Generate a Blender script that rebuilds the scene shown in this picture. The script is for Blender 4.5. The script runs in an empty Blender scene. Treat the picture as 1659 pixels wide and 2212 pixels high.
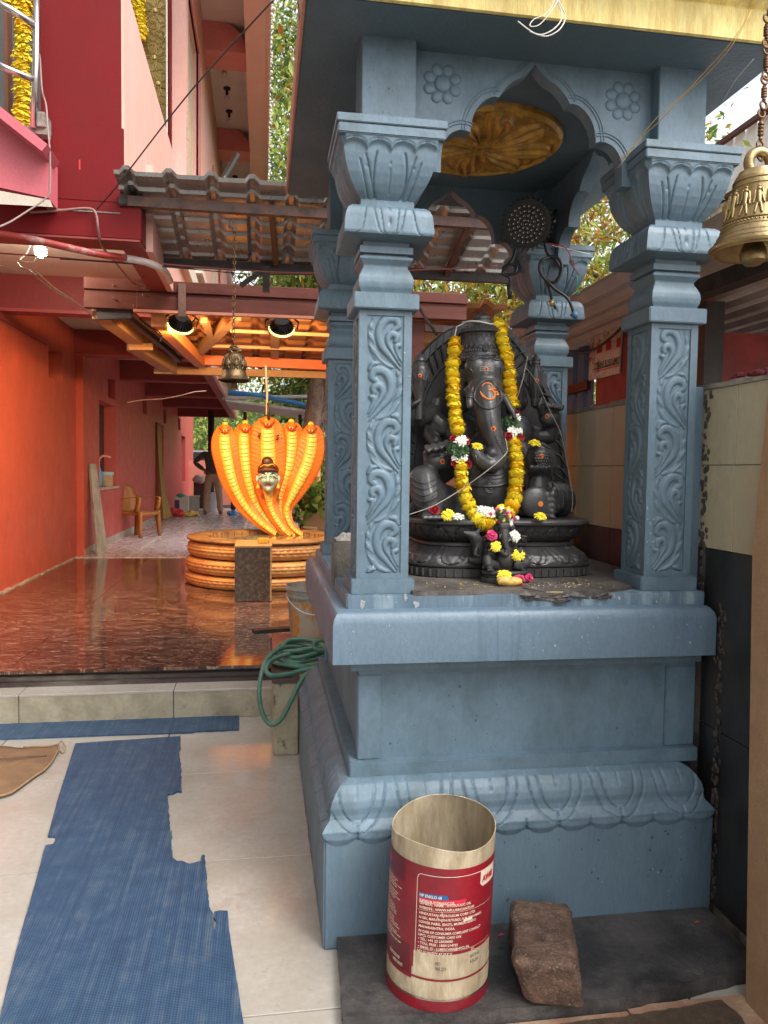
import bpy, bmesh, math, random
import numpy as np
from mathutils import Vector, Matrix
from mathutils.bvhtree import BVHTree
random.seed(7); rng = np.random.RandomState(7)
scene = bpy.context.scene
C = scene.collection
R = math.radians

# ------------------------------------------------------------ camera, world, sun, exposure
FPX = 765.0
CAM = np.array([0.0, 0.0, 1.40])
YAW, PITCH, ROLL = R(9.06), R(3.14), R(.8)
_f = np.array([math.sin(YAW)*math.cos(PITCH), math.cos(YAW)*math.cos(PITCH), -math.sin(PITCH)])
_r0 = np.array([math.cos(YAW), -math.sin(YAW), 0.0]); _u0 = np.cross(_r0, _f)
_r = _r0*math.cos(ROLL)+_u0*math.sin(ROLL); _u = _u0*math.cos(ROLL)-_r0*math.sin(ROLL)
cd = bpy.data.cameras.new('camera'); cam = bpy.data.objects.new('camera', cd); C.objects.link(cam)
cd.sensor_fit = 'VERTICAL'; cd.sensor_height = 36.0; cd.lens = 36.0*FPX/1024.0
cd.clip_start = 0.05; cd.clip_end = 1000
mw = Matrix.Identity(4)
for i in range(3):
    mw[i][0] = _r[i]; mw[i][1] = _u[i]; mw[i][2] = -_f[i]; mw[i][3] = CAM[i]
cam.matrix_world = mw
scene.camera = cam
scene.render.resolution_x = 768; scene.render.resolution_y = 1024
SUN_EL, SUN_AZ = R(50), R(142)      # azimuth from +Y clockwise: high, behind the viewer's right shoulder, veiled by cloud
w = bpy.data.worlds.new('World'); scene.world = w; w.use_nodes = True
wn = w.node_tree; wn.nodes.clear()
sky = wn.nodes.new('ShaderNodeTexSky'); sky.sky_type = 'NISHITA'; sky.sun_disc = False
sky.sun_elevation = SUN_EL; sky.sun_rotation = SUN_AZ; sky.dust_density = 4.0; sky.air_density = 1.0; sky.ozone_density = 1.0
hsv = wn.nodes.new('ShaderNodeHueSaturation'); hsv.inputs['Saturation'].default_value = .22
bg = wn.nodes.new('ShaderNodeBackground'); bg.inputs['Strength'].default_value = .15
wo = wn.nodes.new('ShaderNodeOutputWorld')
wn.links.new(sky.outputs[0], hsv.inputs['Color']); wn.links.new(hsv.outputs[0], bg.inputs['Color']); wn.links.new(bg.outputs[0], wo.inputs['Surface'])
sl = bpy.data.lights.new('sun', 'SUN'); sl.energy = .42; sl.angle = R(25); sl.color = (1, .95, .88)
so = bpy.data.objects.new('sun', sl); C.objects.link(so)
sd = Vector((math.sin(SUN_AZ)*math.cos(SUN_EL), math.cos(SUN_AZ)*math.cos(SUN_EL), math.sin(SUN_EL)))
so.rotation_euler = sd.to_track_quat('Z', 'Y').to_euler(); so.location = sd*20
scene.view_settings.view_transform = 'Standard'; scene.view_settings.look = 'None'
scene.view_settings.gamma = 1.0; scene.view_settings.use_curve_mapping = False
scene.view_settings.exposure = 1.48
scene.render.engine = 'CYCLES'
scene.cycles.max_bounces = 8; scene.cycles.diffuse_bounces = 4; scene.cycles.glossy_bounces = 4

# ------------------------------------------------------------ measured pixels of the photograph -> world points
def P(px, py, Y=None, Z=None, X=None):
    d = _f + _r*(px-384)/FPX + _u*(512-py)/FPX
    t = Y/d[1] if Y is not None else ((Z-CAM[2])/d[2] if Z is not None else X/d[0])
    return Vector(CAM + d*t)
def Q(x, y, Y=None, Z=None, X=None):          # same with coordinates of the 1659 px wide view
    return P(x/2.16016, y/2.16016, Y, Z, X)
def G(x, y, Y):                               # idol close-up view
    return P((1600+x/1.7693)/4, (1200+y/1.7693)/4, Y)
def S4(x, y, Y):                              # snake statue close-up view
    return P((600+x/2.074)/4, (1500+y/2.074)/4, Y)

# ------------------------------------------------------------ objects
def tag(o, label=None, cat=None, group=None, kind=None):
    if label: o['label'] = label
    if cat: o['category'] = cat
    if group: o['group'] = group
    if kind: o['kind'] = kind
    return o
def thing(name, label, cat, loc=(0, 0, 0), group=None, rz=0):
    o = bpy.data.objects.new(name, None); C.objects.link(o); o.location = loc; o.rotation_euler = (0, 0, rz)
    o.empty_display_size = .1
    return tag(o, label, cat, group)
def setpar(o, par):
    if par is not None:
        o.parent = par
        m = Matrix.Identity(4); q = par; L = []
        while q is not None:
            L.append(q); q = q.parent
        for q in reversed(L):
            m = m @ q.matrix_parent_inverse @ q.matrix_basis
        o.matrix_parent_inverse = m.inverted()
    return o
def link(name, me, mat=None, par=None, smooth=False, keep_local=False):
    o = bpy.data.objects.new(name, me); C.objects.link(o)
    if mat is not None and len(me.materials) == 0:
        for m_ in (mat if isinstance(mat, (list, tuple)) else [mat]): me.materials.append(m_)
    if smooth:
        me.polygons.foreach_set('use_smooth', [True]*len(me.polygons))
    if par is not None:
        if keep_local: o.parent = par
        else: setpar(o, par)
    return o
def mesh(name, v, f):
    me = bpy.data.meshes.new(name); me.from_pydata([tuple(map(float, p)) for p in v], [], [tuple(int(i) for i in q) for q in f]); me.update()
    return me
def mk(name, v, f, mat, par=None, smooth=False): return link(name, mesh(name, v, f), mat, par, smooth)
def join(lists):
    V = []; F = []
    for v, f in lists:
        n = len(V); V += [tuple(p) for p in v]; F += [tuple(i+n for i in q) for q in f]
    return V, F
def fixn(me):
    bm = bmesh.new(); bm.from_mesh(me); bmesh.ops.recalc_face_normals(bm, faces=bm.faces); bm.to_mesh(me); bm.free()
def gbox(x0, x1, y0, y1, z0, z1):
    v = [(x0,y0,z0),(x1,y0,z0),(x1,y1,z0),(x0,y1,z0),(x0,y0,z1),(x1,y0,z1),(x1,y1,z1),(x0,y1,z1)]
    return v, [(0,3,2,1),(4,5,6,7),(0,1,5,4),(1,2,6,5),(2,3,7,6),(3,0,4,7)]
def box(name, x0, x1, y0, y1, z0, z1, mat, par=None, bev=0.0, seg=2):
    v, f = gbox(x0, x1, y0, y1, z0, z1); me = mesh(name, v, f)
    if bev: bevel(me, bev, seg)
    return link(name, me, mat, par, bool(bev) and False)
def bevel(me, w_, seg=2):
    bm = bmesh.new(); bm.from_mesh(me)
    bmesh.ops.recalc_face_normals(bm, faces=bm.faces)
    bmesh.ops.bevel(bm, geom=list(bm.edges), offset=w_, segments=seg, affect='EDGES', clamp_overlap=True)
    bm.to_mesh(me); bm.free()
def gbeam(a, b, w_, h, up=(0, 0, 1)):
    a = Vector(a); b = Vector(b); d = (b-a).normalized(); s = d.cross(Vector(up)).normalized(); t = s.cross(d)
    v = []
    for p in (a, b):
        for i, j in ((-1,-1),(1,-1),(1,1),(-1,1)): v.append(p+s*(i*w_/2)+t*(j*h/2))
    return v, [(3,2,1,0),(4,5,6,7),(0,1,5,4),(1,2,6,5),(2,3,7,6),(3,0,4,7)]
def beam(name, a, b, w_, h, mat, par=None, up=(0, 0, 1), bev=0):
    v, f = gbeam(a, b, w_, h, up); me = mesh(name, v, f); fixn(me)
    if bev: bevel(me, bev)
    return link(name, me, mat, par)
def smooth_path(pts, n=6, closed=False):
    p = [Vector(q) for q in pts]; out = []; N = len(p)
    rg = range(N if closed else N-1)
    for i in rg:
        if closed: a, b, c, d = p[(i-1)%N], p[i], p[(i+1)%N], p[(i+2)%N]
        else: a, b, c, d = p[max(i-1,0)], p[i], p[i+1], p[min(i+2,N-1)]
        for k in range(n):
            t = k/n
            out.append(.5*((2*b)+(c-a)*t+(2*a-5*b+4*c-d)*t*t+(3*b-a-3*c+d)*t**3))
    if not closed: out.append(p[-1])
    return out
def gtube(pts, r, segs=8, closed=False, flat=1.0):
    p = [Vector(q) for q in pts]; N = len(p)
    rr = r if isinstance(r, (list, tuple, np.ndarray)) else [r]*N
    V = []; F = []; prev = None
    for i in range(N):
        if closed: t = p[(i+1)%N]-p[(i-1)%N]
        else: t = p[min(i+1,N-1)]-p[max(i-1,0)]
        if t.length < 1e-9: t = Vector((0,0,1))
        t.normalize()
        if prev is None:
            up = Vector((0,0,1)) if abs(t.z) < .9 else Vector((0,1,0))
            s = t.cross(up).normalized()
        else:
            s = (prev-t*prev.dot(t))
            s = s.normalized() if s.length > 1e-6 else t.cross(Vector((0,0,1))).normalized()
        prev = s; q = t.cross(s)
        for k in range(segs):
            a = 2*math.pi*k/segs
            V.append(p[i]+s*(math.cos(a)*rr[i])+q*(math.sin(a)*rr[i]*flat))
    M = N if closed else N-1
    for i in range(M):
        for k in range(segs):
            a = i*segs+k; b = i*segs+(k+1)%segs; c = ((i+1)%N)*segs+(k+1)%segs; d = ((i+1)%N)*segs+k
            F.append((a,b,c,d))
    if not closed:
        F.append(tuple(range(segs))[::-1]); F.append(tuple((N-1)*segs+k for k in range(segs)))
    return V, F
def tube(name, pts, r, mat, par=None, segs=8, closed=False, sm=0, flat=1.0):
    if sm:
        n0 = len(pts); pts = smooth_path(pts, sm, closed)
        if isinstance(r, (list, tuple)): r = list(np.interp(np.linspace(0, 1, len(pts)), np.linspace(0, 1, n0), r))
    v, f = gtube(pts, r, segs, closed, flat); me = mesh(name, v, f); fixn(me)
    return link(name, me, mat, par, True)
def glathe(prof, c=(0,0,0), n=32, a0=0, a1=2*math.pi, sx=1, sy=1, capb=True, capt=True):
    V = []; F = []; full = abs(a1-a0-2*math.pi) < 1e-6; m = n if full else n+1
    for (r_, z) in prof:
        for k in range(m):
            a = a0+(a1-a0)*k/n
            V.append((c[0]+math.cos(a)*r_*sx, c[1]+math.sin(a)*r_*sy, c[2]+z))
    for i in range(len(prof)-1):
        for k in range(n):
            b = (k+1) % m if full else k+1
            F.append((i*m+k, i*m+b, (i+1)*m+b, (i+1)*m+k))
    if full and capb and prof[0][0] > 1e-5: F.append(tuple(range(m))[::-1])
    if full and capt and prof[-1][0] > 1e-5: F.append(tuple((len(prof)-1)*m+k for k in range(m)))
    return V, F
def lathe(name, prof, c, mat, par=None, n=32, smooth=True, **k):
    v, f = glathe(prof, c, n, **k); me = mesh(name, v, f)
    bm = bmesh.new(); bm.from_mesh(me); bmesh.ops.remove_doubles(bm, verts=bm.verts, dist=1e-6); bmesh.ops.recalc_face_normals(bm, faces=bm.faces); bm.to_mesh(me); bm.free()
    o = link(name, me, mat, par, smooth)
    if smooth: autosm(o)
    return o
def autosm(o, ang=40):
    me = o.data
    bm = bmesh.new(); bm.from_mesh(me)
    for e in bm.edges:
        e.smooth = len(e.link_faces) == 2 and e.calc_face_angle(0) < R(ang)
    for f in bm.faces: f.smooth = True
    bm.to_mesh(me); bm.free()
def gsphere(c, r, n=12, m=8, sc=(1,1,1)):
    V = [(c[0], c[1], c[2]-r*sc[2])]; F = []
    for i in range(1, m):
        th = math.pi*i/m
        for k in range(n):
            a = 2*math.pi*k/n
            V.append((c[0]+r*sc[0]*math.sin(th)*math.cos(a), c[1]+r*sc[1]*math.sin(th)*math.sin(a), c[2]-r*sc[2]*math.cos(th)))
    V.append((c[0], c[1], c[2]+r*sc[2]))
    for k in range(n): F.append((0, 1+(k+1)%n, 1+k))
    for i in range(m-2):
        for k in range(n):
            a = 1+i*n+k; b = 1+i*n+(k+1)%n
            F.append((a, b, b+n, a+n))
    t = len(V)-1
    for k in range(n): F.append((1+(m-2)*n+k, 1+(m-2)*n+(k+1)%n, t))
    return V, F
def gprism(poly, f0, f1):
    """poly: list of 2-D points; f0/f1 map (a,b) to 3-D for the two faces"""
    from mathutils.geometry import delaunay_2d_cdt
    n = len(poly)
    vo, _e, fo, ov, _oe, _of = delaunay_2d_cdt([Vector(p) for p in poly], [(i, (i+1) % n) for i in range(n)], [], 1, 1e-7)
    pl_ = [tuple(p) for p in poly]; mp_ = {}
    for i, o_ in enumerate(ov):
        if len(o_): mp_[i] = o_[0]
        else: mp_[i] = len(pl_); pl_.append((vo[i].x, vo[i].y))
    tri = [tuple(mp_[k] for k in f_) for f_ in fo]; m = len(pl_)
    V = [f0(a, b) for a, b in pl_]+[f1(a, b) for a, b in pl_]
    F = [tuple(t) for t in tri]+[tuple(i+m for i in t)[::-1] for t in tri]
    F += [(i, (i+1) % n, m+(i+1) % n, m+i) for i in range(n)]
    return V, F
def prism(name, poly, f0, f1, mat, par=None, bev=0):
    v, f = gprism(poly, f0, f1); me = mesh(name, v, f); fixn(me)
    return link(name, me, mat, par)
def ggrid(Pm):
    n, m, _ = Pm.shape
    V = Pm.reshape(-1, 3); I = np.arange(n*m).reshape(n, m)
    F = np.stack([I[:-1,:-1], I[:-1,1:], I[1:,1:], I[1:,:-1]], -1).reshape(-1, 4)
    return V.tolist(), F.tolist()
def rot_copy_children(root, new):
    for ch in list(root.children):
        c = ch.copy(); C.objects.link(c); c.parent = new
        for g_ in list(ch.children):
            d = g_.copy(); C.objects.link(d); d.parent = c
def dup(root, loc, rz=None, label=None, scale=None):
    r_ = root.copy(); C.objects.link(r_); r_.location = loc
    if rz is not None: r_.rotation_euler = (0, 0, rz)
    if label: r_['label'] = label
    if scale: r_.scale = scale
    rot_copy_children(root, r_)
    return r_

# ------------------------------------------------------------ materials
def mat(name, col, rough=.6, var=.12, scale=6.0, bump=.15, bscale=80.0, metal=0.0, dirt=None, dscale=3.0, damt=.5, dsoft=.12,
        coat=0.0, spec=.5, stretch=(1,1,1), bdist=.01, emit=None, es=0, detail=5, trans=0, fine=.06):
    m = bpy.data.materials.new(name); m.use_nodes = True
    nt = m.node_tree; b = nt.nodes['Principled BSDF']; L = nt.links.new
    tc = nt.nodes.new('ShaderNodeTexCoord'); mp = nt.nodes.new('ShaderNodeMapping'); mp.inputs['Scale'].default_value = stretch
    L(tc.outputs['Object'], mp.inputs[0])
    def noise(s, d=5, r_=.6):
        n_ = nt.nodes.new('ShaderNodeTexNoise'); n_.inputs['Scale'].default_value = s; n_.inputs['Detail'].default_value = d
        n_.inputs['Roughness'].default_value = r_; L(mp.outputs[0], n_.inputs['Vector']); return n_
    def mapr(src, a, b_, c, d):
        q = nt.nodes.new('ShaderNodeMapRange'); q.inputs[1].default_value = a; q.inputs[2].default_value = b_
        q.inputs[3].default_value = c; q.inputs[4].default_value = d; L(src, q.inputs[0]); return q.outputs[0]
    def mix(fac, a, b_, mode='MIX'):
        q = nt.nodes.new('ShaderNodeMix'); q.data_type = 'RGBA'; q.blend_type = mode
        for s_, val in ((q.inputs[0], fac), (q.inputs[6], a), (q.inputs[7], b_)):
            if isinstance(val, (int, float)): s_.default_value = val
            elif isinstance(val, tuple): s_.default_value = (*val, 1) if len(val) == 3 else val
            else: L(val, s_)
        return q.outputs[2]
    n1 = noise(scale, detail)
    c0 = tuple(max(0, c*(1-var)) for c in col); c1 = tuple(min(1, c*(1+var)) for c in col)
    out = mix(mapr(n1.outputs[0], .3, .7, 0, 1), c0, c1)
    if fine:
        nf = noise(bscale*1.7, 3); out = mix(mapr(nf.outputs[0], .35, .65, 0, 1), out, tuple([1-fine*2]*3), 'MULTIPLY')
    rsrc = None
    if dirt is not None:
        n2 = noise(dscale, 9, .68)
        t = 1-damt
        fac = mapr(n2.outputs[0], .35+.3*t-dsoft/2, .35+.3*t+dsoft/2+.02, 0, 1)
        out = mix(fac, out, tuple(dirt)); 
    L(out, b.inputs['Base Color'])
    n3 = noise(scale*2.3, 6)
    L(mapr(n3.outputs[0], .3, .7, max(0.02, rough*.82), min(1, rough*1.18)), b.inputs['Roughness'])
    b.inputs['Metallic'].default_value = metal
    b.inputs['Specular IOR Level'].default_value = spec
    if coat: b.inputs['Coat Weight'].default_value = coat; b.inputs['Coat Roughness'].default_value = .08
    if trans: b.inputs['Transmission Weight'].default_value = trans
    if emit: b.inputs['Emission Color'].default_value = (*emit, 1); b.inputs['Emission Strength'].default_value = es
    if bump:
        nb = noise(bscale, 6, .62); bp = nt.nodes.new('ShaderNodeBump'); bp.inputs['Strength'].default_value = bump
        bp.inputs['Distance'].default_value = bdist; L(nb.outputs[0], bp.inputs['Height']); L(bp.outputs[0], b.inputs['Normal'])
    m['_mix'] = 1
    return m
BLUE = mat('blue_paint', (.118,.184,.238), .48, .10, 4, .35, 45, dirt=(.065,.105,.125), dscale=9, damt=.14, dsoft=.3, stretch=(1,1,.6), bdist=.006)
BLUE_D = mat('blue_paint_dusty', (.110,.172,.226), .5, .16, 3, .45, 55, dirt=(.125,.19,.232), dscale=5, damt=.24, dsoft=.25, stretch=(1,1,.35), bdist=.008)
BLUE_WORN = mat('blue_paint_worn', (.118,.180,.24), .42, .14, 5, .35, 60, dirt=(.22,.30,.35), dscale=11, damt=.32, dsoft=.1, stretch=(1.6,1,.25))
YEL = mat('old_yellow_paint', (.78,.64,.24), .6, .2, 5, .4, 60, dirt=(.50,.36,.10), dscale=9, damt=.42, dsoft=.2, stretch=(2.5,1,.5))
ORG = mat('old_orange_paint', (.50,.25,.08), .6, .2, 5, .3, 60, dirt=(.3,.12,.04), dscale=5, damt=.4, dsoft=.2, stretch=(.4,1,2))
GOLD = mat('gold_paint', (.60,.34,.06), .36, .25, 12, .3, 60, metal=.3, dirt=(.16,.07,.02), dscale=16, damt=.35, dsoft=.3)
STONE = mat('black_stone', (.030,.030,.033), .32, .35, 9, .35, 140, dirt=(.065,.062,.060), dscale=5, damt=.42, dsoft=.4, spec=.55, bdist=.003)
STONE_M = mat('black_stone_matt', (.019,.018,.019), .5, .4, 12, .4, 160, dirt=(.055,.052,.05), dscale=8, damt=.35, dsoft=.4, bdist=.003)
SLATE = mat('dark_slate', (.035,.033,.033), .5, .35, 5, .5, 50, dirt=(.095,.085,.08), dscale=6, damt=.40, dsoft=.2, bdist=.01)
FLOORTOP = mat('worn_platform_stone', (.075,.065,.06), .55, .4, 7, .6, 60, dirt=(.15,.13,.115), dscale=9, damt=.4, dsoft=.2)
CREAM = mat('cream_glazed_tile', (.44,.41,.365), .12, .05, 3, .06, 25, dirt=(.34,.30,.24), dscale=3.5, damt=.28, dsoft=.35, spec=.5, bdist=.004)
CREAM_R = mat('cream_tile_riser', (.40,.35,.25), .3, .1, 5, .1, 40, dirt=(.2,.17,.11), dscale=6, damt=.3, dsoft=.3)
GROUT = mat('dark_grout', (.03,.025,.022), .8, .2, 20, .3, 90)
WALLTILE = mat('beige_wall_tile', (.47,.42,.29), .3, .06, 2, .08, 30, dirt=(.42,.33,.19), dscale=3, damt=.4, dsoft=.4, stretch=(1,1,.5))
BLACKTILE = mat('black_wall_tile', (.018,.018,.02), .35, .3, 4, .2, 30, dirt=(.05,.045,.04), dscale=6, damt=.3, dsoft=.3, stretch=(1,1,.4))
CEMENT = mat('cement', (.30,.27,.23), .85, .25, 8, .6, 60, dirt=(.15,.13,.11), dscale=7, damt=.4)
REDW = mat('red_wall_paint', (.56,.11,.065), .5, .07, 2.5, .07, 30, spec=.3, dirt=(.42,.085,.06), dscale=3, damt=.3, dsoft=.4)
REDB = mat('crimson_paint', (.17,.004,.006), .55, .08, 2, .07, 40, spec=.2, dirt=(.13,.006,.007), dscale=2.5, damt=.35, dsoft=.4)
REDD = mat('dark_red_paint', (.25,.035,.03), .55, .12, 3, .2, 40)
PINK = mat('pink_paint', (.72,.42,.36), .6, .06, 2.5, .15, 40, dirt=(.70,.34,.26), dscale=4, damt=.35, dsoft=.3, stretch=(1,1,.3))
PINK_D = mat('salmon_paint', (.60,.19,.16), .6, .08, 3, .15, 40, dirt=(.5,.14,.12), dscale=4, damt=.25)
PINK_R = mat('rose_paint', (.58,.13,.16), .5, .05, 3, .12, 40)
WHITEW = mat('white_ceiling_paint', (.62,.55,.46), .7, .08, 3, .2, 50, dirt=(.45,.38,.3), dscale=3, damt=.3, dsoft=.3)
MATBLUE = None
GALV = mat('galvanised_sheet', (.42,.40,.37), .38, .15, 6, .2, 60, metal=.75, dirt=(.2,.12,.09), dscale=5, damt=.3, dsoft=.3, stretch=(1,.4,1))
RUSTF = mat('brown_painted_steel', (.13,.06,.04), .5, .25, 8, .3, 70, dirt=(.05,.03,.025), dscale=9, damt=.4)
DARKF = mat('dark_painted_steel', (.035,.028,.026), .5, .3, 8, .3, 70)
REDSHEET = mat('red_brown_sheet', (.075,.018,.010), .5, .12, 5, .1, 50, spec=.2, dirt=(.12,.04,.03), dscale=5, damt=.35, dsoft=.4, stretch=(.5,1,2))
YBEAM = mat('ochre_painted_steel', (.36,.20,.09), .5, .12, 6, .3, 70, dirt=(.3,.14,.05), dscale=8, damt=.35, dsoft=.3)
OBEAM = mat('orange_painted_steel', (.75,.13,.03), .5, .08, 6, .2, 70)
BRASS = mat('aged_brass', (.36,.23,.10), .36, .25, 18, .35, 120, metal=.9, dirt=(.10,.055,.03), dscale=14, damt=.4, dsoft=.3, bdist=.004)
BRASS_D = mat('dark_bell_brass', (.20,.13,.06), .4, .25, 18, .3, 120, metal=.85, dirt=(.07,.045,.03), dscale=16, damt=.4, dsoft=.3)
CHAIN = mat('rusty_chain_steel', (.16,.09,.05), .45, .3, 20, .3, 120, metal=.8)
BLACKP = mat('black_plastic', (.012,.012,.013), .4, .2, 20, .1, 80)
STEEL = mat('stainless_steel', (.55,.52,.5), .22, .1, 10, .05, 80, metal=1)
# ============================================================ SETTING
ground = mk('ground', *gbox(-300, 300, -300, 400, -.30, -.045), mat('bare_ground', (.16,.12,.08), .9, .3, 2, .5, 20)); tag(ground, kind='structure')
nearfloor = mk('floor', *gbox(-3.3, 1.42, -2.0, 4.33, -.044, -.005), GROUT); tag(nearfloor, kind='structure')
TS = .805
for i in range(-4, 3):
    for j in range(-2, 6):
        x0 = -.475+i*TS; y1 = 3.52+(5-j-4)*TS; y0 = y1-TS
        if j < -1: continue
        x0_, x1_ = max(x0, -3.3), min(x0+TS, 1.41)
        y0_, y1_ = y0, min(y1, 4.325)
        if x1_-x0_ < .05 or y1_-y0_ < .05 or y0_ < -2: continue
        g = .0029
        box('floor_tile', x0_+g, x1_-g, y0_+g, y1_-g, -.02, random.uniform(-.0004, .0004), CREAM, nearfloor, .0012, 1)
# raised step with tiled face and tread
step = mk('step', *gbox(-3.3, .10, 4.33, 4.47, -.04, .15), GROUT); tag(step, kind='structure')
for k in range(-3, 2):
    x0 = -.481+(k-1)*.81; x1 = min(x0+.81, .098)
    x0 = max(x0, -3.3)
    if x1-x0 < .05: continue
    box('riser_tile', x0+.002, x1-.002, 4.315, 4.33, .001, .158, CREAM_R, step, .0015, 1)
    box('tread_tile', x0+.002, x1-.002, 4.313, 4.462, .15, .164, CREAM, step, .0015, 1)
DARKLEDGE = mat('dark_marble_edge', (.045,.03,.026), .35, .4, 6, .3, 40, dirt=(.13,.11,.09), dscale=5, damt=.35, stretch=(.4,1,1))
box('ledge_strip', -3.3, .45, 4.462, 4.52, .13, .182, DARKLEDGE, step, .006)
box('ledge_strip', -3.3, .45, 4.495, 4.60, .182, .205, DARKLEDGE, step, .006)
# marble platform
def marble_mat():
    m = bpy.data.materials.new('polished_brown_marble'); m.use_nodes = True; nt = m.node_tree; b = nt.nodes['Principled BSDF']; L = nt.links.new
    tc = nt.nodes.new('ShaderNodeTexCoord'); mp = nt.nodes.new('ShaderNodeMapping'); mp.inputs['Scale'].default_value = (1.7, 5.5, 1); L(tc.outputs['Object'], mp.inputs[0])
    n0 = nt.nodes.new('ShaderNodeTexNoise'); n0.inputs['Scale'].default_value = 2.2; n0.inputs['Detail'].default_value = 9; n0.inputs['Roughness'].default_value = .7; n0.inputs['Distortion'].default_value = 1.6
    L(mp.outputs[0], n0.inputs['Vector'])
    n1 = nt.nodes.new('ShaderNodeTexNoise'); n1.inputs['Scale'].default_value = 7; n1.inputs['Detail'].default_value = 8; n1.inputs['Roughness'].default_value = .65; n1.inputs['Distortion'].default_value = 2.2
    L(mp.outputs[0], n1.inputs['Vector'])
    r1 = nt.nodes.new('ShaderNodeValToRGB'); e = r1.color_ramp.elements
    e[0].position = .36; e[0].color = (.018,.008,.006,1); e[1].position = .66; e[1].color = (.21,.105,.075,1)
    q = r1.color_ramp.elements.new(.52); q.color = (.070,.030,.020,1)
    L(n0.outputs[0], r1.inputs[0])
    r2 = nt.nodes.new('ShaderNodeValToRGB'); e = r2.color_ramp.elements; e[0].position = .54; e[0].color = (0,0,0,1); e[1].position = .63; e[1].color = (1,1,1,1)
    L(n1.outputs[0], r2.inputs[0])
    mx = nt.nodes.new('ShaderNodeMix'); mx.data_type = 'RGBA'; L(r2.outputs[0], mx.inputs[0]); L(r1.outputs[0], mx.inputs[6]); mx.inputs[7].default_value = (.38,.24,.16,1)
    L(mx.outputs[2], b.inputs['Base Color'])
    mr = nt.nodes.new('ShaderNodeMapRange'); mr.inputs[3].default_value = .04; mr.inputs[4].default_value = .13; L(n1.outputs[0], mr.inputs[0]); L(mr.outputs[0], b.inputs['Roughness'])
    bp = nt.nodes.new('ShaderNodeBump'); bp.inputs['Strength'].default_value = .02; bp.inputs['Distance'].default_value = .006; L(n0.outputs[0], bp.inputs['Height']); L(bp.outputs[0], b.inputs['Normal'])
    b.inputs['Specular IOR Level'].default_value = .55; b.inputs['Coat Weight'].default_value = .05; b.inputs['Coat Roughness'].default_value = .06
    return m
MARB = marble_mat()
plat = mk('marble_platform', *gbox(-3.6, 1.6, 4.56, 10.06, -.04, .226), DARKLEDGE); tag(plat, kind='structure')
xs = [-3.5, -2.33, -1.42, -.50, .42, 1.34]; ys = [4.52, 5.45, 6.38, 7.31, 8.24, 9.17, 10.06]
for i in range(1, len(xs)-1):
    for j in range(len(ys)-1):
        me = mesh('marble_slab', *gbox(xs[i]+.0018, xs[i+1]-.0018, ys[j]+.002, ys[j+1]-.002, .222, .24))
        o = link('marble_slab', me, MARB, plat)
# corridor floor of patterned tiles
def corr_mat():
    m = mat('patterned_floor_tile', (.62,.54,.55), .28, .08, 4, .1, 30, dirt=(.42,.33,.35), dscale=7, damt=.45, dsoft=.08, stretch=(1.4,.6,1))
    return m
CORR = corr_mat(); CORR2 = mat('light_floor_tile', (.72,.65,.64), .25, .06, 4, .1, 30)
cf = mk('corridor_floor', *gbox(-3.6, 1.8, 10.06, 30, -.04, .238), GROUT); tag(cf, kind='structure')
cx = [-2.36, -1.72, -1.64, -1.0, -.36, -.28, .36, 1.0, 1.64]
yy = 10.062
while yy < 22:
    for a, b in zip(cx[:-1], cx[1:]):
        box('floor_tile', a+.003, b-.003, yy+.003, yy+.637, .232, .25, CORR2 if b-a < .1 else CORR, cf)
    yy += .64

# dried water marks and scuffs on the near tiles
Ls = []
def zs(x, y): return P(x/1.276/4, (2400+y/1.276)/4, Z=.0008)
for k in range(150):
    x, y = random.gauss(1430, 110), random.gauss(1900, 110)
    if k > 95: x, y = random.uniform(1000, 1560), random.uniform(900, 2100)
    if x < 1215+(y-1600)*.1 and y > 1600: continue
    if x < 1080 and y > 1300: continue
    c = zs(x, y); r1 = random.uniform(.002, .008); n = 9
    Ls.append(([(c.x, c.y, .0008+len(Ls)*5e-6)]+[(c.x+math.cos(6.283*i/n)*r1*random.uniform(.7,1.3), c.y+math.sin(6.283*i/n)*r1*random.uniform(.7,1.3)*.8, .0008+len(Ls)*5e-6) for i in range(n)], [(0, 1+i, 1+(i+1) % n) for i in range(n)]))
for (x, y, a, b) in ((1120,1560,.022,.012),(1160,1540,.012,.03),(1180,1530,.010,.012),(1240,1500,.03,.010),(1265,1498,.022,.012),(1215,1560,.008,.02),(1100,1575,.012,.008)):
    c = zs(x, y); n = 14
    Ls.append(([(c.x, c.y, .0008+len(Ls)*5e-6)]+[(c.x+math.cos(6.283*i/n)*a*random.uniform(.6,1.3), c.y+math.sin(6.283*i/n)*b*random.uniform(.6,1.3), .0008+len(Ls)*5e-6) for i in range(n)], [(0, 1+i, 1+(i+1) % n) for i in range(n)]))
o = mk('floor_stain', *join(Ls), mat('dried_water_mark', (.42,.37,.31), .22, .1, 20, 0), nearfloor); tag(o, kind='stuff')
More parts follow.
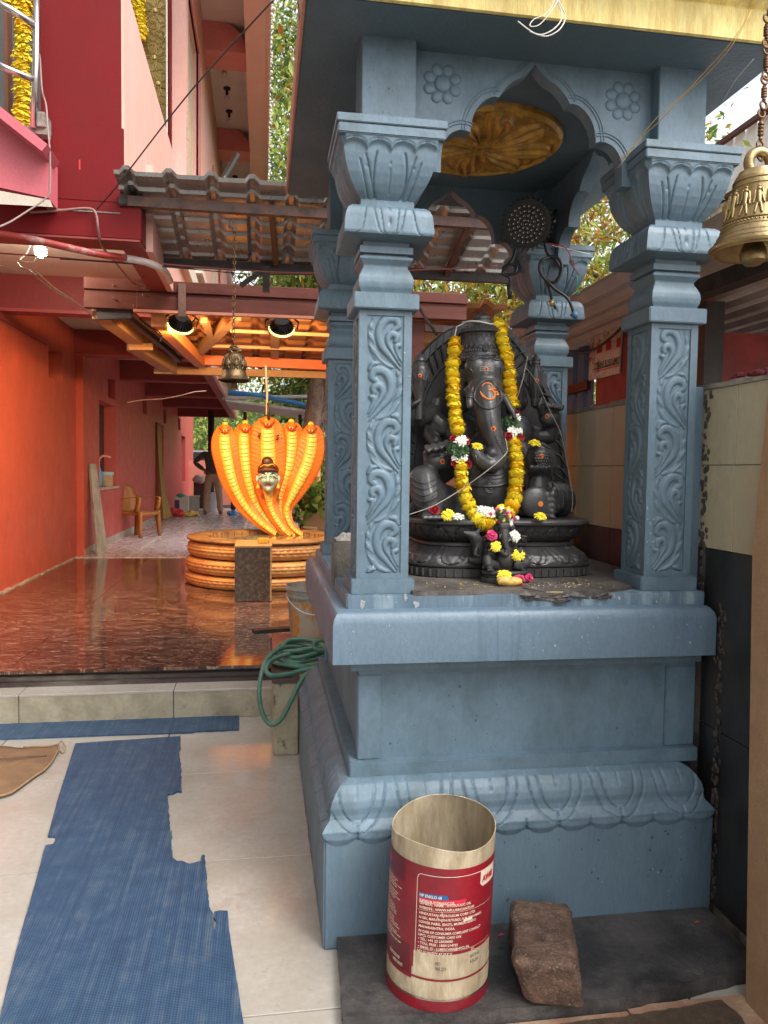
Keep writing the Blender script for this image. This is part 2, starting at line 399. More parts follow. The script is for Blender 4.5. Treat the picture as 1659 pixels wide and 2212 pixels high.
# ============================================================ MATS, SACK
def bluemat_mat():
    m = bpy.data.materials.new('ribbed_blue_plastic'); m.use_nodes = True; nt = m.node_tree; b = nt.nodes['Principled BSDF']; L = nt.links.new
    tc = nt.nodes.new('ShaderNodeTexCoord')
    def wave(dirn, sc, dist=0):
        w_ = nt.nodes.new('ShaderNodeTexWave'); w_.wave_type = 'BANDS'; w_.bands_direction = dirn; w_.inputs['Scale'].default_value = sc; w_.inputs['Distortion'].default_value = dist
        L(tc.outputs['Object'], w_.inputs['Vector']); return w_
    wx = wave('X', 42, .6); wy = wave('Y', 50, 1.2)
    mul = nt.nodes.new('ShaderNodeMath'); mul.operation = 'MULTIPLY'; L(wx.outputs['Fac'], mul.inputs[0]); L(wy.outputs['Fac'], mul.inputs[1])
    mp = nt.nodes.new('ShaderNodeMapping'); mp.inputs['Scale'].default_value = (34, .9, 1); mp.inputs['Rotation'].default_value = (0, 0, R(3)); L(tc.outputs['Object'], mp.inputs[0])
    ns = nt.nodes.new('ShaderNodeTexNoise'); ns.inputs['Scale'].default_value = 2; ns.inputs['Detail'].default_value = 6; L(mp.outputs[0], ns.inputs['Vector'])
    nd = nt.nodes.new('ShaderNodeTexNoise'); nd.inputs['Scale'].default_value = 16; nd.inputs['Detail'].default_value = 8; nd.inputs['Roughness'].default_value = .7; L(tc.outputs['Object'], nd.inputs['Vector'])
    a = nt.nodes.new('ShaderNodeMath'); a.operation = 'MULTIPLY'; L(ns.outputs[0], a.inputs[0]); L(nd.outputs[0], a.inputs[1])
    rp = nt.nodes.new('ShaderNodeValToRGB'); e = rp.color_ramp.elements; e[0].position = .08; e[0].color = (.018,.055,.12,1); e[1].position = .50; e[1].color = (.15,.20,.25,1)
    q = e.new(.25); q.color = (.035,.10,.20,1)
    L(a.outputs[0], rp.inputs[0])
    mx = nt.nodes.new('ShaderNodeMix'); mx.data_type = 'RGBA'; mx.blend_type = 'MULTIPLY'; mr = nt.nodes.new('ShaderNodeMapRange'); mr.inputs[3].default_value = .55; mr.inputs[4].default_value = 1.3
    L(mul.outputs[0], mr.inputs[0]); mx.inputs[0].default_value = 1; L(rp.outputs[0], mx.inputs[6]); L(mr.outputs[0], mx.inputs[7])
    L(mx.outputs[2], b.inputs['Base Color']); b.inputs['Roughness'].default_value = .5
    bp = nt.nodes.new('ShaderNodeBump'); bp.inputs['Strength'].default_value = .8; bp.inputs['Distance'].default_value = .003; L(mul.outputs[0], bp.inputs['Height']); L(bp.outputs[0], b.inputs['Normal'])
    return m
MATBLUE = bluemat_mat()
def zf(x, y): return P(x/1.276/4, (2400+y/1.276)/4, Z=0)
def flat_sheet(name, pts, z0, z1, m, rag=(), wob=0.0):
    poly = []
    n = len(pts)
    for i in range(n):
        a = Vector((pts[i].x, pts[i].y)); b = Vector((pts[(i+1) % n].x, pts[(i+1) % n].y))
        k = max(1, int((b-a).length/.02))
        amp = .0035 if i in rag else .0006
        nrm = Vector((-(b-a).y, (b-a).x)); nrm = nrm.normalized() if nrm.length > 1e-6 else nrm
        for j in range(k):
            q = a.lerp(b, j/k)+nrm*(random.uniform(-amp, amp) if j else 0); poly.append((q.x, q.y))
    return prism(name, poly, lambda a, b: (a, b, z0), lambda a, b: (a, b, z1), m)
pm = [(385,740),(920,703),(922,765),(914,780),(922,850),(928,988),(905,984),(880,997),(855,1000),(862,1060),(862,1120),(868,1225),(872,1188),(878,1190),(876,1260),(884,1330),(905,1345),
      (930,1343),(968,1360),(1010,1348),(1028,1345),(1032,1312),(1046,1314),(1050,1380),(1058,1460),(1060,1540),(1068,1550),(1078,1600),(1086,1610),(1090,1680),(1106,1760),(1100,1680),(1093,1605),
      (1120,1598),(1163,1600),(1170,1700),(1185,1800),(1200,1900),(1220,2030),(1245,2200),(1262,2300),(-40,2300),(10,2100),(100,1740),(183,1450),(232,1262),(270,1258),(284,1235),(280,1216),(245,1215),(300,1010)]
runner = flat_sheet('floor_mat', [zf(*p) for p in pm], .0012, .0095, MATBLUE, rag=tuple(range(1, 32)))
tag(runner, 'long blue ribbed plastic runner with a torn stepped right edge on the cream tiles', 'mat')
sm = [(-200,640),(0,632),(600,614),(1218,597),(1220,640),(1218,667),(1080,674),(1000,676),(985,682),(600,694),(0,717),(-200,724)]
strip = flat_sheet('floor_mat', [zf(*p) for p in sm], .0012, .0090, MATBLUE, rag=(3,4,5,6,7))
tag(strip, 'narrow blue plastic mat strip lying along the foot of the tiled step', 'mat')
BURLAP = mat('jute_sacking', (.26,.15,.075), .9, .2, 9, .9, 160, dirt=(.16,.08,.04), dscale=6, damt=.4, dsoft=.3, bdist=.004)
sp = [(-330,790),(-100,770),(0,762),(120,766),(240,762),(292,754),(300,775),(282,810),(262,845),(225,885),(185,910),(120,958),(60,1000),(0,1018),(-150,1100),(-330,1150)]
sk = thing('jute_sack', 'flattened brown jute sack with a faded stripe at the left edge of the tiled floor', 'sack', tuple(zf(60, 880)))
def sack():
    pts = [zf(*p) for p in sp]; poly = [(p.x, p.y) for p in pts]
    bm = bmesh.new(); vs = [bm.verts.new((a, b, .004)) for a, b in poly]; bm.faces.new(vs)
    bmesh.ops.triangulate(bm, faces=bm.faces); bmesh.ops.subdivide_edges(bm, edges=bm.edges, cuts=6, use_grid_fill=True)
    top = bmesh.ops.extrude_face_region(bm, geom=list(bm.faces))
    from mathutils import noise
    for v in [g_ for g_ in top['geom'] if isinstance(g_, bmesh.types.BMVert)]: v.co.z = .014+.010*noise.noise(v.co*9)+.006*noise.noise(v.co*25)
    bmesh.ops.recalc_face_normals(bm, faces=bm.faces)
    me = bpy.data.meshes.new('cloth'); bm.to_mesh(me); bm.free(); return me
link('cloth', sack(), BURLAP, sk, True)
hem = [zf(*p)+Vector((0,0,.016)) for p in sp[3:14]]
tube('hem', hem, .0045, mat('jute_hem', (.38,.25,.14), .9, .2, 30, .8, 200), sk, 6, sm=4)
tube('drawstring', [zf(292,758)+Vector((0,0,.02)), zf(315,752)+Vector((0,0,.03)), zf(332,768)+Vector((0,0,.02)), zf(322,786)+Vector((0,0,.006)), zf(308,776)+Vector((0,0,.006))], .004, mat('jute_cord', (.36,.24,.13), .9), sk, 6, sm=5)
tube('stripe', [zf(-200,845)+Vector((0,0,.026)), zf(0,835)+Vector((0,0,.022)), zf(120,825)+Vector((0,0,.023)), zf(240,815)+Vector((0,0,.019))], .004, mat('faded_stripe', (.10,.07,.06), .9), sk, 6, sm=5, flat=.4)

# ============================================================ SHRINE
X0, X1, Y0, Y1 = .181, 1.405, 2.151, 3.60
shrine = thing('blue_shrine', 'blue-grey painted masonry shrine with four carved pillars, arches and a flat roof', 'shrine', (.8, 2.9, 0))
box('plinth_block', X0, X1, Y0, Y1, 0, .330, BLUE_D, shrine, .006)
def sweep_rect(name, x0, x1, y0, y1, prof, m, par, relief=None, du=.006, sub=6, capz=True, sides=4, smooth=True):
    """prof: [(inset, z)], relief(s, L, v) -> outward displacement; s distance along the side"""
    pr = []
    for i in range(len(prof)-1):
        for k in range(sub):
            t = k/sub; pr.append((prof[i][0]*(1-t)+prof[i+1][0]*t, prof[i][1]*(1-t)+prof[i+1][1]*t))
    pr.append(prof[-1]); pr = np.array(pr); nv = len(pr)
    parts = []
    dirs = [((x0,y0),(x1,y0),(0,-1)), ((x0,y1),(x0,y0),(-1,0)), ((x1,y0),(x1,y1),(1,0)), ((x1,y1),(x0,y1),(0,1))][:sides]
    for (a, b, n_) in dirs:
        a = np.array(a, float); b = np.array(b, float); n_ = np.array(n_, float); L = np.linalg.norm(b-a); t_ = (b-a)/L
        nu = max(2, int(L/du)) if relief else 2
        u = np.linspace(0, 1, nu)
        ins = pr[:, 0][:, None]; z = pr[:, 1][:, None]*np.ones((1, nu))
        s = ins+(L-2*ins)*u[None, :]
        d = -ins*np.ones((1, nu))
        if relief is not None:
            v = np.linspace(0, 1, nv)[:, None]*np.ones((1, nu))
            rz = relief(s, L, v)
            if isinstance(rz, tuple): h, dz = rz
            else: h, dz = rz, 0
            fade = np.clip(np.minimum(u, 1-u)*L/.006, 0, 1)[None, :]
            d = d+h*fade; z = z+dz
        px_ = a[0]+t_[0]*s+n_[0]*d; py_ = a[1]+t_[1]*s+n_[1]*d
        parts.append(ggrid(np.stack([px_, py_, z], -1)))
    V, F = join(parts)
    if capz:
        for ins, z in (prof[0], prof[-1]):
            n0 = len(V); V += [(x0+ins, y0+ins, z), (x1-ins, y0+ins, z), (x1-ins, y1-ins, z), (x0+ins, y1-ins, z)]; F.append((n0, n0+1, n0+2, n0+3))
    me = mesh(name, V, F)
    bm = bmesh.new(); bm.from_mesh(me); bmesh.ops.remove_doubles(bm, verts=bm.verts, dist=1e-5); bmesh.ops.recalc_face_normals(bm, faces=bm.faces)
    bm.to_mesh(me); bm.free()
    o = link(name, me, m, par)
    if smooth: autosm(o, 50)
    return o
def lotus_relief(s, L, v):
    per = .196; n = round(L/per); per = L/n
    q = ((s/per) % 1)-.5; half = ((s/(per/2)) % 1)-.5
    h = np.zeros_like(q)
    def groove(d, w_): return -np.exp(-(d/w_)**2)
    for k, (wd, a) in enumerate(((.42, .0058), (.27, .0055))):
        edge = wd*np.sqrt(np.clip(1-((v-.98)/(.82-.18*k))**2, 0, 1))
        h += a*groove(np.abs(q)-edge, .013)*(v > .12+.12*k)*(v < .97)
    h += .004*groove(q, .012)*(v > .72)*(v < .95)
    h += .004*np.exp(-((q)/.2)**2)*np.exp(-((v-.6)/.3)**2)
    h += .004*groove(np.abs(half)-.5, .03)*(v < .25)
    # scalloped, lifted lower lip
    lip = np.sqrt(np.clip(1-(2*half)**2, 0, 1))
    dz = -.014*lip*np.clip(1-v/.22, 0, 1)
    h += .012*np.clip(1-v/.18, 0, 1)*lip
    return h, dz
sweep_rect('lotus_moulding', X0-.006, X1-.0005, Y0-.006, Y1, [(0.016,.327),(.004,.338),(0,.352),(.010,.366),(.022,.378),(.026,.392),(.026,.41),(.031,.43),(.042,.45),(.058,.468),(.082,.479)], BLUE, shrine, lotus_relief, .004, 5)
box('step_moulding', X0+.082, X1-.012, Y0+.082, Y1-.06, .476, .520, BLUE, shrine, .003)
box('dado_panel', X0+.119, X1-.02, Y0+.119, Y1-.10, .52, .80, BLUE, shrine)
for (a, b) in ((X0+.108, X0+.178), (X1-.115, X1-.014)):
    box('dado_pilaster', a, b, Y0+.107, Y0+.17, .521, .782, BLUE, shrine, .003)
box('dado_pilaster', X0+.108, X0+.15, Y1-.17, Y1-.098, .521, .782, BLUE, shrine, .003)
box('upper_band', X0+.108, X1-.016, Y0+.106, Y1-.09, .783, .80, BLUE, shrine, .002)
box('upper_moulding', X0+.080, X1-.012, Y0+.080, Y1-.07, .80, .834, BLUE, shrine, .003)
# top slab with a rounded upper edge and drip stains
def slab_mat():
    m = mat('blue_paint_streaked', (.118,.180,.24), .42, .10, 4, .35, 55, stretch=(1,1,.6), bdist=.006)
    nt = m.node_tree; b = nt.nodes['Principled BSDF']; L = nt.links.new
    tc = nt.nodes.new('ShaderNodeTexCoord'); mp = nt.nodes.new('ShaderNodeMapping'); mp.inputs['Scale'].default_value = (26, 1, .9); L(tc.outputs['Object'], mp.inputs[0])
    n_ = nt.nodes.new('ShaderNodeTexNoise'); n_.inputs['Scale'].default_value = 2.2; n_.inputs['Detail'].default_value = 5; L(mp.outputs[0], n_.inputs['Vector'])
    big = nt.nodes.new('ShaderNodeTexNoise'); big.inputs['Scale'].default_value = 2.5; L(tc.outputs['Object'], big.inputs['Vector'])
    rp = nt.nodes.new('ShaderNodeMapRange'); rp.inputs[1].default_value = .55; rp.inputs[2].default_value = .66; L(n_.outputs[0], rp.inputs[0])
    rb = nt.nodes.new('ShaderNodeMapRange'); rb.inputs[1].default_value = .42; rb.inputs[2].default_value = .62; rb.inputs[4].default_value = .55; L(big.outputs[0], rb.inputs[0])
    mu = nt.nodes.new('ShaderNodeMath'); mu.operation = 'MULTIPLY'; L(rp.outputs[0], mu.inputs[0]); L(rb.outputs[0], mu.inputs[1])
    src = b.inputs['Base Color'].links[0].from_socket
    mx = nt.nodes.new('ShaderNodeMix'); mx.data_type = 'RGBA'; L(mu.outputs[0], mx.inputs[0]); L(src, mx.inputs[6]); mx.inputs[7].default_value = (.07,.12,.15,1)
    L(mx.outputs[2], b.inputs['Base Color'])
    return m
SLABM = slab_mat()
sweep_rect('top_slab', X0+.022, X1-.002, Y0+.022, Y1-.01, [(0.01,.834),(0,.836),(0,.84),(0,.952),(.004,.968),(.011,.980),(.020,.988),(.034,.990)], SLABM, shrine, None, sub=1)
box('ledge', X0+.066, X1-.016, Y0+.068, Y1-.05, .985, 1.0295, BLUE_WORN, shrine, .004)
# worn stone top, sitting between the pillars, with a broken front edge
poly = [(.445,Y0+.072),(.62,Y0+.071),(.75,Y0+.074),(.80,Y0+.066),(.86,Y0+.062),(.90,Y0+.070),(.97,Y0+.066),(1.03,Y0+.064),(1.08,Y0+.075),(1.13,Y0+.10),(1.17,Y0+.13),(1.19,Y0+.20),(1.36,Y0+.26),(1.36,3.28),(.34,3.28),(.34,Y0+.26),(.44,Y0+.14)]
prism('platform_floor', poly, lambda a, b: (a, b, 1.02), lambda a, b: (a, b, 1.040), FLOORTOP, shrine)
tri_ = []
for k in range(22):
    cx_ = random.uniform(.80, 1.10); s = random.uniform(.008, .022)
    v, f = gsphere((cx_, Y0+.066+random.uniform(-.003,.01), 1.016+random.uniform(-.008,.012)), s, 6, 4, (1.5, .6, .5))
    v = [(p[0]+random.uniform(-.3,.3)*s, p[1]+random.uniform(-.2,.2)*s, p[2]+random.uniform(-.2,.2)*s) for p in v]
    tri_.append((v, f))
o = mk('broken_edge', *join(tri_), FLOORTOP, shrine); tag(o, kind='stuff')

# ---- carved scroll relief as real geometry
def catm(pts, n=8): return np.array([list(p) for p in smooth_path([(a, b, 0) for a, b in pts], n)])[:, :2]
def stroke_height(U, V, pts, r0, amp):
    """bump along a polyline; r0 list of radii along it"""
    H = np.zeros_like(U)
    rr = np.interp(np.linspace(0, 1, len(pts)), np.linspace(0, 1, len(r0)), r0)
    for i in range(len(pts)-1):
        ax, ay = pts[i]; bx, by = pts[i+1]; dx, dy = bx-ax, by-ay; L2 = dx*dx+dy*dy+1e-12
        t = np.clip(((U-ax)*dx+(V-ay)*dy)/L2, 0, 1)
        d = np.hypot(U-ax-t*dx, V-ay-t*dy); r_ = rr[i]*(1-t)+rr[i+1]*t
        k = d/r_
        h = amp*np.sqrt(np.clip(1-k**2.6, 0, 1))*(.55+.45*np.clip(r_/max(r0), 0, 1))
        H = np.maximum(H, h)
    return H
def carved_panel(wd, ht, units, flip0=1):
    nu, nv = 46, int(ht/.0024)
    U, V = np.meshgrid(np.linspace(-wd/2, wd/2, nu), np.linspace(0, ht, nv))
    H = np.zeros_like(U); uh = ht/units
    L1 = [(.42,-.02),(.16,.2),(-.12,.45),(-.17,.72),(.0,.93),(.27,.95),(.36,.82),(.22,.74)]
    L2 = [(.44,.06),(.2,.32),(.06,.52),(.14,.66),(.31,.62),(.30,.53)]
    L3 = [(.46,.12),(.33,.30),(.30,.42),(.38,.44)]
    Fe = [(.20,.02),(-.18,.14),(-.36,.42),(-.42,.72),(-.33,.97)]
    Bd = [(-.44,-.04),(-.34,.07),(-.22,.08)]
    for k in range(units):
        sg = flip0*(1 if k % 2 == 0 else -1)
        for S_, rad, am in ((L1, (.012,.05,.085,.09,.09,.085,.07,.05), .0078), (L2, (.01,.045,.07,.075,.06), .0085), (L3, (.01,.04,.06,.05), .0085), (Fe, (.03,.06,.075,.06,.02), .006), (Bd, (.03,.06,.03), .009)):
            pts = catm(S_, 5); pts = np.stack([pts[:, 0]*wd*sg, (k+pts[:, 1])*uh], 1)
            h = stroke_height(U, V, pts, [r_*wd*1.35 for r_ in rad], am)
            if S_ is Fe:
                h = h*(.75+.25*np.sign(np.sin((V*1.0+U*sg*.9)/.0052)))
            H = np.where(h > H, h, H)
    edge = np.minimum(np.minimum(U+wd/2, wd/2-U), np.minimum(V, ht-V)); H *= np.clip(edge/.003, 0, 1)
    Pm = np.stack([U, -H, V], -1)
    return mesh('carved_scroll', *ggrid(Pm))
PW, PH = .158, .797      # shaft width, height
CARV = carved_panel(.108, .765, 5, 1); CARV.materials.append(BLUE); CARV.polygons.foreach_set('use_smooth', [True]*len(CARV.polygons))
CARV2 = carved_panel(.108, .765, 5, -1); CARV2.materials.append(BLUE); CARV2.polygons.foreach_set('use_smooth', [True]*len(CARV2.polygons))
def bell_relief(s, L, v):
    x = s/L*2-1; h = np.zeros_like(x)
    ax_ = np.abs(x)
    e1 = .34*np.sqrt(np.clip(1-((v-.42)/.62)**2, 0, 1))
    for edge, am, vm in ((e1, .0065, .74), (.30+.36*v**1.3, .0055, .70), (.42+.40*v**1.2, .005, .62)): h -= am*np.exp(-((ax_-edge)/.017)**2)*(v < vm)*(v > .02)
    h -= .004*np.exp(-(x/.014)**2)*(v > .12)*(v < .5)
    h -= .005*np.exp(-((x/.02)**2+((v-.58)/.02)**2))
    for c_ in (-.5, .5): h -= .005*np.exp(-(((x-c_)/.02)**2+((v-.52)/.02)**2))
    arc = .80-.085*(1-np.abs(((x/.5) % 1)*2-1)**2)+.05
    qq = ((x+1)/.5) % 1-.5; arc = .735+.155*np.sqrt(np.clip(1-(2*qq)**2, 0, 1))
    lip = 1/(1+np.exp(-(v-arc)/.012))
    h += .010*lip
    h -= .003*np.exp(-((v-arc-.05)/.012)**2)
    return h
def cush_relief(s, L, v):
    x = s/L*2-1; h = np.zeros_like(x)
    for c_, wd in ((0, .34), (0, .2), (-.78, .3), (.78, .3)):
        q = x-c_; edge = wd*np.sqrt(np.clip(1-((v-.95)/.85)**2, 0, 1))
        h -= .0034*np.exp(-((np.abs(q)-edge)/.014)**2)*(v < .97)*(v > .05)
    h -= .004*np.exp(-(x/.015)**2)*(v > .68)
    h -= .005*np.exp(-((x/.03)**2+((v-.45)/.05)**2))
    return h
def pillar(xl, yf, kind_front=True, yb=None):
    xr = xl+PW; yb = yf+PW
    p = bpy.data.objects.new('pillar', None); C.objects.link(p); p.location = ((xl+xr)/2, (yf+yb)/2, 1.03); setpar(p, None)
    p.parent = shrine; p.matrix_parent_inverse = Matrix.Translation(shrine.location).inverted()
    def B(name, o, z0, z1, bev=.003): return box(name, xl-o, xr+o, yf-o, yb+o, z0, z1, BLUE, p, bev)
    B('pedestal', .017, 1.028, 1.074)
    # shaft: core recessed behind the frame strips so that the carving sits in a real panel
    fr = .0055
    v, f = gbox(xl+fr, xr-fr, yf+fr, yb-fr, 1.074, 1.872)
    L_ = [(v, f)]
    for (sx, sy) in ((0,0),(1,0),(0,1),(1,1)):
        a0 = xl if sx == 0 else xr-.024; b0 = yf if sy == 0 else yb-.024
        L_.append(gbox(a0, a0+.024, b0, b0+.024, 1.0741, 1.8719))
    L_.append(gbox(xl+.001, xr-.001, yf+.001, yb-.001, 1.0742, 1.09)); L_.append(gbox(xl+.001, xr-.001, yf+.001, yb-.001, 1.856, 1.8718))
    mk('shaft', *join(L_), BLUE, p)
    cxm = (xl+xr)/2; cym = (yf+yb)/2
    faces = [(CARV if kind_front else CARV2, (cxm, yf+fr-.0002, 1.09), 0), (CARV2, (xl+fr-.0002, cym, 1.09), -90), (CARV, (xr-fr+.0002, cym, 1.09), 90), (CARV, (cxm, yb-fr+.0002, 1.09), 180)]
    for me, loc, rz in faces:
        o = bpy.data.objects.new('carved_scroll', me); C.objects.link(o); o.location = loc; o.rotation_euler = (0, 0, R(rz)); setpar(o, p)
    B('collar', .018, 1.872, 1.919)
    def SW(name, prof, rel=None, du=.003, sub=5): return sweep_rect(name, xl-.06, xr+.06, yf-.06, yb+.06, [(.06-o, z) for o, z in prof], BLUE, p, rel, du, sub)
    SW('vase', [(-.006,1.919),(-.004,1.926),(.001,1.938),(.003,1.952),(.001,1.968),(-.006,1.984),(-.013,1.998),(-.013,2.004),(-.006,2.013),(.000,2.020),(-.001,2.027),(-.012,2.030),(-.012,2.034),(.0,2.037),(.0,2.056),(-.010,2.060),(-.010,2.075)], None, sub=3)
    SW('cushion', [(.0,2.072),(.050,2.078),(.052,2.084),(.050,2.11),(.047,2.135),(.040,2.152),(.028,2.162),(.008,2.166)], cush_relief, .0028, 5)
    SW('neck', [(.0,2.160),(.0,2.192)], None)
    SW('capital', [(.0,2.188),(.016,2.205),(.030,2.225),(.042,2.25),(.050,2.275),(.055,2.30),(.058,2.325),(.060,2.345)], bell_relief, .0026, 7)
    box('abacus', xl-.075, xr+.075, yf-.075, yb+.075, 2.343, 2.372, BLUE, p, .003)
    box('abacus', xl-.079, xr+.079, yf-.079, yb+.079, 2.372, 2.395, BLUE, p, .002)
    box('post', xl, xr, yf, yb, 2.394, 2.652, BLUE, p, .002)
    return p
XL, XR, YF, YBK = .279, 1.200, 2.26, 3.31
pillar(XL, YF, True); pillar(XR, YF, False); pillar(XL, YBK, False); pillar(XR, YBK, True)

# ---- cusped arch panels
half = [(0,2.646),(.012,2.630),(.039,2.604),(.071,2.587),(.098,2.561),(.114,2.536)]
h2 = [(.114,2.536),(.130,2.537),(.151,2.529),(.175,2.508),(.192,2.480),(.200,2.450),(.202,2.426)]
h3 = [(.202,2.426),(.220,2.431),(.240,2.429),(.262,2.418),(.278,2.400),(.288,2.378),(.292,2.345),(.292,2.300)]
def sm2(pts): return [(p.x, p.y) for p in smooth_path([(a, b, 0) for a, b in pts], 4)]
HALF = sm2(half)[:-1]+sm2(h2)[:-1]+sm2(h3)
def arch_poly(hw, ztop=2.652, zb=2.30):
    k = hw/.384
    L_ = [(-a*k, z) for a, z in HALF][::-1]+[(a*k, z) for a, z in HALF[1:]]
    return [(-hw, ztop), (-hw, zb)]+L_+[(hw, zb), (hw, ztop)]
def arch(par, hw, fmap, deco=True):
    """fmap(a, z, t): a along the panel, t depth through it (0 outer face, 1 inner face)"""
    v, f = gprism(arch_poly(hw), lambda a, b: fmap(a, b, 0), lambda a, b: fmap(a, b, 1)); me = mesh('arch_panel', v, f); fixn(me); o = link('arch_panel', me, BLUE, par)
    if deco:
        k = hw/.384
        for off, rr in ((.018, .0022), (.027, .0018)):
            for sg in (-1, 1):
                for seg in (half, h2, h3):
                    pts = sm2(seg); n = len(pts); outp = []
                    for i, (a, z) in enumerate(pts):
                        a2, z2_ = pts[min(i+1, n-1)]; a1, z1_ = pts[max(i-1, 0)]
                        t = Vector((a2-a1, z2_-z1_)).normalized(); nn = Vector((-t.y, t.x))
                        if nn.y < 0 and nn.x < 0: nn = -nn
                        q = Vector((a, z))+nn*off
                        if q.x*k < .005 or q.y > 2.647 or q.y < 2.33: continue
                        outp.append(fmap(sg*q.x*k, q.y, -.001/.05))
                    if len(outp) > 2:
                        tube('carved_line', outp, rr, BLUE, o, 5)
        for sg in (-1, 1):
            cx_, cz_ = sg*(.288 if sg > 0 else .292)*k, 2.560
            lst = []
            Rm = lambda a, z, d: fmap(a, z, -d/.05)
            # centre disc and eight petals, each a low dome
            def dome(c0, c1, ra, rb, ang, hgt, n=14):
                V = [Rm(c0, c1, hgt)]; F = []
                rings = [(.45, .9), (.8, .62), (.95, .3), (1.0, -.02)]
                for (rf, hf) in rings:
                    for q in range(n):
                        t = 2*math.pi*q/n; x_, y_ = ra*rf*math.cos(t), rb*rf*math.sin(t)
                        V.append(Rm(c0+x_*math.cos(ang)-y_*math.sin(ang), c1+x_*math.sin(ang)+y_*math.cos(ang), hgt*hf))
                for q in range(n): F.append((0, 1+q, 1+(q+1) % n))
                for r_ in range(3):
                    for q in range(n):
                        F.append((1+r_*n+q, 1+(r_+1)*n+q, 1+(r_+1)*n+(q+1) % n, 1+r_*n+(q+1) % n))
                return V, F
            for q in range(8):
                an = 2*math.pi*(q+.5)/8
                v, f = dome(cx_+.043*math.cos(an), cz_+.043*math.sin(an), .019, .0175, an, .0055)
                me = mesh('petal', v, f); fixn(me); link('petal', me, BLUE, o, True)
            v, f = dome(cx_, cz_, .026, .026, 0, .008, 20); me = mesh('flower_centre', v, f); fixn(me); link('flower_centre', me, BLUE, o, True)
    return o
XC = (XL+XR+PW)/2; HW = (XR-XL-PW)/2+.001
YC = (YF+YBK+PW)/2; HWY = (YBK-YF-PW)/2+.001
arch(shrine, HW, lambda a, z, t: (XC+a, YF+.05+.05*t, z))
arch(shrine, HW, lambda a, z, t: (XC+a, YBK+.10-.05*t, z), False)
arch(shrine, HWY, lambda a, z, t: (XL+.05+.05*t, YC-a, z), False)
arch(shrine, HWY, lambda a, z, t: (XR+PW-.05-.05*t, YC+a, z), False)
# ---- roof
RX0, RX1, RY0, RY1 = .110, 1.53, 2.10, 3.60
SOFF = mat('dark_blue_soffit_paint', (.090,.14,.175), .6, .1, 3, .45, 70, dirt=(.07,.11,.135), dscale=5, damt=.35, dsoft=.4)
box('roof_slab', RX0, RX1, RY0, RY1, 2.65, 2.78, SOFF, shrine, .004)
box('wall_joint', XR+PW+.001, 1.409, YF+.037, YF+.14, 1.03, 1.682, BLUE, shrine, .003)
box('roof_edge', RX0-.010, RX0-.001, RY0, RY1, 2.652, 2.785, mat('coral_bounce_tint', (.55,.25,.18), .6), shrine, .002)  # roof side tinted pink-orange, sunlit bounce put into the colour
prism('cornice', [(RY0-.002,2.652),(RY0-.010,2.655),(RY0-.016,2.735),(RY0-.008,2.745),(RY0-.03,2.760),(RY0-.05,2.83),(RY0+.02,2.84),(RY0+.02,2.785),(RY0-.002,2.785)][::-1],
      lambda a, b: (RX0-.011, a, b), lambda a, b: (RX1+.02, a, b), YEL, shrine)
prism('upper_cornice', [(RY0-.035,2.762),(RY0-.11,2.80),(RY0-.12,2.84),(RY0+.0,2.86)], lambda a, b: (RX0-.03, a, b), lambda a, b: (RX1+.0, a, b), ORG, shrine)
# ---- gilded ceiling medallion (relief on a round disc, facing down)
def medallion():
    n, m = 150, 300
    rr = np.linspace(0, 1, n)[:, None]; th = np.linspace(0, 2*math.pi, m+1)[None, :]
    RR = rr*np.ones_like(th); TH = th*np.ones_like(rr)
    H = .004*np.ones_like(RR)
    H += .012*np.exp(-((RR-.95)/.03)**2)
    H += .014*np.exp(-(RR/.10)**2)
    for k in range(8):
        a0 = 2*math.pi*(k+.3)/8; dth = (TH-a0+math.pi) % (2*math.pi)-math.pi
        bend = dth+.55*np.clip(RR-.25, 0, 1)**1.5
        t = np.clip((RR-.14)/.74, 0, 1); wdt = .36*np.clip(np.sin(t*math.pi), 0, 1)**.55+1e-4
        q = np.abs(bend)/wdt; body = np.where((q < 1) & (t > 0) & (t < 1), np.sqrt(np.clip(1-q*q, 0, 1)), 0)
        ribs = .72+.28*np.cos(bend/wdt*10+t*2)
        H = np.maximum(H, .004+.026*body*ribs)
    for k in range(24):
        a0 = 2*math.pi*k/24; dth = (TH-a0+math.pi) % (2*math.pi)-math.pi; H += .010*np.exp(-((dth*RR)/.045)**2-((RR-.86)/.04)**2)
    for q in range(26):
        a = 2*math.pi*q/26; H += .006*np.exp(-(((RR*np.cos(TH)-.15*math.cos(a))**2+(RR*np.sin(TH)-.15*math.sin(a))**2)/.00022))
    rad = .300
    X = .812+RR*rad*np.cos(TH); Y = 2.866+RR*rad*np.sin(TH); Z = 2.648-.010-H
    Z[-1, :] = 2.650
    me = mesh('ceiling_medallion', *ggrid(np.stack([X, Y, Z], -1))); fixn(me)
    return link('ceiling_medallion', me, GOLD, shrine, True)
medallion()

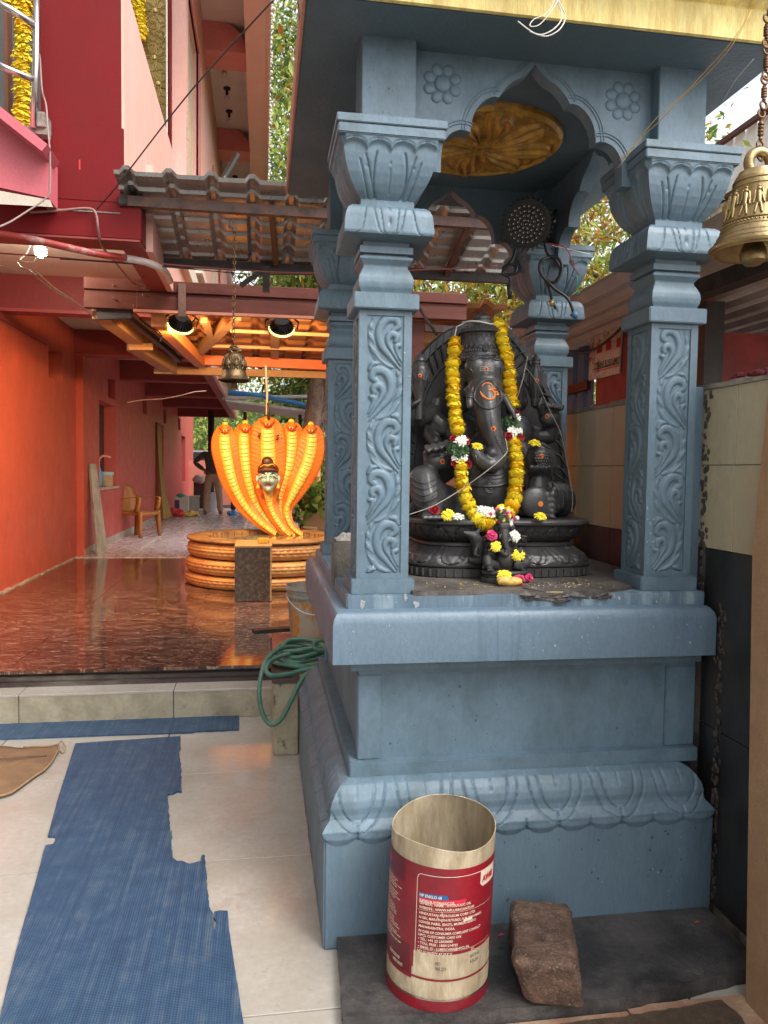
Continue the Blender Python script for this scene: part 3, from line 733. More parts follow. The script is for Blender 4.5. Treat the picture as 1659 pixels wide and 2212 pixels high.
# chipped and splashed paint on the masonry
def chips(name, n, box_, ax, m, smin, smax, seed):
    rs = random.Random(seed); L = []
    for _ in range(n):
        u_, v_ = rs.uniform(box_[0], box_[1]), rs.uniform(box_[2], box_[3]); s_ = rs.uniform(smin, smax)*(1 if rs.random() < .8 else 2); k = rs.randint(6, 10); el = rs.uniform(.5, 2.2)
        pts = [(u_, v_)]+[(u_+math.cos(6.283*i/k)*s_*rs.uniform(.4,1.3), v_+math.sin(6.283*i/k)*s_*el*rs.uniform(.4,1.3)) for i in range(k)]
        e_ = ax[1]-len(L)*5e-6
        L.append(([(a, e_, b) if ax[0] == 'y' else (e_, a, b) for a, b in pts], [(0, 1+i, 1+(i+1) % k) for i in range(k)]))
    o = mk(name, *join(L), m, shrine); tag(o, kind='stuff')
CHL = mat('bare_plaster_chip', (.34,.36,.36), .8, .15, 60, .3, 90); CHD = mat('old_dark_paint_fleck', (.045,.07,.085), .7, .2, 60, .3, 90); CHB = mat('brown_grime_spot', (.13,.11,.09), .8)
chips('paint_chip', 38, (X0+.03, X1-.03, .86, .965), ('y', Y0+.0213), CHL, .0008, .0022, 1); chips('dark_fleck', 60, (X0+.3, X1-.05, .06, .30), ('y', Y0-.0007), CHD, .001, .0035, 2)
chips('paint_chip', 34, (X0+.05, X1-.03, .03, .31), ('y', Y0-.0008), CHL, .0007, .002, 3); chips('grime_spot', 46, (X0+.15, X1-.1, .53, .77), ('y', Y0+.1183), CHD, .0008, .0022, 4)
chips('grime_spot', 40, (X0+.02, X1-.02, .004, .03), ('y', Y0-.0009), CHB, .003, .012, 5); chips('grime_spot', 40, (Y0+.02, Y1-.1, .004, .028), ('x', X0-.0009), CHB, .003, .012, 6)
chips('paint_chip', 14, (XR+.004, XR+.03, 1.10, 1.30), ('y', YF-.0006), CHL, .001, .004, 7); chips('paint_chip', 12, (XL+.004, XL+PW-.004, 1.08, 1.85), ('y', YF-.0006), CHL, .0006, .0018, 8)
chips('paint_chip', 16, (XL, XR+PW, 1.0, 1.025), ('y', Y0+.0672), CHL, .001, .006, 9); chips('grime_spot', 26, (XL+.01, XL+PW-.01, 2.40, 2.64), ('y', YF-.0006), CHD, .0006, .002, 10)
# ============================================================ STONE IDOL
def gcaps(a, b, ra, rb, n=12):
    """closed tapered capsule"""
    a = Vector(a); b = Vector(b); d = b-a; L = d.length
    if L < 1e-6: return gsphere(a, max(ra, rb), n, 8)
    t = d/L; s = t.cross(Vector((0, 0, 1)) if abs(t.z) < .9 else Vector((1, 0, 0))).normalized(); q = t.cross(s)
    V = []; F = []; rings = []
    for k in range(5):
        th = -math.pi/2+math.pi/2*(k+.0)/4
        rings.append((a+t*(math.sin(th)*ra), math.cos(th)*ra))
    for k in range(5):
        th = math.pi/2*k/4
        rings.append((b+t*(math.sin(th)*rb), math.cos(th)*rb))
    rings[0] = (rings[0][0], ra*.02); rings[-1] = (rings[-1][0], rb*.02)
    for c, r_ in rings:
        for k in range(n):
            an = 2*math.pi*k/n; V.append(c+s*(math.cos(an)*r_)+q*(math.sin(an)*r_))
    for i in range(len(rings)-1):
        for k in range(n):
            F.append((i*n+k, i*n+(k+1)%n, (i+1)*n+(k+1)%n, (i+1)*n+k))
    F.append(tuple(range(n))[::-1]); F.append(tuple((len(rings)-1)*n+k for k in range(n)))
    return V, F
U_ = .0004988     # metres per close-up unit at Y 2.7
blobs = []
def ball(x, y, Y, r, sc=(1, 1, 1)): blobs.append(gsphere(G(x, y, Y), r*U_, 20, 14, sc))
def chain(pts):
    for (a, b) in zip(pts[:-1], pts[1:]):
        blobs.append(gcaps(G(*a[:3]), G(*b[:3]), a[3]*U_, b[3]*U_))
# torso, belly, chest
ball(640, 1330, 2.70, 238, (1, .8, 1.0)); ball(630, 1120, 2.74, 190, (1.1, .7, 1.0)); ball(620, 960, 2.78, 200, (1.15, .6, .8))
ball(640, 1500, 2.75, 260, (1.2, .8, .5))
# head: dome, cheeks, ears
ball(598, 520, 2.70, 142, (1.0, .9, 1.05)); ball(535, 478, 2.685, 82, (1, 1, 1.1)); ball(668, 478, 2.685, 82, (1, 1, 1.1)); ball(605, 640, 2.685, 134, (1.0, .9, 1.05))
ball(600, 420, 2.74, 145, (1, .9, 1))
ball(500, 650, 2.70, 55); ball(715, 650, 2.70, 55)
chain([(455, 520, 2.76, 50), (430, 650, 2.78, 66), (440, 760, 2.79, 50)]); chain([(745, 520, 2.76, 50), (790, 650, 2.78, 70), (800, 780, 2.79, 55)])
chain([(430, 560, 2.80, 60), (400, 700, 2.81, 70)]); chain([(800, 560, 2.80, 60), (840, 720, 2.81, 75)])
# trunk
chain([(605, 660, 2.66, 112), (615, 760, 2.63, 100), (630, 860, 2.61, 86), (655, 960, 2.60, 74), (690, 1060, 2.595, 64), (700, 1120, 2.59, 58), (670, 1165, 2.585, 52), (610, 1165, 2.58, 50), (560, 1120, 2.575, 46), (535, 1080, 2.575, 44)])
ball(648, 1085, 2.585, 42)
# sweet bowl at the trunk tip
chain([(520, 1070, 2.575, 30), (575, 1050, 2.575, 26)])
# tusks
chain([(495, 670, 2.63, 26), (490, 720, 2.61, 27), (492, 745, 2.605, 26)])
chain([(730, 680, 2.63, 28), (765, 740, 2.61, 25), (800, 800, 2.595, 20), (815, 838, 2.59, 14)])
# shoulders and arms
ball(440, 930, 2.78, 132); ball(820, 930, 2.78, 132)
chain([(430, 930, 2.79, 83), (300, 900, 2.82, 73), (215, 820, 2.83, 66)]); chain([(215, 800, 2.83, 71), (160, 830, 2.80, 65), (110, 850, 2.77, 53)])
chain([(260, 720, 2.85, 47), (215, 950, 2.84, 57), (250, 1000, 2.80, 47)])
chain([(440, 960, 2.76, 78), (340, 1080, 2.74, 66), (250, 1140, 2.70, 59)])
chain([(820, 930, 2.79, 83), (960, 960, 2.80, 73), (1050, 960, 2.79, 66)]); chain([(1060, 960, 2.79, 65), (1085, 880, 2.77, 59), (1080, 840, 2.76, 54)])
chain([(830, 980, 2.77, 78), (900, 1120, 2.75, 65), (960, 1180, 2.72, 59)])
# upper hands (fists with curled fingers)
ball(1060, 830, 2.74, 71, (1.2, .8, 1)); ball(110, 800, 2.75, 68, (1, .8, 1.1))
for i in range(4):
    chain([(1035+i*36, 770, 2.73, 17), (1040+i*37, 735+i*6, 2.705, 17), (1038+i*35, 750+i*6, 2.69, 15)])
    chain([(75+i*16, 760-i*8, 2.72, 15), (95+i*14, 735-i*8, 2.70, 15)])
chain([(1010, 800, 2.72, 22), (985, 745, 2.70, 19), (1000, 700, 2.70, 15)])
# lower left palm, open, fingers raised
ball(270, 1140, 2.66, 88, (1.25, .6, .75)); ball(230, 1100, 2.67, 71, (1, .6, 1))
for i, (x, y, l) in enumerate(((200, 1050, 45), (245, 1040, 55), (290, 1030, 60), (335, 1015, 58))):
    chain([(x, y+35, 2.65, 22), (x-8, y-10, 2.625, 21), (x+2, y+18, 2.60, 18)])
chain([(330, 1150, 2.65, 28), (355, 1100, 2.62, 24), (350, 1070, 2.61, 20)])
# lower right hand with sweet ball
ball(990, 1130, 2.66, 109, (1.0, .7, 1.0)); ball(1000, 1110, 2.615, 65, (1, .6, 1))
for i in range(4): chain([(920+i*45, 1230, 2.64, 26), (925+i*43, 1195-abs(i-1.5)*4, 2.60, 23), (930+i*41, 1180, 2.59, 17)])
chain([(930, 1080, 2.66, 35), (1000, 1040, 2.65, 40), (1070, 1090, 2.65, 35), (1085, 1170, 2.65, 31)])
chain([(975, 1260, 2.66, 71), (970, 1330, 2.66, 83)])
# legs
chain([(460, 1480, 2.74, 130), (240, 1400, 2.66, 125), (170, 1300, 2.66, 115)]); chain([(170, 1290, 2.66, 118), (190, 1400, 2.62, 110), (230, 1500, 2.60, 75)])
ball(170, 1290, 2.66, 120, (1, .9, 1.05)); ball(90, 1480, 2.66, 60, (1, 1, .8))
chain([(200, 1520, 2.58, 42), (240, 1530, 2.53, 40), (250, 1545, 2.50, 26)])
for i in range(5): chain([(175+i*33, 1515, 2.53, 19), (172+i*35, 1535, 2.485, 19), (170+i*36, 1545, 2.478, 15)])
chain([(780, 1500, 2.74, 130), (1000, 1400, 2.72, 135), (1130, 1400, 2.72, 120)]); ball(1130, 1420, 2.72, 125, (1, .9, 1.0))
chain([(1100, 1450, 2.68, 70), (1000, 1470, 2.60, 85), (940, 1450, 2.60, 85)]); ball(960, 1430, 2.58, 100, (1.2, .5, 1.15)); ball(900, 1490, 2.60, 70, (1.2, .6, .6))
for i in range(5): chain([(1040, 1375+i*38, 2.575, 20), (1075, 1375+i*40, 2.565, 21-i*.5), (1092, 1378+i*40, 2.563, 15)])
ball(1090, 1340, 2.57, 24)
me = mesh('body', *join(blobs))
idol = thing('stone_idol', 'large black stone seated elephant-headed idol with orange marks, on the platform between the pillars', 'idol', tuple(G(620, 1940, 2.78)))
def remeshed(me, vox, iters, name='body'):
    tmp = bpy.data.objects.new('tmp', me); C.objects.link(tmp)
    rm = tmp.modifiers.new('r', 'REMESH'); rm.mode = 'VOXEL'; rm.voxel_size = vox
    if iters:
        s_ = tmp.modifiers.new('s', 'SMOOTH'); s_.iterations = iters; s_.factor = .5
    dg = bpy.context.evaluated_depsgraph_get(); out = bpy.data.meshes.new_from_object(tmp.evaluated_get(dg), depsgraph=dg)
    bpy.data.objects.remove(tmp); out.name = name; out.materials.clear()
    return out
bodyme = remeshed(me, .0042, 6)
body = link('body', bodyme, STONE, idol, True)
BV = BVHTree.FromPolygons([v.co for v in bodyme.vertices], [p.vertices[:] for p in bodyme.polygons])
def onbody(x, y, off=.0, r_=None):
    q = G(x, y, 2.6); d = (q-Vector(CAM)).normalized()
    hit = (r_ or BV).ray_cast(Vector(CAM), d)
    if hit[0] is None: return G(x, y, 2.75)
    return hit[0]+hit[1]*off
def bodyline(name, pts, r_, m, par, sm=5, closed=False, segs=6, lift=.35, flat=1.0):
    P2 = [(p.x, p.y) for p in smooth_path([(a, b, 0) for a, b in pts], sm, closed)]
    Q3 = [onbody(a, b, r_*lift) for a, b in P2]
    for _ in range(2):
        Q3 = [Q3[i] if (i in (0, len(Q3)-1) and not closed) else (Q3[i-1]+Q3[i]*2+Q3[(i+1) % len(Q3)])/4 for i in range(len(Q3))]
    rr = r_
    return tube(name, Q3, rr, m, par, segs, closed, flat=flat)
# backplate halo
def halo():
    n, m = 60, 40
    prof = []
    arcpts = [(p.x, p.y) for p in smooth_path([(a, b, 0) for a, b in ((-40,1560),(-60,1300),(-30,1000),(10,760),(70,520),(180,340),(330,215),(500,150),(640,140),(760,190),(880,330),(1000,520),(1090,730),(1150,950),(1190,1250),(1210,1400),(1215,1540))], 6)]
    out = [G(a, b, 2.93) for a, b in arcpts]; cen = G(600, 1100, 2.93)
    rings = [(1.0, 2.955), (1.0, 2.925), (.985, 2.912), (.93, 2.910), (.915, 2.918), (.78, 2.918), (.77, 2.925), (0.02, 2.93)]
    V = []; F = []; N = len(out)
    for (k, Yk) in rings:
        for q in out:
            p = cen.lerp(q, k); V.append((p.x, Yk, p.z))
    for i in range(len(rings)-1):
        for j in range(N-1): F.append((i*N+j, i*N+j+1, (i+1)*N+j+1, (i+1)*N+j))
    n0 = len(V)
    for q in out: V.append((q.x, 2.985, q.z))
    V.append((cen.x, 2.99, cen.z)); 
    for j in range(N-1): F.append((j+1, j, n0+j, n0+j+1)); F.append((n0+j+1, n0+j, len(V)-1))
    me = mesh('backplate', V, F); fixn(me); o = link('backplate', me, STONE_M, idol); autosm(o)
    L_ = []
    for j in range(8, N-8, 2):
        a = cen.lerp(out[j], .80); b = cen.lerp(out[j+1], .9); c = cen.lerp(out[min(j+3, N-1)], .985)
        L_.append(gtube([(a.x, 2.915, a.z), (b.x, 2.906, b.z), (c.x, 2.912, c.z)], [.002, .0045, .001], 5))
    me = mesh('flame_carving', *join(L_)); fixn(me); link('flame_carving', me, STONE_M, o, True)
halo()
# crown (tapered, banded) and finial
cc = G(575, 400, 2.745); cz = lambda y: G(570, y, 2.70).z-cc.z
u = U_
crown_prof = [(0,cz(440)),(150*u,cz(430)),(158*u,cz(395)),(150*u,cz(375)),(146*u,cz(350)),(138*u,cz(345)),(134*u,cz(300)),(126*u,cz(240)),(130*u,cz(232)),(150*u,cz(225)),(152*u,cz(214)),(142*u,cz(200)),(120*u,cz(180)),(92*u,cz(165)),(70*u,cz(155)),(72*u,cz(145)),(66*u,cz(130)),(58*u,cz(128)),(60*u,cz(118)),(50*u,cz(100)),(30*u,cz(80)),(12*u,cz(66)),(0,cz(62))]
crown_prof = [(a*1.07, b) for a, b in crown_prof]
crown = lathe('crown', crown_prof, (cc.x, cc.y, cc.z), STONE, idol, 48, sy=.92)
L_ = []
def cr(a, y, rad):
    rad *= 1.07
    return (cc.x+math.cos(a)*rad*u, cc.y+math.sin(a)*rad*u*.92, cc.z+cz(y))
for k in range(22):
    a = 2*math.pi*k/22
    for sg in (-1, 1): L_.append(gtube([cr(a+sg*t*.45, 345-t*100, 139-t*12) for t in (0, .33, .66, 1)], .0019, 5))
for k in range(60):
    a = 2*math.pi*k/60; L_.append(gtube([cr(a, 372, 150), cr(a, 348, 146)], .0024, 5)); L_.append(gsphere(cr(a, 221, 153), .0030, 6, 4))
for k in range(36):
    a = 2*math.pi*k/36; L_.append(gsphere(cr(a, 412, 160), .0058, 8, 5)); L_.append(gtube([cr(a, 124, 60), cr(a, 98, 48), cr(a, 74, 20)], .0018, 4)); L_.append(gtube([cr(a, 205, 147), cr(a, 180, 121)], .002, 4))
for (x, y, r_) in ((610, 330, 20), ):
    for k in range(1, 4): L_.append(gtube([onq for onq in [(cc.x+.055*0+G(x, y, 2.668).x-cc.x+math.cos(t)*r_*u*k/2.2, 2.664, G(x, y, 2.668).z+math.sin(t)*r_*u*k/2.2) for t in np.linspace(0, 6.2, 20)]], .0018, 5))
me = mesh('crown_carving', *join(L_)); fixn(me); tag(link('crown_carving', me, STONE, crown, True), kind='stuff')
# jewelled brow band ends, necklace, belly serpent band, armlets, anklets
for pts, rr in ([[(470,420),(520,425),(560,405),(600,412),(640,405),(680,425),(722,425)], 7], [[(470,395),(540,380),(600,385),(660,380),(720,400)], 5]):
    bodyline('brow_band', pts, rr*u, STONE, idol)
for x in (500, 690):
    for k in range(3): bodyline('brow_scroll', [(x+math.cos(t)*(34-9*k), 388+math.sin(t)*(22-6*k)) for t in np.linspace(0, 6.283, 12)[:-1]], 4*u, STONE, crown, closed=True)
bodyline('belt', [(470,1300),(540,1315),(600,1318),(680,1318),(740,1300),(800,1290)], 12*u, STONE, idol)
for rr in (44, 34): bodyline('navel_medallion', [(640+math.cos(t)*rr, 1320+math.sin(t)*rr*1.05) for t in np.linspace(0, 6.283, 16)[:-1]], 6*u, STONE, idol, closed=True)
bodyline('serpent_hood', [(640,1260),(622,1290),(630,1330),(655,1340),(662,1300),(640,1270)], 6*u, STONE, idol)
for k, dy in enumerate((0, 28)): bodyline('necklace', [(470,980+dy),(520,1060+dy),(560,1180+dy),(600,1225+dy),(680,1240+dy),(760,1200+dy),(790,1120+dy),(810,1000+dy)], (9-2*k)*u, STONE, idol)
for (x, y) in ((250, 940), (300, 955)): pass
for k in range(5): bodyline('leg_drape', [(80+k*4, 1250+k*42), (130, 1290+k*42), (190, 1300+k*42), (270, 1255+k*42)], 5.5*u, STONE, idol)
for k in range(4): bodyline('leg_drape', [(1040+k*38, 1300-k*4), (1080+k*34, 1360), (1095+k*30, 1430), (1090+k*28, 1490)], 4*u, STONE, idol)
bodyline('face_plate', [(520,690),(545,620),(600,568),(650,575),(700,640),(722,690),(690,745),(640,770),(585,760),(540,720),(520,690)], 8*u, STONE, idol)
for sg in (0, 1):
    bodyline('eye', [(478+sg*232, 480), (500+sg*214, 490), (516+sg*196, 515), (505+sg*205, 540), (480+sg*230, 530)], 5*u, STONE, idol)
    bodyline('tusk_ring', [(470,678),(495,690),(518,690)] if sg == 0 else [(705,690),(735,680),(752,672)], 7*u, STONE, idol)
for k in range(14):
    y = 850+k*17; x = 645+k*6.5
    bodyline('trunk_notch', [(x-12, y), (x, y+8), (x+12, y-3)], 2.4*u, STONE, idol, sm=3)
bodyline('trunk_line', [(638,800),(650,880),(668,950),(700,1030),(735,1090)], 3*u, STONE, idol)
for k in range(7): bodyline('trunk_coil_ring', [(600+k*16-10, 1060-k*2), (606+k*14, 1085), (600+k*15, 1105)], 1.6*u, STONE, idol, sm=3)
# sweet ball scales on the right hand
for i in range(5):
    for j in range(6):
        a = onbody(960+j*17+(i % 2)*8, 1085+i*19, .0); link('sweet_scale', mesh('sweet_scale', *gsphere(a, .0046, 7, 5, (1, .7, 1))), STONE, idol, True)
for k in range(16):
    t = k/15; a = onbody(905+t*150, 1050-30*math.sin(t*3.1), .002); link('bead', mesh('bead', *gsphere(a, .0042, 7, 5)), STONE, idol, True)
# carried weapons
def lm(name, x, y, Y, prof, sy=1): 
    q = G(x, y, Y); return lathe(name, [(r_*u, -(yy-y)*u*1.0) for r_, yy in prof], (q.x, q.y, q.z), STONE, idol, 24, sy=sy)
lm('carried_mace', 140, 520, 2.72, [(0,860),(28,850),(30,700),(38,640),(44,632),(44,622),(60,600),(68,560),(68,500),(60,470),(52,462),(52,450),(40,440),(46,430),(42,415),(28,395),(10,380),(0,376)])
for k in range(10):
    a0 = 2*math.pi*k/10; q = G(140, 520, 2.72)
    for sg in (-1, 1): tube('mace_lattice', [(q.x+math.cos(a0+sg*t)*68.5*u, q.y+math.sin(a0+sg*t)*68.5*u, q.z-(590-t*110-520)*u) for t in (0, .3, .6, .9)], .0012, STONE, idol, 4)
lm('carried_axe', 960, 560, 2.74, [(0,780),(30,760),(34,700),(52,620),(58,560),(52,500),(34,465),(30,455),(36,445),(30,430),(34,420),(24,400),(8,372),(0,368)])
for k in range(12):
    q = G(960, 560, 2.74); a0 = 2*math.pi*k/12
    tube('axe_flute', [(q.x+math.cos(a0)*r_*u, q.y+math.sin(a0)*r_*u, q.z-(yy-560)*u) for r_, yy in ((35,700),(53,620),(59,560),(53,500),(35,466))], .0022, STONE, idol, 5)
prism('axe_blade', [(1000,520),(1040,515),(1045,560),(1030,640),(1005,600)], lambda a, b: tuple(G(a, b, 2.72)), lambda a, b: tuple(G(a, b, 2.75)), STONE, idol)
# pedestal: rim slab, scalloped lotus throat, flared lotus, base band
pc = (G(612, 1560, 2.78).x, 2.79); 
def sup(r_, a, sx, sy, e=3.2):
    c, s = math.cos(a), math.sin(a); k = (abs(c)**e+abs(s)**e)**(-1/e); return c*k*sx*r_, s*k*sy*r_
def suplathe(name, prof, m, par, n=96, rel=None, sx=.338, sy=.31):
    V = []; F = []; pr = []
    for i in range(len(prof)-1):
        for k in range(4): t = k/4; pr.append((prof[i][0]*(1-t)+prof[i+1][0]*t, prof[i][1]*(1-t)+prof[i+1][1]*t, (i+t)/(len(prof)-1)))
    pr.append((*prof[-1], 1))
    for r_, z, v in pr:
        for k in range(n):
            a = 2*math.pi*k/n; h = rel(a, v) if rel else 0
            x, y = sup(r_+h, a, sx, sy, 4.2); V.append((pc[0]+x, pc[1]+y, z))
    for i in range(len(pr)-1):
        for k in range(n): F.append((i*n+k, i*n+(k+1) % n, (i+1)*n+(k+1) % n, (i+1)*n+k))
    F.append(tuple(range(n))[::-1]); F.append(tuple((len(pr)-1)*n+k for k in range(n)))
    me = mesh(name, V, F); fixn(me); o = link(name, me, m, par, True); autosm(o, 45); return o
zy = lambda y: G(620, y, 2.48).z
zT = zy(1600)+.012
suplathe('seat_slab', [(.93,zy(1606)),(.985,zy(1600)),(1.0,zy(1590)),(1.0,zy(1572)),(.985,zy(1562)),(.5,zy(1562)+.003)], STONE, idol)
def petalrel(cnt, amp):
    def f(a, v):
        q = (a*cnt/(2*math.pi)) % 1-.5
        return -amp*math.exp(-((abs(q)-.42*math.sqrt(max(0, 1-((v-.1)/.85)**2)))/.035)**2)-amp*.7*math.exp(-((abs(q)-.25*math.sqrt(max(0, 1-((v-.1)/.7)**2)))/.03)**2)
    return f
suplathe('throat', [(.80,zy(1728)),(.84,zy(1715)),(.90,zy(1680)),(.93,zy(1640)),(.935,zy(1606))], STONE_M, idol, 380, petalrel(26, .022))
suplathe('neck_ring', [(.83,zy(1760)),(.85,zy(1752)),(.85,zy(1735)),(.82,zy(1726))], STONE, idol)
def pr2(a, v): return petalrel(22, .020)(a, 1-v)
suplathe('lotus_flare', [(1.0,zy(1880)),(.995,zy(1860)),(.965,zy(1820)),(.90,zy(1785)),(.85,zy(1758))], STONE, idol, 380, pr2)
suplathe('base_band', [(1.0,1.041),(1.01,1.043),(1.01,zy(1905)),(.985,zy(1898)),(1.01,zy(1892)),(1.012,zy(1880)),(.98,zy(1878))], STONE_M, idol)
L_ = []
for k in range(90):
    a = 2*math.pi*k/90; x, y = sup(1.012, a, .338, .31, 4.2); L_.append(gbox(pc[0]+x-.004, pc[0]+x+.004, pc[1]+y-.004, pc[1]+y+.004, 1.045, zy(1908)))
o = mk('base_flutes', *join(L_), STONE_M, idol); tag(o, kind='stuff')
# mouse carved against the pedestal
mb = []
def mch(pts):
    for a, b in zip(pts[:-1], pts[1:]): mb.append(gcaps(G(*a[:3]), G(*b[:3]), a[3]*u, b[3]*u))
mch([(560,1830,2.47,42),(560,1760,2.47,48),(545,1700,2.465,40),(520,1670,2.46,36)]); mch([(520,1668,2.46,34),(480,1655,2.45,20),(455,1645,2.445,12)]); mch([(545,1650,2.465,14),(560,1625,2.465,16)])
mch([(540,1760,2.44,16),(530,1800,2.435,14),(560,1815,2.435,12)]); mch([(500,1840,2.46,22),(560,1850,2.46,26)])
mme = remeshed(mesh('m', *join(mb)), .003, 5, 'carved_mouse'); link('carved_mouse', mme, STONE_M, idol, True)
# painted marks
OPAINT = mat('orange_vermilion_paste', (.72,.22,.04), .7, .15, 60, .3, 200); RPAINT = mat('red_kumkum', (.35,.01,.012), .8, .2, 60, .3, 200); WPAINT = mat('pale_sandal_lines', (.40,.34,.26), .8)
def dot(x, y, r_, m, k=1.0):
    p0 = onbody(x, y); n = 14; V = [onbody(x, y, .0016)]
    V += [onbody(x+math.cos(2*math.pi*i/n)*r_, y+math.sin(2*math.pi*i/n)*r_*k, .0012) for i in range(n)]
    return mk('painted_mark', V, [(0, 1+i, 1+(i+1) % n) for i in range(n)], m, idol, True)
for (x, y, r_) in ((662, 910, 17), (300, 1143, 17), (1040, 822, 14), (995, 1443, 18), (998, 1105, 18), (611, 488, 15)):
    dot(x, y, r_, OPAINT, 1.1)
    if x != 995: 
        p = onbody(x, y, .003); link('kumkum_dot', mesh('kumkum_dot', *gsphere(p, r_*u*.55, 8, 6, (1, .3, 1))), RPAINT, idol, True)
for q, (x, y) in enumerate(((140, 535), (968, 570))):
    p = G(x, y, 2.72-70*u if q == 0 else 2.74-60*u)+Vector((0, -.001, 0)); link('painted_mark', mesh('painted_mark', *gsphere(p, 15*u, 12, 8, (1, .25, 1))), OPAINT, idol, True); link('kumkum_dot', mesh('kumkum_dot', *gsphere(p+Vector((0,-.003,0)), 8*u, 8, 6, (1, .3, 1))), RPAINT, idol, True)
def paint(pts, r_, m=OPAINT, sm=6, taper=True):
    P2 = [(p.x, p.y) for p in smooth_path([(a, b, 0) for a, b in pts], sm)]
    n = len(P2); L = []; 
    Q3 = [onbody(a, b, .0012) for a, b in P2]
    rr = [r_*u*(.45+.55*math.sin(math.pi*min(1, (i+1)/n*1.05))**.6) if taper else r_*u for i in range(n)]
    return tube('painted_sign', Q3, rr, m, idol, 6, flat=1.0)
paint([(583,612),(590,598),(612,590),(640,597),(650,615),(640,632),(622,640)], 6.5)
paint([(622,640),(650,640),(668,660),(665,690),(640,704),(612,698),(588,676),(570,650)], 8)
paint([(645,640),(662,628),(676,632)], 6); paint([(655,655),(675,650),(690,660),(680,670)], 7); 
paint([(590,690),(575,665),(568,645)], 5)
paint([(668,668),(690,672),(696,664)], 6)
dot(673, 630, 9, RPAINT)
for k in (-1, 0, 1): paint([(566,494+k*13),(575,487+k*13),(646,489+k*13),(650,496+k*13)], 2.2, WPAINT, 3, False)
paint([(598,505),(605,480),(611,458),(617,480),(622,505),(611,524),(600,508)], 2.5, WPAINT, 4, False)

# ---- small idol: the same figure, small, on its own plinth
sm_ = thing('small_stone_idol', 'small black stone elephant-headed idol standing in front of the big one at its base', 'idol', tuple(G(740, 1960, 2.40)))
SI = .262
c0 = G(620, 1560, 2.70); base = G(740, 1925, 2.40); zb_ = 1.041
smb = link('body', bodyme.copy(), None, None, True)
smb.data.materials.clear(); smb.data.materials.append(STONE_M)
def small_T(o, par):
    o.matrix_parent_inverse = Matrix.Identity(4); o.parent = par
    T = Matrix.Translation(Vector((base.x, 2.395, zb_+.038))-sm_.location) @ Matrix.Diagonal((SI*.98, SI*.85, SI, 1)) @ Matrix.Translation(-c0)
    o.matrix_basis = T
small_T(smb, sm_)
cro = link('crown', crown.data.copy(), None, None, True); cro.data.materials.clear(); cro.data.materials.append(STONE_M); small_T(cro, sm_)
for nm, sx_, y0_, y1_, ins in (('plinth', .082, 1.041, 1.058, 0), ('plinth', .072, 1.0585, 1.068, 0), ('plinth', .080, 1.0685, 1.079, 0)):
    lathe(nm, [(0,y0_),(sx_*.98,y0_),(sx_,y0_+.004),(sx_*.98,y1_-.002),(sx_*.94,y1_),(0,y1_)], (base.x, 2.395, 0), STONE_M, sm_, 36, sy=.62)
hp = G(745, 1640, 2.43); V, F = gprism([(base.x+math.cos(t)*.066, 1.075+max(0, math.sin(t))*.165) for t in np.linspace(0, math.pi, 20)], lambda a, b: (a, 2.425, b), lambda a, b: (a, 2.437, b))
mk('backplate', V, F, STONE_M, sm_)

# ============================================================ FLOWERS
MG = [mat('marigold_yellow', (.93,.66,.015), .7, .12, 60, .0, 50), mat('marigold_deep', (.92,.58,.01), .7, .12, 60, 0, 50), mat('marigold_lemon', (.90,.72,.03), .7, .1, 60, 0, 50)]
ROSE = mat('dark_red_petals', (.35,.008,.02), .6, .2, 40, 0); WHITEF = mat('white_petals', (.80,.78,.68), .6, .06, 40, 0); PINKF = mat('magenta_petals', (.62,.03,.14), .6, .15, 40, 0)
GREENF = mat('dark_green_leaf', (.03,.085,.02), .5, .25, 20, 0); YF_ = mat('yellow_daisy_petals', (.90,.72,.03), .6, .1, 40, 0); LGREEN = mat('light_green_stem', (.20,.30,.06), .6)
def flower_mesh(name, n, r_, hgt, m, rows=5, wide=.36, curl=.5, seed=0, squash=1.0):
    rs = np.random.RandomState(seed); V = []; F = []
    for row in range(rows):
        t = (row+.5)/rows; el = -.35+1.75*t; k = max(4, int(n/rows*(1.15-.55*t)))
        for q in range(k):
            a = 2*math.pi*(q+.5*(row % 2))/k+rs.uniform(-.15, .15); e = el+rs.uniform(-.12, .12)
            d = Vector((math.cos(a)*math.cos(e), math.sin(a)*math.cos(e), math.sin(e)*squash)); s = Vector((-math.sin(a), math.cos(a), 0)); upv = d.cross(s)
            L_ = r_*rs.uniform(.78, 1.10); wd = r_*wide*rs.uniform(.8, 1.2)
            b0 = d*(L_*.35); m0 = d*(L_*.75)+upv*(L_*.06); t0 = d*L_-upv*(L_*curl*.3)
            n0 = len(V)
            V += [b0-s*wd*.3, b0+s*wd*.3, m0+s*wd, m0-s*wd, t0+s*wd*.75, t0-s*wd*.75, t0+d*(L_*.06)]
            F += [(n0, n0+1, n0+2, n0+3), (n0+3, n0+2, n0+4, n0+5), (n0+5, n0+4, n0+6)]
    v, f = gsphere((0, 0, 0), r_*.62, 10, 6, (1, 1, squash)); n0 = len(V); V += v; F += [tuple(i+n0 for i in q) for q in f]
    me = mesh(name, V, F); me.materials.append(m); return me
MGM = [flower_mesh('marigold', 90, .030, .02, MG[k % 3], 6, .24, .9, k, .80) for k in range(6)]
ROSEM = flower_mesh('rose', 30, .019, .02, ROSE, 4, .55, -.3, 11, .9); WM = flower_mesh('white_bloom', 50, .024, .01, WHITEF, 3, .14, .3, 12, .5)
YM = flower_mesh('yellow_bloom', 60, .024, .01, YF_, 4, .16, .3, 13, .5); PM_ = flower_mesh('pink_bloom', 40, .018, .01, PINKF, 4, .35, .2, 14, .8)
LEAFM = flower_mesh('leaf_bundle', 110, .027, .01, GREENF, 6, .12, .2, 15, .75)
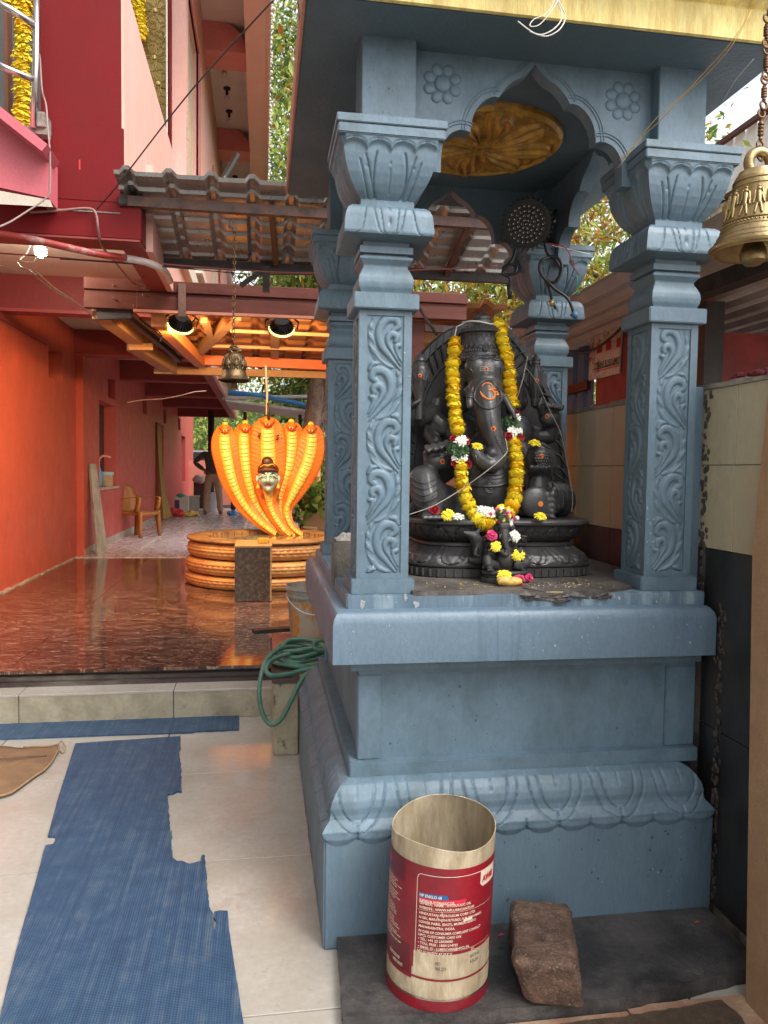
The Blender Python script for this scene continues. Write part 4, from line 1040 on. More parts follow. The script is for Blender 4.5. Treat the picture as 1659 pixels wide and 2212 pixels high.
def put(name, me, loc, par, nrm=None, sc=1.0, roll=None):
    o = bpy.data.objects.new(name, me); C.objects.link(o); o.location = loc
    nrm = Vector(nrm) if nrm is not None else Vector((0, -1, .3))
    q = nrm.to_track_quat('Z', 'Y'); o.rotation_mode = 'XYZ'
    e = (q @ Matrix.Rotation(random.uniform(0, 6.28) if roll is None else roll, 3, 'Z').to_quaternion()).to_euler(); o.rotation_euler = e
    s_ = sc*random.uniform(.93, 1.07); o.scale = (s_, s_, s_)
    if par is not None:
        m = Matrix.Translation(par.location).inverted(); o.parent = par; o.matrix_parent_inverse = m
    return o
garl = thing('marigold_garland', 'long yellow marigold garland hanging round the neck of the big black idol', 'garland', tuple(G(640, 1560, 2.47)))
def strand(pts, step=25, w_=1.0):
    P2 = [(p.x, p.y, p.z) for p in smooth_path([(a, b, Y) for a, b, Y in pts], 12)]
    acc = 0; last = P2[0]; out = [last]
    for p in P2[1:]:
        acc += math.hypot(p[0]-last[0], p[1]-last[1])
        if acc >= step: out.append(p); acc = 0
        last = p
    for i, p in enumerate(out):
        loc = G(*p); a = out[max(0, i-1)]; b = out[min(len(out)-1, i+1)]
        d = (G(*b)-G(*a)).normalized()
        put('marigold', random.choice(MGM), loc+Vector((random.uniform(-.0035, .0035), random.uniform(-.003, .003), 0)), garl, d if i % 2 else -d, w_*random.uniform(.74, .92))
strand([(382,290,2.70),(384,330,2.69),(382,370,2.68)], 24, .92)
strand([(375,432,2.66),(375,520,2.64),(378,620,2.635),(384,720,2.635),(396,830,2.64),(405,900,2.62),(410,950,2.60)])
strand([(425,1160,2.57),(435,1260,2.57),(452,1350,2.58),(475,1420,2.56),(515,1500,2.53),(560,1560,2.49),(605,1590,2.47),(650,1588,2.47),(680,1575,2.47)])
strand([(690,165,2.72),(712,230,2.70),(735,310,2.68),(758,400,2.67),(768,490,2.67),(775,580,2.67),(785,680,2.66),(797,760,2.65)])
strand([(808,985,2.62),(815,1060,2.60),(822,1150,2.59),(828,1230,2.58),(822,1320,2.57),(808,1400,2.56),(785,1470,2.52),(755,1530,2.49)])
put('marigold', MGM[0], G(738, 1500, 2.52), garl)
for (x, y, Y) in ((415,1055,2.57),(420,1095,2.57),(408,1070,2.565),(440,1070,2.57),(405,1035,2.575),(380,1060,2.58),(780,860,2.62),(795,890,2.62),(810,850,2.62),(775,900,2.63),(800,870,2.61),(745,880,2.64)):
    put('leaf_bundle', LEAFM, G(x, y, Y), garl, (random.uniform(-.4,.4), -1, random.uniform(-.4,.4)), .9)
for (x, y, Y) in ((380,985,2.58),(462,1000,2.58),(392,1152,2.57),(468,1150,2.58),(475,1165,2.58),(820,810,2.63),(770,962,2.60),(840,965,2.61),(850,975,2.62)): put('rose', ROSEM, G(x, y, Y), garl, (0,-1,.1), .82)
for (x, y, Y) in ((425,1005,2.565),(440,1000,2.57),(405,1115,2.565),(440,1112,2.565),(815,840,2.61),(800,930,2.60),(835,935,2.61)): put('white_bloom', WM, G(x, y, Y), garl, (0,-1,.2), .9)
for (x, y, Y) in ((600,1500,2.49),(640,1505,2.49),(575,1495,2.50)): put('white_bloom', WM, G(x, y, Y), garl, (0,-1,.3), .9)
put('pink_bloom', PM_, G(695, 1498, 2.49), garl, None, .8)
tube('thread', [G(382,400,2.66), G(380,300,2.69), G(400,190,2.74), G(470,158,2.74)], .0018, mat('white_cotton', (.6,.56,.5), .8), garl, 6)
tube('thread', [G(440,160,2.74), G(500,150,2.73), G(560,152,2.69), G(640,170,2.70), G(690,170,2.71)], .0035, bpy.data.materials['white_cotton'], garl, 6)
# blossom cluster over the small idol
for i in range(46):
    x = 740+random.gauss(0, 38); y = 1545+random.gauss(0, 30)
    me = random.choice([WM, LEAFM, WM, LEAFM, PM_, YM]) if i % 6 else PM_
    put('blossom', me, G(x, y, 2.40+random.uniform(-.01, .015)), garl, (random.uniform(-.6,.6), -1, random.uniform(-.3,.8)), .34)
COT = bpy.data.materials['white_cotton']
def bloom(name, me, x, y, Y, label, cat='flower', sc=1, nrm=(0,-.8,.6), group=None):
    o = put(name, me, G(x, y, Y), None, nrm, sc); tag(o, label, cat, group); return o
bloom('rose', ROSEM, 243, 1490, 2.50, 'dark red rose lying on the toes of the big idol', sc=.9)
bloom('yellow_bloom', YM, 340, 1520, 2.47, 'yellow chrysanthemum leaning by the left foot of the big idol', sc=.85, nrm=(-.2,-1,.3))
bloom('white_bloom', WM, 410, 1535, 2.46, 'white chrysanthemum lying flat on the pedestal rim', sc=1.0, nrm=(0,-.3,1))
bloom('yellow_bloom', YM, 995, 1530, 2.47, 'yellow flower on the pedestal rim under the upturned sole', nrm=(0,-.6,1), sc=.85)
bloom('yellow_bloom', YM, 955, 1012, 2.62, 'yellow flower on the raised hand holding the sweet ball', nrm=(0,-.5,1), sc=.95)
bloom('yellow_bloom', YM, 550, 1035, 2.57, 'yellow flower in the bowl at the trunk tip', nrm=(.2,-.5,1), sc=.95)
bloom('rose', PM_, 650, 1665, 2.385, 'magenta rose on the raised hand of the small idol', sc=1.0)
bloom('yellow_bloom', YM, 680, 1745, 2.375, 'yellow flower on the left arm of the small idol', nrm=(0,-1,.4), sc=.8)
bloom('yellow_bloom', YM, 838, 1808, 2.375, 'yellow flower on the knee of the small idol', nrm=(0,-1,.3), sc=.85)
bloom('white_bloom', WM, 808, 1672, 2.385, 'white buds tucked beside the small idol crown', nrm=(0,-1,.3), sc=.85)
bloom('yellow_bloom', YM, 740, 1950, 2.33, 'yellow chrysanthemum behind the banana on the platform', nrm=(0,-.7,.8), sc=.95)
bloom('pink_bloom', PM_, 845, 1985, 2.325, 'magenta bloom at the stem end of the banana', nrm=(0,-1,.4), sc=1.1)
bloom('pink_bloom', PM_, 910, 1965, 2.37, 'single magenta flower lying right of the banana on the platform', nrm=(.5,-1,.4), sc=.8)
# banana
bn = thing('banana', 'ripe yellow banana lying before the small idol', 'banana', tuple(G(780, 2040, 2.28)))
BAN = mat('banana_skin', (.72,.48,.12), .5, .12, 12, .1, 40, dirt=(.18,.09,.02), dscale=60, damt=.18, dsoft=.1)
bp_ = [(690,1992),(720,1985),(760,1990),(800,2000),(840,2018),(862,2032)]
Vb = smooth_path([(a, b, 0) for a, b in bp_], 5); cb = [G(p.x, p.y, 2.30) for p in Vb]
zmin = 1.041; cb = [Vector((p.x, p.y, max(p.z, zmin+.014))) for p in cb]
nb_ = len(cb); rr = [.0165*math.sin(math.pi*min(1, (.16+.8*i/(nb_-1))))**.55 for i in range(nb_)]
tube('peel', cb, rr, BAN, bn, 5); tube('stem', [cb[-1], cb[-1]+Vector((.012, -.002, -.002))], .005, mat('banana_stem', (.06,.035,.02), .7), bn, 6)
# fallen petals and rice on the platform (nobody could count them)
PET = []
def scatter(n, x0_, x1_, y0_, y1_, z, smin, smax):
    L = []
    for k in range(n):
        x = random.uniform(x0_, x1_); y = random.uniform(y0_, y1_); s = random.uniform(smin, smax); a = random.uniform(0, 6.28)
        dx, dy = math.cos(a)*s, math.sin(a)*s
        L.append(([(x-dx, y-dy, z), (x+dy*.4, y-dx*.4, z+.001), (x+dx, y+dy, z+.002), (x-dy*.4, y+dx*.4, z+.001)], [(0,1,2,3)]))
    return join(L)
o = mk('fallen_petals', *scatter(110, .50, 1.12, 2.24, 2.44, 1.0412, .002, .007), YF_); tag(o, 'scattered yellow petals on the worn stone platform', 'petals', kind='stuff')
o = mk('rice_grains', *scatter(160, .80, 1.05, 2.25, 2.36, 1.0412, .001, .003), WHITEF); tag(o, 'scattered pale rice grains near the banana', 'rice', kind='stuff')
inc = thing('incense_stick', 'burnt incense stick with a yellow end lying right of the banana', 'incense', tuple(Q(1140, 1275, Z=1.045)))
tube('stick', [Q(1180,1279,Z=1.044), Q(1216,1279,Z=1.044)], .0014, mat('bamboo_yellow', (.6,.42,.1), .6), inc, 6); tube('charred_end', [Q(1130,1270,Z=1.044), Q(1180,1279,Z=1.044)], .0018, SLATE, inc, 6)
GCOT = mat('grey_string', (.34,.31,.28), .8)
# long string tied across the idol
stt = thing('tied_string', 'thin white string stretched across the belly of the big idol', 'string', tuple(G(500, 1290, 2.5)))
tube('cord', [G(60,1520,2.50), G(240,1455,2.50), G(420,1350,2.53), G(520,1280,2.52), G(640,1190,2.50), G(730,1110,2.50), G(760,1060,2.53), G(745,980,2.56)], .0018, GCOT, stt, 6, sm=5)
st2 = thing('tied_string', 'pale string running from the carried axe down past the right knee', 'string', tuple(G(1100, 900, 2.5)))
tube('cord', [G(830,690,2.66), G(870,560,2.68), G(905,395,2.72)], .0018, GCOT, st2, 6)
tube('cord', [G(890,480,2.66), G(968,580,2.66), G(1050,760,2.62), G(1140,950,2.60), G(1180,1150,2.62), G(1220,1370,2.62), G(1215,1500,2.55)], .0008, GCOT, st2, 5, sm=4)
# ============================================================ FOREGROUND PROPS
def zb(x, y, Z): return P((1300+x/.9363)/4, (3100+y/.9363)/4, Z=Z)
slab = thing('stone_slab', 'dark grey flagstone lying along the foot of the blue shrine, under the tin and the rock', 'slab', (.8, 1.95, 0))
poly = []
for a, b in (((.205,1.815),(.55,1.79)),((.55,1.79),(.95,1.785)),((.95,1.785),(1.385,1.86)),((1.385,1.86),(1.385,2.145)),((1.385,2.145),(.225,2.145)),((.225,2.145),(.205,1.815))):
    n = 14
    for k in range(n):
        poly.append((a[0]+(b[0]-a[0])*k/n+random.uniform(-.003,.003), a[1]+(b[1]-a[1])*k/n+random.uniform(-.004,.004)))
v, f = gprism(poly, lambda a, b: (a, b, .0), lambda a, b: (a+.0, b+.004, .040)); me = mesh('slab', v, f); fixn(me); link('slab', me, SLATE, slab)
# brown border tiles and doormat in the corner
BORD = mat('brownish_glazed_tile', (.50,.36,.25), .25, .15, 4, .1, 40, dirt=(.28,.10,.05), dscale=5, damt=.45, dsoft=.3)
for (a, b) in ((.40, .94), (.945, 1.30)): box('border_tile', a, b, 1.60, 1.782 if b < 1 else 1.80, .0012, .010, BORD, nearfloor, .001, 1)
dm = thing('doormat', 'dark brown coir doormat cut off at the bottom right corner', 'mat', (1.0, 1.5, 0))
dp = [zb(880, 945, .012), zb(1180, 908, .012), zb(1485, 855, .012), zb(1560, 920, .012), zb(1600, 1000, .012), zb(900, 1100, .012)]
DMAT = mat('brown_coir', (.095,.062,.04), .95, .3, 30, 1.0, 220, bdist=.006)
o = flat_sheet('pile', dp, .011, .022, DMAT, rag=(0,1,2)); setpar(o, dm)
L_ = []
for k in range(900):
    t = random.random(); i = 0 if t < .5 else 1
    a, b = (dp[0], dp[1]) if i == 0 else (dp[1], dp[2]); q = a.lerp(b, random.random()); d = Vector((random.uniform(-.3,.3), 1, 0))*random.uniform(.002,.007)
    L_.append(([(q.x-.0006, q.y, .015), (q.x+.0006, q.y, .015), (q.x+d.x, q.y+d.y, random.uniform(.012,.022))], [(0,1,2)]))
o = mk('fringe', *join(L_), DMAT, dm); tag(o, kind='stuff')
# oil tin
BX, BY, BR, BH = .470, 1.938, .136, .425
tin = thing('oil_tin', 'open red and cream 26 litre oil tin with printed white lettering, bent at the rim', 'tin', (BX, BY, .04))
TCREAM = mat('stained_cream_plastic', (.60,.51,.36), .4, .15, 8, .2, 60, dirt=(.24,.18,.10), dscale=13, damt=.48, dsoft=.35, stretch=(1.6,1.6,.5))
TIN_IN = mat('dirty_tin_inside', (.50,.42,.29), .5, .2, 8, .2, 60, dirt=(.16,.12,.07), dscale=7, damt=.5, dsoft=.35, stretch=(1.6,1.6,.4))
TRED = mat('oil_tin_red', (.27,.008,.020), .38, .12, 6, .15, 60, dirt=(.14,.01,.018), dscale=7, damt=.3, dsoft=.3)
TRED_D = mat('oil_tin_maroon', (.13,.008,.018), .4, .1, 6, .15, 60)
def tinp(a, h, off=0):
    """a: angle in radians from the side facing the camera, positive to the right; h height above the slab"""
    h = float(np.interp(h, (0, .020, .048, .054, .088, .305, .372, .425), (0, .028, .080, .088, .150, .374, .421, .425)))
    v = h/BH
    r_ = BR*(1+.030*v)+off
    wob = 1+.035*v*v*math.cos(2*(a-.5))+.012*v*v*math.cos(3*a+1)
    base_a = -math.pi/2+math.atan2(BX, BY)*(-1)     # direction towards the camera
    th = base_a+a
    hh = h
    rim = BH-.012*math.cos(a*1.0+.6)-.009*math.sin(2*a-.6)-.004*math.sin(3*a)
    if v > .85: hh = BH*.85+(h-BH*.85)*(rim-BH*.85)/(BH*.15)
    return Vector((BX+math.cos(th)*r_*wob+.010*v, BY+math.sin(th)*r_*wob, .0405+hh))
def tinband(name, h0, h1, off, m, a0=-math.pi, a1=math.pi, nh=8, par=None, thick=True):
    n = max(8, int((a1-a0)/.07))
    V = []; F = []
    for i in range(nh+1):
        for k in range(n+1): V.append(tinp(a0+(a1-a0)*k/n, h0+(h1-h0)*i/nh, off))
    for i in range(nh):
        for k in range(n): F.append((i*(n+1)+k, i*(n+1)+k+1, (i+1)*(n+1)+k+1, (i+1)*(n+1)+k))
    return mk(name, V, F, m, par or tin, True)
tinband('shell', .0, .425, 0, TCREAM, nh=20); tinband('inner_shell', .01, .425, -.0022, TIN_IN, nh=20)
rimp = [tinp(a, BH, -.0011) for a in np.linspace(-math.pi, math.pi, 60)[:-1]]; tube('rim', rimp, .0017, TCREAM, tin, 6, closed=True)
lathe('bottom', [(0,0),(BR*.98,0),(BR*.98,.004),(0,.004)], (BX, BY, .046), TIN_IN, tin, 32)
tinband('printed_red_band', .064, .305, .0007, TRED)
tinband('printed_base_band', .0, .020, .0012, TRED_D if False else TRED, nh=2)
tinband('bottom_seam', .020, .0225, .0016, STEEL, nh=1)
tinband('printed_line', .048, .052, .0010, TRED, -1.6, 1.6, nh=1)
tinband('printed_maroon_top', .245, .305, .0010, TRED_D, -1.57, -.75, nh=3)
tinband('printed_maroon_low', .050, .098, .0010, TRED_D, -1.57, -.55, nh=3)
tinband('printed_red_side', .045, .125, .0008, TRED, -1.2, -.50, nh=3)
tinband('cream_label_strip', .054, .088, .0011, TCREAM, -.47, 1.25, nh=3)
PRW = mat('printed_cream_ink', (.72,.60,.47), .5, .05, 30, 0)
PRR = mat('printed_red_ink', (.45,.01,.02), .5, .05, 30, 0); PRB = mat('printed_blue_ink', (.01,.12,.32), .5, .05, 30, 0); PRBR = mat('printed_bright_red_ink', (.62,.02,.05), .5); PRK = mat('printed_black_ink', (.06,.05,.05), .5)
# label outline
def tin_line(name, pts, w_, m=PRW):
    out = []; 
    for (a, h), (a2, h2) in zip(pts[:-1], pts[1:]):
        n = max(1, int(abs(a2-a)/.05))
        for k in range(n): out.append((a+(a2-a)*k/n, h+(h2-h)*k/n))
    out.append(pts[-1]); V = []; F = []
    for i, (a, h) in enumerate(out):
        a2, h2 = out[min(i+1, len(out)-1)]; a1, h1 = out[max(i-1, 0)]
        d = Vector(((a2-a1)*BR, h2-h1)); d = d.normalized() if d.length else Vector((1,0)); nn = Vector((-d.y, d.x))*w_/2
        V += [tinp(a+nn.x/BR, h+nn.y, .0014), tinp(a-nn.x/BR, h-nn.y, .0014)]
    for i in range(len(out)-1): F.append((2*i, 2*i+1, 2*i+3, 2*i+2))
    return mk(name, V, F, m, tin)
aL, aR = -.44, 1.28
tin_line('printed_frame', [(aL,.056),(aL,.272),(aL+.02,.280),(aL+.06,.284),(aR,.284)], .0016)
def tin_patch(name, poly_, m, off=.0013):
    V = []; F = []
    bm = bmesh.new(); vs = [bm.verts.new((a, h, 0)) for a, h in poly_]; bm.faces.new(vs); bmesh.ops.triangulate(bm, faces=bm.faces)
    bmesh.ops.subdivide_edges(bm, edges=[e for e in bm.edges if abs(e.verts[0].co.x-e.verts[1].co.x) > .08], cuts=5, use_grid_fill=False)
    bmesh.ops.triangulate(bm, faces=bm.faces)
    for v in bm.verts: v.co = tinp(v.co.x, v.co.y, off)
    me = bpy.data.meshes.new(name); bm.to_mesh(me); bm.free(); return link(name, me, m, tin)
def text_mesh(s, size, align='LEFT', bold=0.0):
    cu = bpy.data.curves.new('t', 'FONT'); cu.body = s; cu.size = size; cu.align_x = align; cu.offset = bold; cu.resolution_u = 2
    ob = bpy.data.objects.new('t', cu); C.objects.link(ob); dg = bpy.context.evaluated_depsgraph_get(); me = bpy.data.meshes.new_from_object(ob.evaluated_get(dg), depsgraph=dg)
    bpy.data.objects.remove(ob); me.materials.clear(); return me
def tin_text(s, a, h, size, m=PRW, skew=0.0, bold=.0002, sx=1.0, name='printed_lettering', off=.0016):
    me = text_mesh(s, size, 'LEFT', bold)
    for v in me.vertices:
        x, y = v.co.x*sx, v.co.y
        v.co = tinp(a+x/BR, h+y+skew*x, off)
    return link(name, me, m, tin)
tin_patch('printed_blue_panel', [(-.40,.226),(-.40,.238),(.10,.238),(.16,.226)], PRB); tin_patch('printed_red_panel', [(-.40,.213),(-.40,.2255),(.48,.2255),(.44,.213)], PRBR)
tin_text('HP ENKLO 68', -.385, .2285, .0098, sx=.93, bold=.0003); tin_text('SUPERIOR HYDRAULIC OIL', -.385, .2155, .0090, sx=.80, bold=.0003)
rows = [('GENERIC NAME : HYDRAULIC OIL', .2035), ('WEBSITE : WWW.HPLUBRICANTS.IN', .1925), ('HINDUSTAN PETROLEUM CORP. LTD.', .1785), ("A/1001, MARATHON FUTUREX, N.M. JOSHI MARG,", .1675), ('LOWER PAREL (EAST), MUMBAI-400013,', .1565),
        ('MAHARASHTRA, INDIA.', .1455), ('IN CASE OF CONSUMER COMPLAINT CONTACT', .1335), ('HPCL CUSTOMER CARE ON', .1235), ('\u2022 TEL.: +91 22 23030000', .1135), ('\u2022 TOLL FREE : 18001214725', .1035), ('\u2022 EMAIL ID : LUBESCARE@HPCL.IN', .0935)]
for s, h in rows: tin_text(s, -.385, h+.006, .0090, sx=.95 if len(s) < 36 else .84)
tin_line('printed_rule', [(-.40,.1955),(1.2,.1955)], .0007); tin_line('printed_rule', [(-.40,.0975),(1.22,.0975)], .0007)
tin_text('NET QUANTITY AT 29.5\u00b0 C', -.40, .0885-.0005, .0085, sx=.86); tin_text('26 L', .62, .0905, .0080, sx=.86)
tin_text('MFD.', -.05, .073, .007, PRK, sx=.9, bold=0); tin_text('MAR 2024', -.05, .066, .007, PRK, sx=.9, bold=0); tin_text('BATCH NO.', .62, .078, .007, PRK, sx=.9, bold=0); tin_text('B-SK-2049', .62, .070, .007, PRK, sx=.9, bold=0)
tin_patch('printed_badge', [(.80,.247),(.77,.252),(.77,.284),(1.25,.284),(1.25,.243),(.84,.243)], PRW); tin_text('AW68', .82, .254, .021, PRR, sx=.82, bold=.0012, off=.0019)
for blk, (h0, n) in enumerate(((.235, 10), (.168, 14))):
    L = []
    for i in range(n):
        h = h0-i*.0062; a = -1.50+ (0 if i % 4 else .0); 
        nw = random.choice([4, 5, 6]) if i % 5 != 4 else 2; x = a
        for q in range(nw):
            wl = random.uniform(.06, .13)
            if x+wl > -.60: break
            L.append(([tinp(x, h, .0014), tinp(x+wl, h, .0014), tinp(x+wl, h+.0024, .0014), tinp(x, h+.0024, .0014)], [(0,1,2,3)])); x += wl+.02
    mk('small_print', *join(L), PRW, tin)
tin_patch('printed_flame_mark', [(-1.42,.262),(-1.30,.262),(-1.24,.275),(-1.28,.29),(-1.33,.278),(-1.38,.285)], PRBR); tin_patch('printed_drop_mark', [(-1.44,.25),(-1.26,.25),(-1.28,.260),(-1.42,.261)], PRB)
tin_text('FOR RECYCLERS AND', -1.15, .064, .0062, sx=.8); tin_text('AFTER CONTACT', -1.0, .056, .0062, sx=.8)
for _ in range(9):
    a = random.uniform(-.25, .25)*random.random()+.05; h = random.uniform(.16, .22)
    tin_patch('scratch', [(a, h), (a+.008, h+.001), (a+.006, h+random.uniform(.003,.012)), (a-.002, h+.004)], PRW, .0018)
tin_patch('scratch', [(.42,.168),(.62,.170),(.60,.177),(.52,.176),(.44,.174)], PRW, .0019)
# rock
rock = thing('rock', 'rough brown granite block standing on end beside the oil tin', 'rock', (.70, 1.80, .04))
ROCKM = mat('granite', (.15,.088,.060), .9, .5, 22, 1.0, 120, dirt=(.34,.28,.23), dscale=150, damt=.16, dsoft=.06, bdist=.012)
def rockmesh():
    from mathutils import noise
    B0 = [(.676,1.794),(.814,1.752),(.880,1.99),(.722,2.09)]
    T0 = [tuple(Q(1108,2075,Y=1.78)), tuple(Q(1246,2085,Y=1.75)), tuple(Q(1230,1952,Y=2.05)), tuple(Q(1104,1938,Y=2.09))]
    bm = bmesh.new(); vs = [bm.verts.new((a, b, .041)) for a, b in B0]+[bm.verts.new(t) for t in T0]
    for q in ((3,2,1,0),(4,5,6,7),(0,1,5,4),(1,2,6,5),(2,3,7,6),(3,0,4,7)): bm.faces.new([vs[i] for i in q])
    bmesh.ops.recalc_face_normals(bm, faces=bm.faces)
    bmesh.ops.bevel(bm, geom=list(bm.edges), offset=.009, segments=2, affect='EDGES')
    m0 = bpy.data.meshes.new('r'); bm.to_mesh(m0); bm.free(); m0 = remeshed(m0, .0045, 2, 'rock'); bm = bmesh.new(); bm.from_mesh(m0); bm.normal_update()
    for v in bm.verts:
        c = v.co.copy(); nn = v.normal if v.normal.length else Vector((0,0,1))
        d = .012*noise.noise(c*8)+.007*noise.noise(c*21)+.004*noise.noise(c*55)+.002*noise.noise(c*130)
        if c.z > .055: v.co = c+nn*d*.6+Vector((noise.noise(c*11), noise.noise(c*11+Vector((9,9,9))), noise.noise(c*11+Vector((3,7,1)))))*.003
    me = bpy.data.meshes.new('rock'); bm.to_mesh(me); bm.free(); return me
o = link('stone', rockmesh(), ROCKM, rock, True); autosm(o, 70)
# petals and crumbs on slab
for (x, y, m, s) in ((660,600,PINKF,.011),(1395,553,mat('dry_leaf', (.25,.08,.03), .8),.012),(655,645,SLATE,.012)):
    p = zb(x, y, .0415); o = mk('fallen_petal', [(p.x-s,p.y,.0412),(p.x,p.y-s*.6,.043),(p.x+s,p.y+.002,.0415),(p.x+.2*s,p.y+s*.7,.044)], [(0,1,2,3)], m)
    tag(o, {660:'magenta petal lying between the oil tin and the rock',1395:'dry brown leaf at the right end of the flagstone',655:'dark crumb of grit just below the magenta petal'}[x], 'petal' if x == 660 else ('leaf' if x == 1395 else 'grit'))
# ============================================================ RIGHT WALL
rw = thing('tiled_side_wall', 'low side wall faced with beige tiles above a black tiled base, right of the shrine', 'wall', (1.5, 1.8, 0))
mk('wall_core', *gbox(1.423, 1.56, .2, 4.2, 0, 1.678), CEMENT, rw)
def wt(y0, y1, z0, z1, m, nm): box(nm, 1.410, 1.425, y0+.0012, y1-.0012, z0+.0012, z1-.0012, m, rw, .001, 1)
yb_ = [.3, .9, 1.5, 2.12]
for a, b in zip(yb_[:-1], yb_[1:]):
    wt(a, b, 1.43, 1.672, WALLTILE, 'beige_tile'); wt(a, b, 1.165, 1.43, WALLTILE, 'beige_tile')
wt(2.12, 2.30, 1.43, 1.672, WALLTILE, 'beige_tile'); wt(2.12, 2.30, 1.165, 1.43, WALLTILE, 'beige_tile')
for a, b in ((.3,.95),(.95,1.6),(1.6,2.26)): 
    wt(a, b, .60, 1.165, BLACKTILE, 'black_tile'); wt(a, b, .045, .60, BLACKTILE, 'black_tile')
for a, b in ((2.30,2.95),(2.95,3.30),(3.30,4.1)):
    wt(a, b, 1.43, 1.685, WALLTILE, 'beige_tile'); wt(a, b, 1.175, 1.43, WALLTILE, 'beige_tile'); wt(a, b, .95, 1.175, mat('maroon_black_tile_%d' % int(a*10), (.05,.028,.026), .4, .3, 5, .2, 30), 'black_tile')
Lm = []
for k in range(260):
    z_ = random.uniform(.05, 1.66); s_ = random.uniform(.002, .008)
    Lm.append(gsphere((1.409+random.uniform(-.003,.002), random.choice([2.150, 2.158, 2.166])+random.gauss(0,.008)+(.12 if z_ > 1.0 else 0), z_), s_, 6, 4, (.5,1.2,1.6)))
tag(mk('crumbling_mortar', *join(Lm), mat('grimy_mortar', (.07,.06,.052), .9, .4, 25, .6, 70), rw), kind='stuff')
capL = []
yv = .2
while yv < 4.15:
    l_ = random.uniform(.05, .12); capL.append(gbox(1.404+random.uniform(0,.004), 1.565, yv, yv+l_+.01, 1.672, 1.684+random.uniform(0,.008))); yv += l_
o = mk('rough_mortar_cap', *join(capL), CEMENT, rw)
# brown leaning board at the far right edge
bd = thing('hardboard_sheet', 'tan hardboard sheet standing at the right edge of the picture', 'board', (1.33, 1.3, 0))
v, f = gprism([(0.35,0),(1.77,0),(1.96,1.20),(1.97,1.70),(.35,1.70)], lambda a, b: (1.268+b*.082, a, b), lambda a, b: (1.276+b*.082, a, b)); me = mesh('sheet', v, f); fixn(me)
link('sheet', me, mat('tan_hardboard', (.40,.25,.14), .7, .12, 30, .4, 200, dirt=(.3,.17,.09), dscale=4, damt=.35, dsoft=.4), bd)
cl = thing('red_cloth', 'crumpled dark red cloth lying on top of the beige tiled wall', 'cloth', (1.47, 2.15, 1.69))
L_ = [gsphere((1.45+random.uniform(-.03,.05), 2.10+random.uniform(-.06,.06), 1.694+random.uniform(0,.014)), random.uniform(.012,.022), 7, 5, (1,1.3,.7)) for _ in range(12)]
mk('folds', *join(L_), mat('dark_red_fabric', (.12,.01,.02), .8), cl)
# ============================================================ SHED ON THE RIGHT
shed = thing('tin_shed', 'low tin-roofed shed behind the tiled wall with red board walls and a dark timber frame', 'shed', (2.6, 4.0, 0))
REDBD = mat('weathered_red_board', (.30,.035,.035), .7, .15, 4, .4, 50, dirt=(.14,.03,.025), dscale=5, damt=.42, dsoft=.3)
box('red_side_wall', 2.20, 2.26, 3.62, 4.87, 0, 2.32, REDBD, shed)
box('red_front_wall', 2.261, 5.2, 3.60, 3.66, 0, 2.12, REDBD, shed)
box('wall_rail', 2.27, 5.2, 3.585, 3.599, 1.80, 1.815, DARKF, shed)
box('timber_post', 2.14, 2.24, 3.50, 3.598, 0, 2.25, DARKF, shed)
beam('roof_beam', (1.86, 3.4, 2.20), (2.0, 1.6, 2.22), .08, .07, mat('blackened_timber', (.035,.028,.022), .8, .4, 9, .8, 60), shed)
beam('rail', (2.19, 6.5, 1.97), (2.19, 4.96, 2.0), .03, .06, REDSHEET, shed)
def corrug(name, x0, x1, y0, y1, zf_, m, par, amp=.012, per=.075, along='y', n=None):
    """ribbed sheet; ribs run along x ('x') or y ('y'); zf_(x,y) base height"""
    L_ = (x1-x0) if along == 'y' else (y1-y0); k = int(L_/(per/6)); us = np.linspace(0, L_, k)
    prof = amp*np.clip(np.sin(us/per*2*math.pi)*1.8, -1, 1)
    rows = 2 if n is None else n
    Pm = np.zeros((rows, k, 3)); 
    for j in range(rows):
        t = j/(rows-1)
        for i in range(k):
            x, y = (x0+us[i], y0+(y1-y0)*t) if along == 'y' else (x0+(x1-x0)*t, y0+us[i])
            Pm[j, i] = (x, y, zf_(x, y)+prof[i])
    v, f = ggrid(Pm); me = mesh(name, v, f); o = link(name, me, m, par)
    s_ = o.modifiers.new('s', 'SOLIDIFY'); s_.thickness = .0015
    return o
GREYSH = mat('grey_roof_sheet', (.62,.60,.59), .55, .15, 5, .2, 50, metal=.2, dirt=(.42,.37,.34), dscale=4, damt=.4, dsoft=.4)
corrug('roof_sheet', 1.60, 5.0, 1.2, 5.6, lambda x, y: 2.33-.02*(x-1.6), GREYSH, shed, .016, .16, 'y')
bf = thing('blue_tin_fence', 'faded blue and violet corrugated tin fence behind the shrine on the right', 'fence', (2.2, 5.5, 0))
BLF = mat('faded_blue_tin', (.035,.13,.24), .6, .25, 3, .3, 40, dirt=(.10,.06,.12), dscale=3, damt=.45, dsoft=.2, stretch=(1,3,.3))
yv = 4.9
while yv < 8.0:
    v, f = gprism([(0,yv),(.0,yv+.09),(.02,yv+.11),(.02,yv+.16),(.0,yv+.18)], lambda a, b: (2.2+a, b, 0), lambda a, b: (2.2+a, b, 2.28)); 
    V = [(2.2,yv,0),(2.2,yv+.09,0),(2.225,yv+.11,0),(2.225,yv+.16,0),(2.2,yv+.182,0)]; V += [(a, b, 2.28) for a, b, c in V]
    mk('sheet_rib', V, [(i, i+1, i+6, i+5) for i in range(4)], BLF, bf); yv += .182
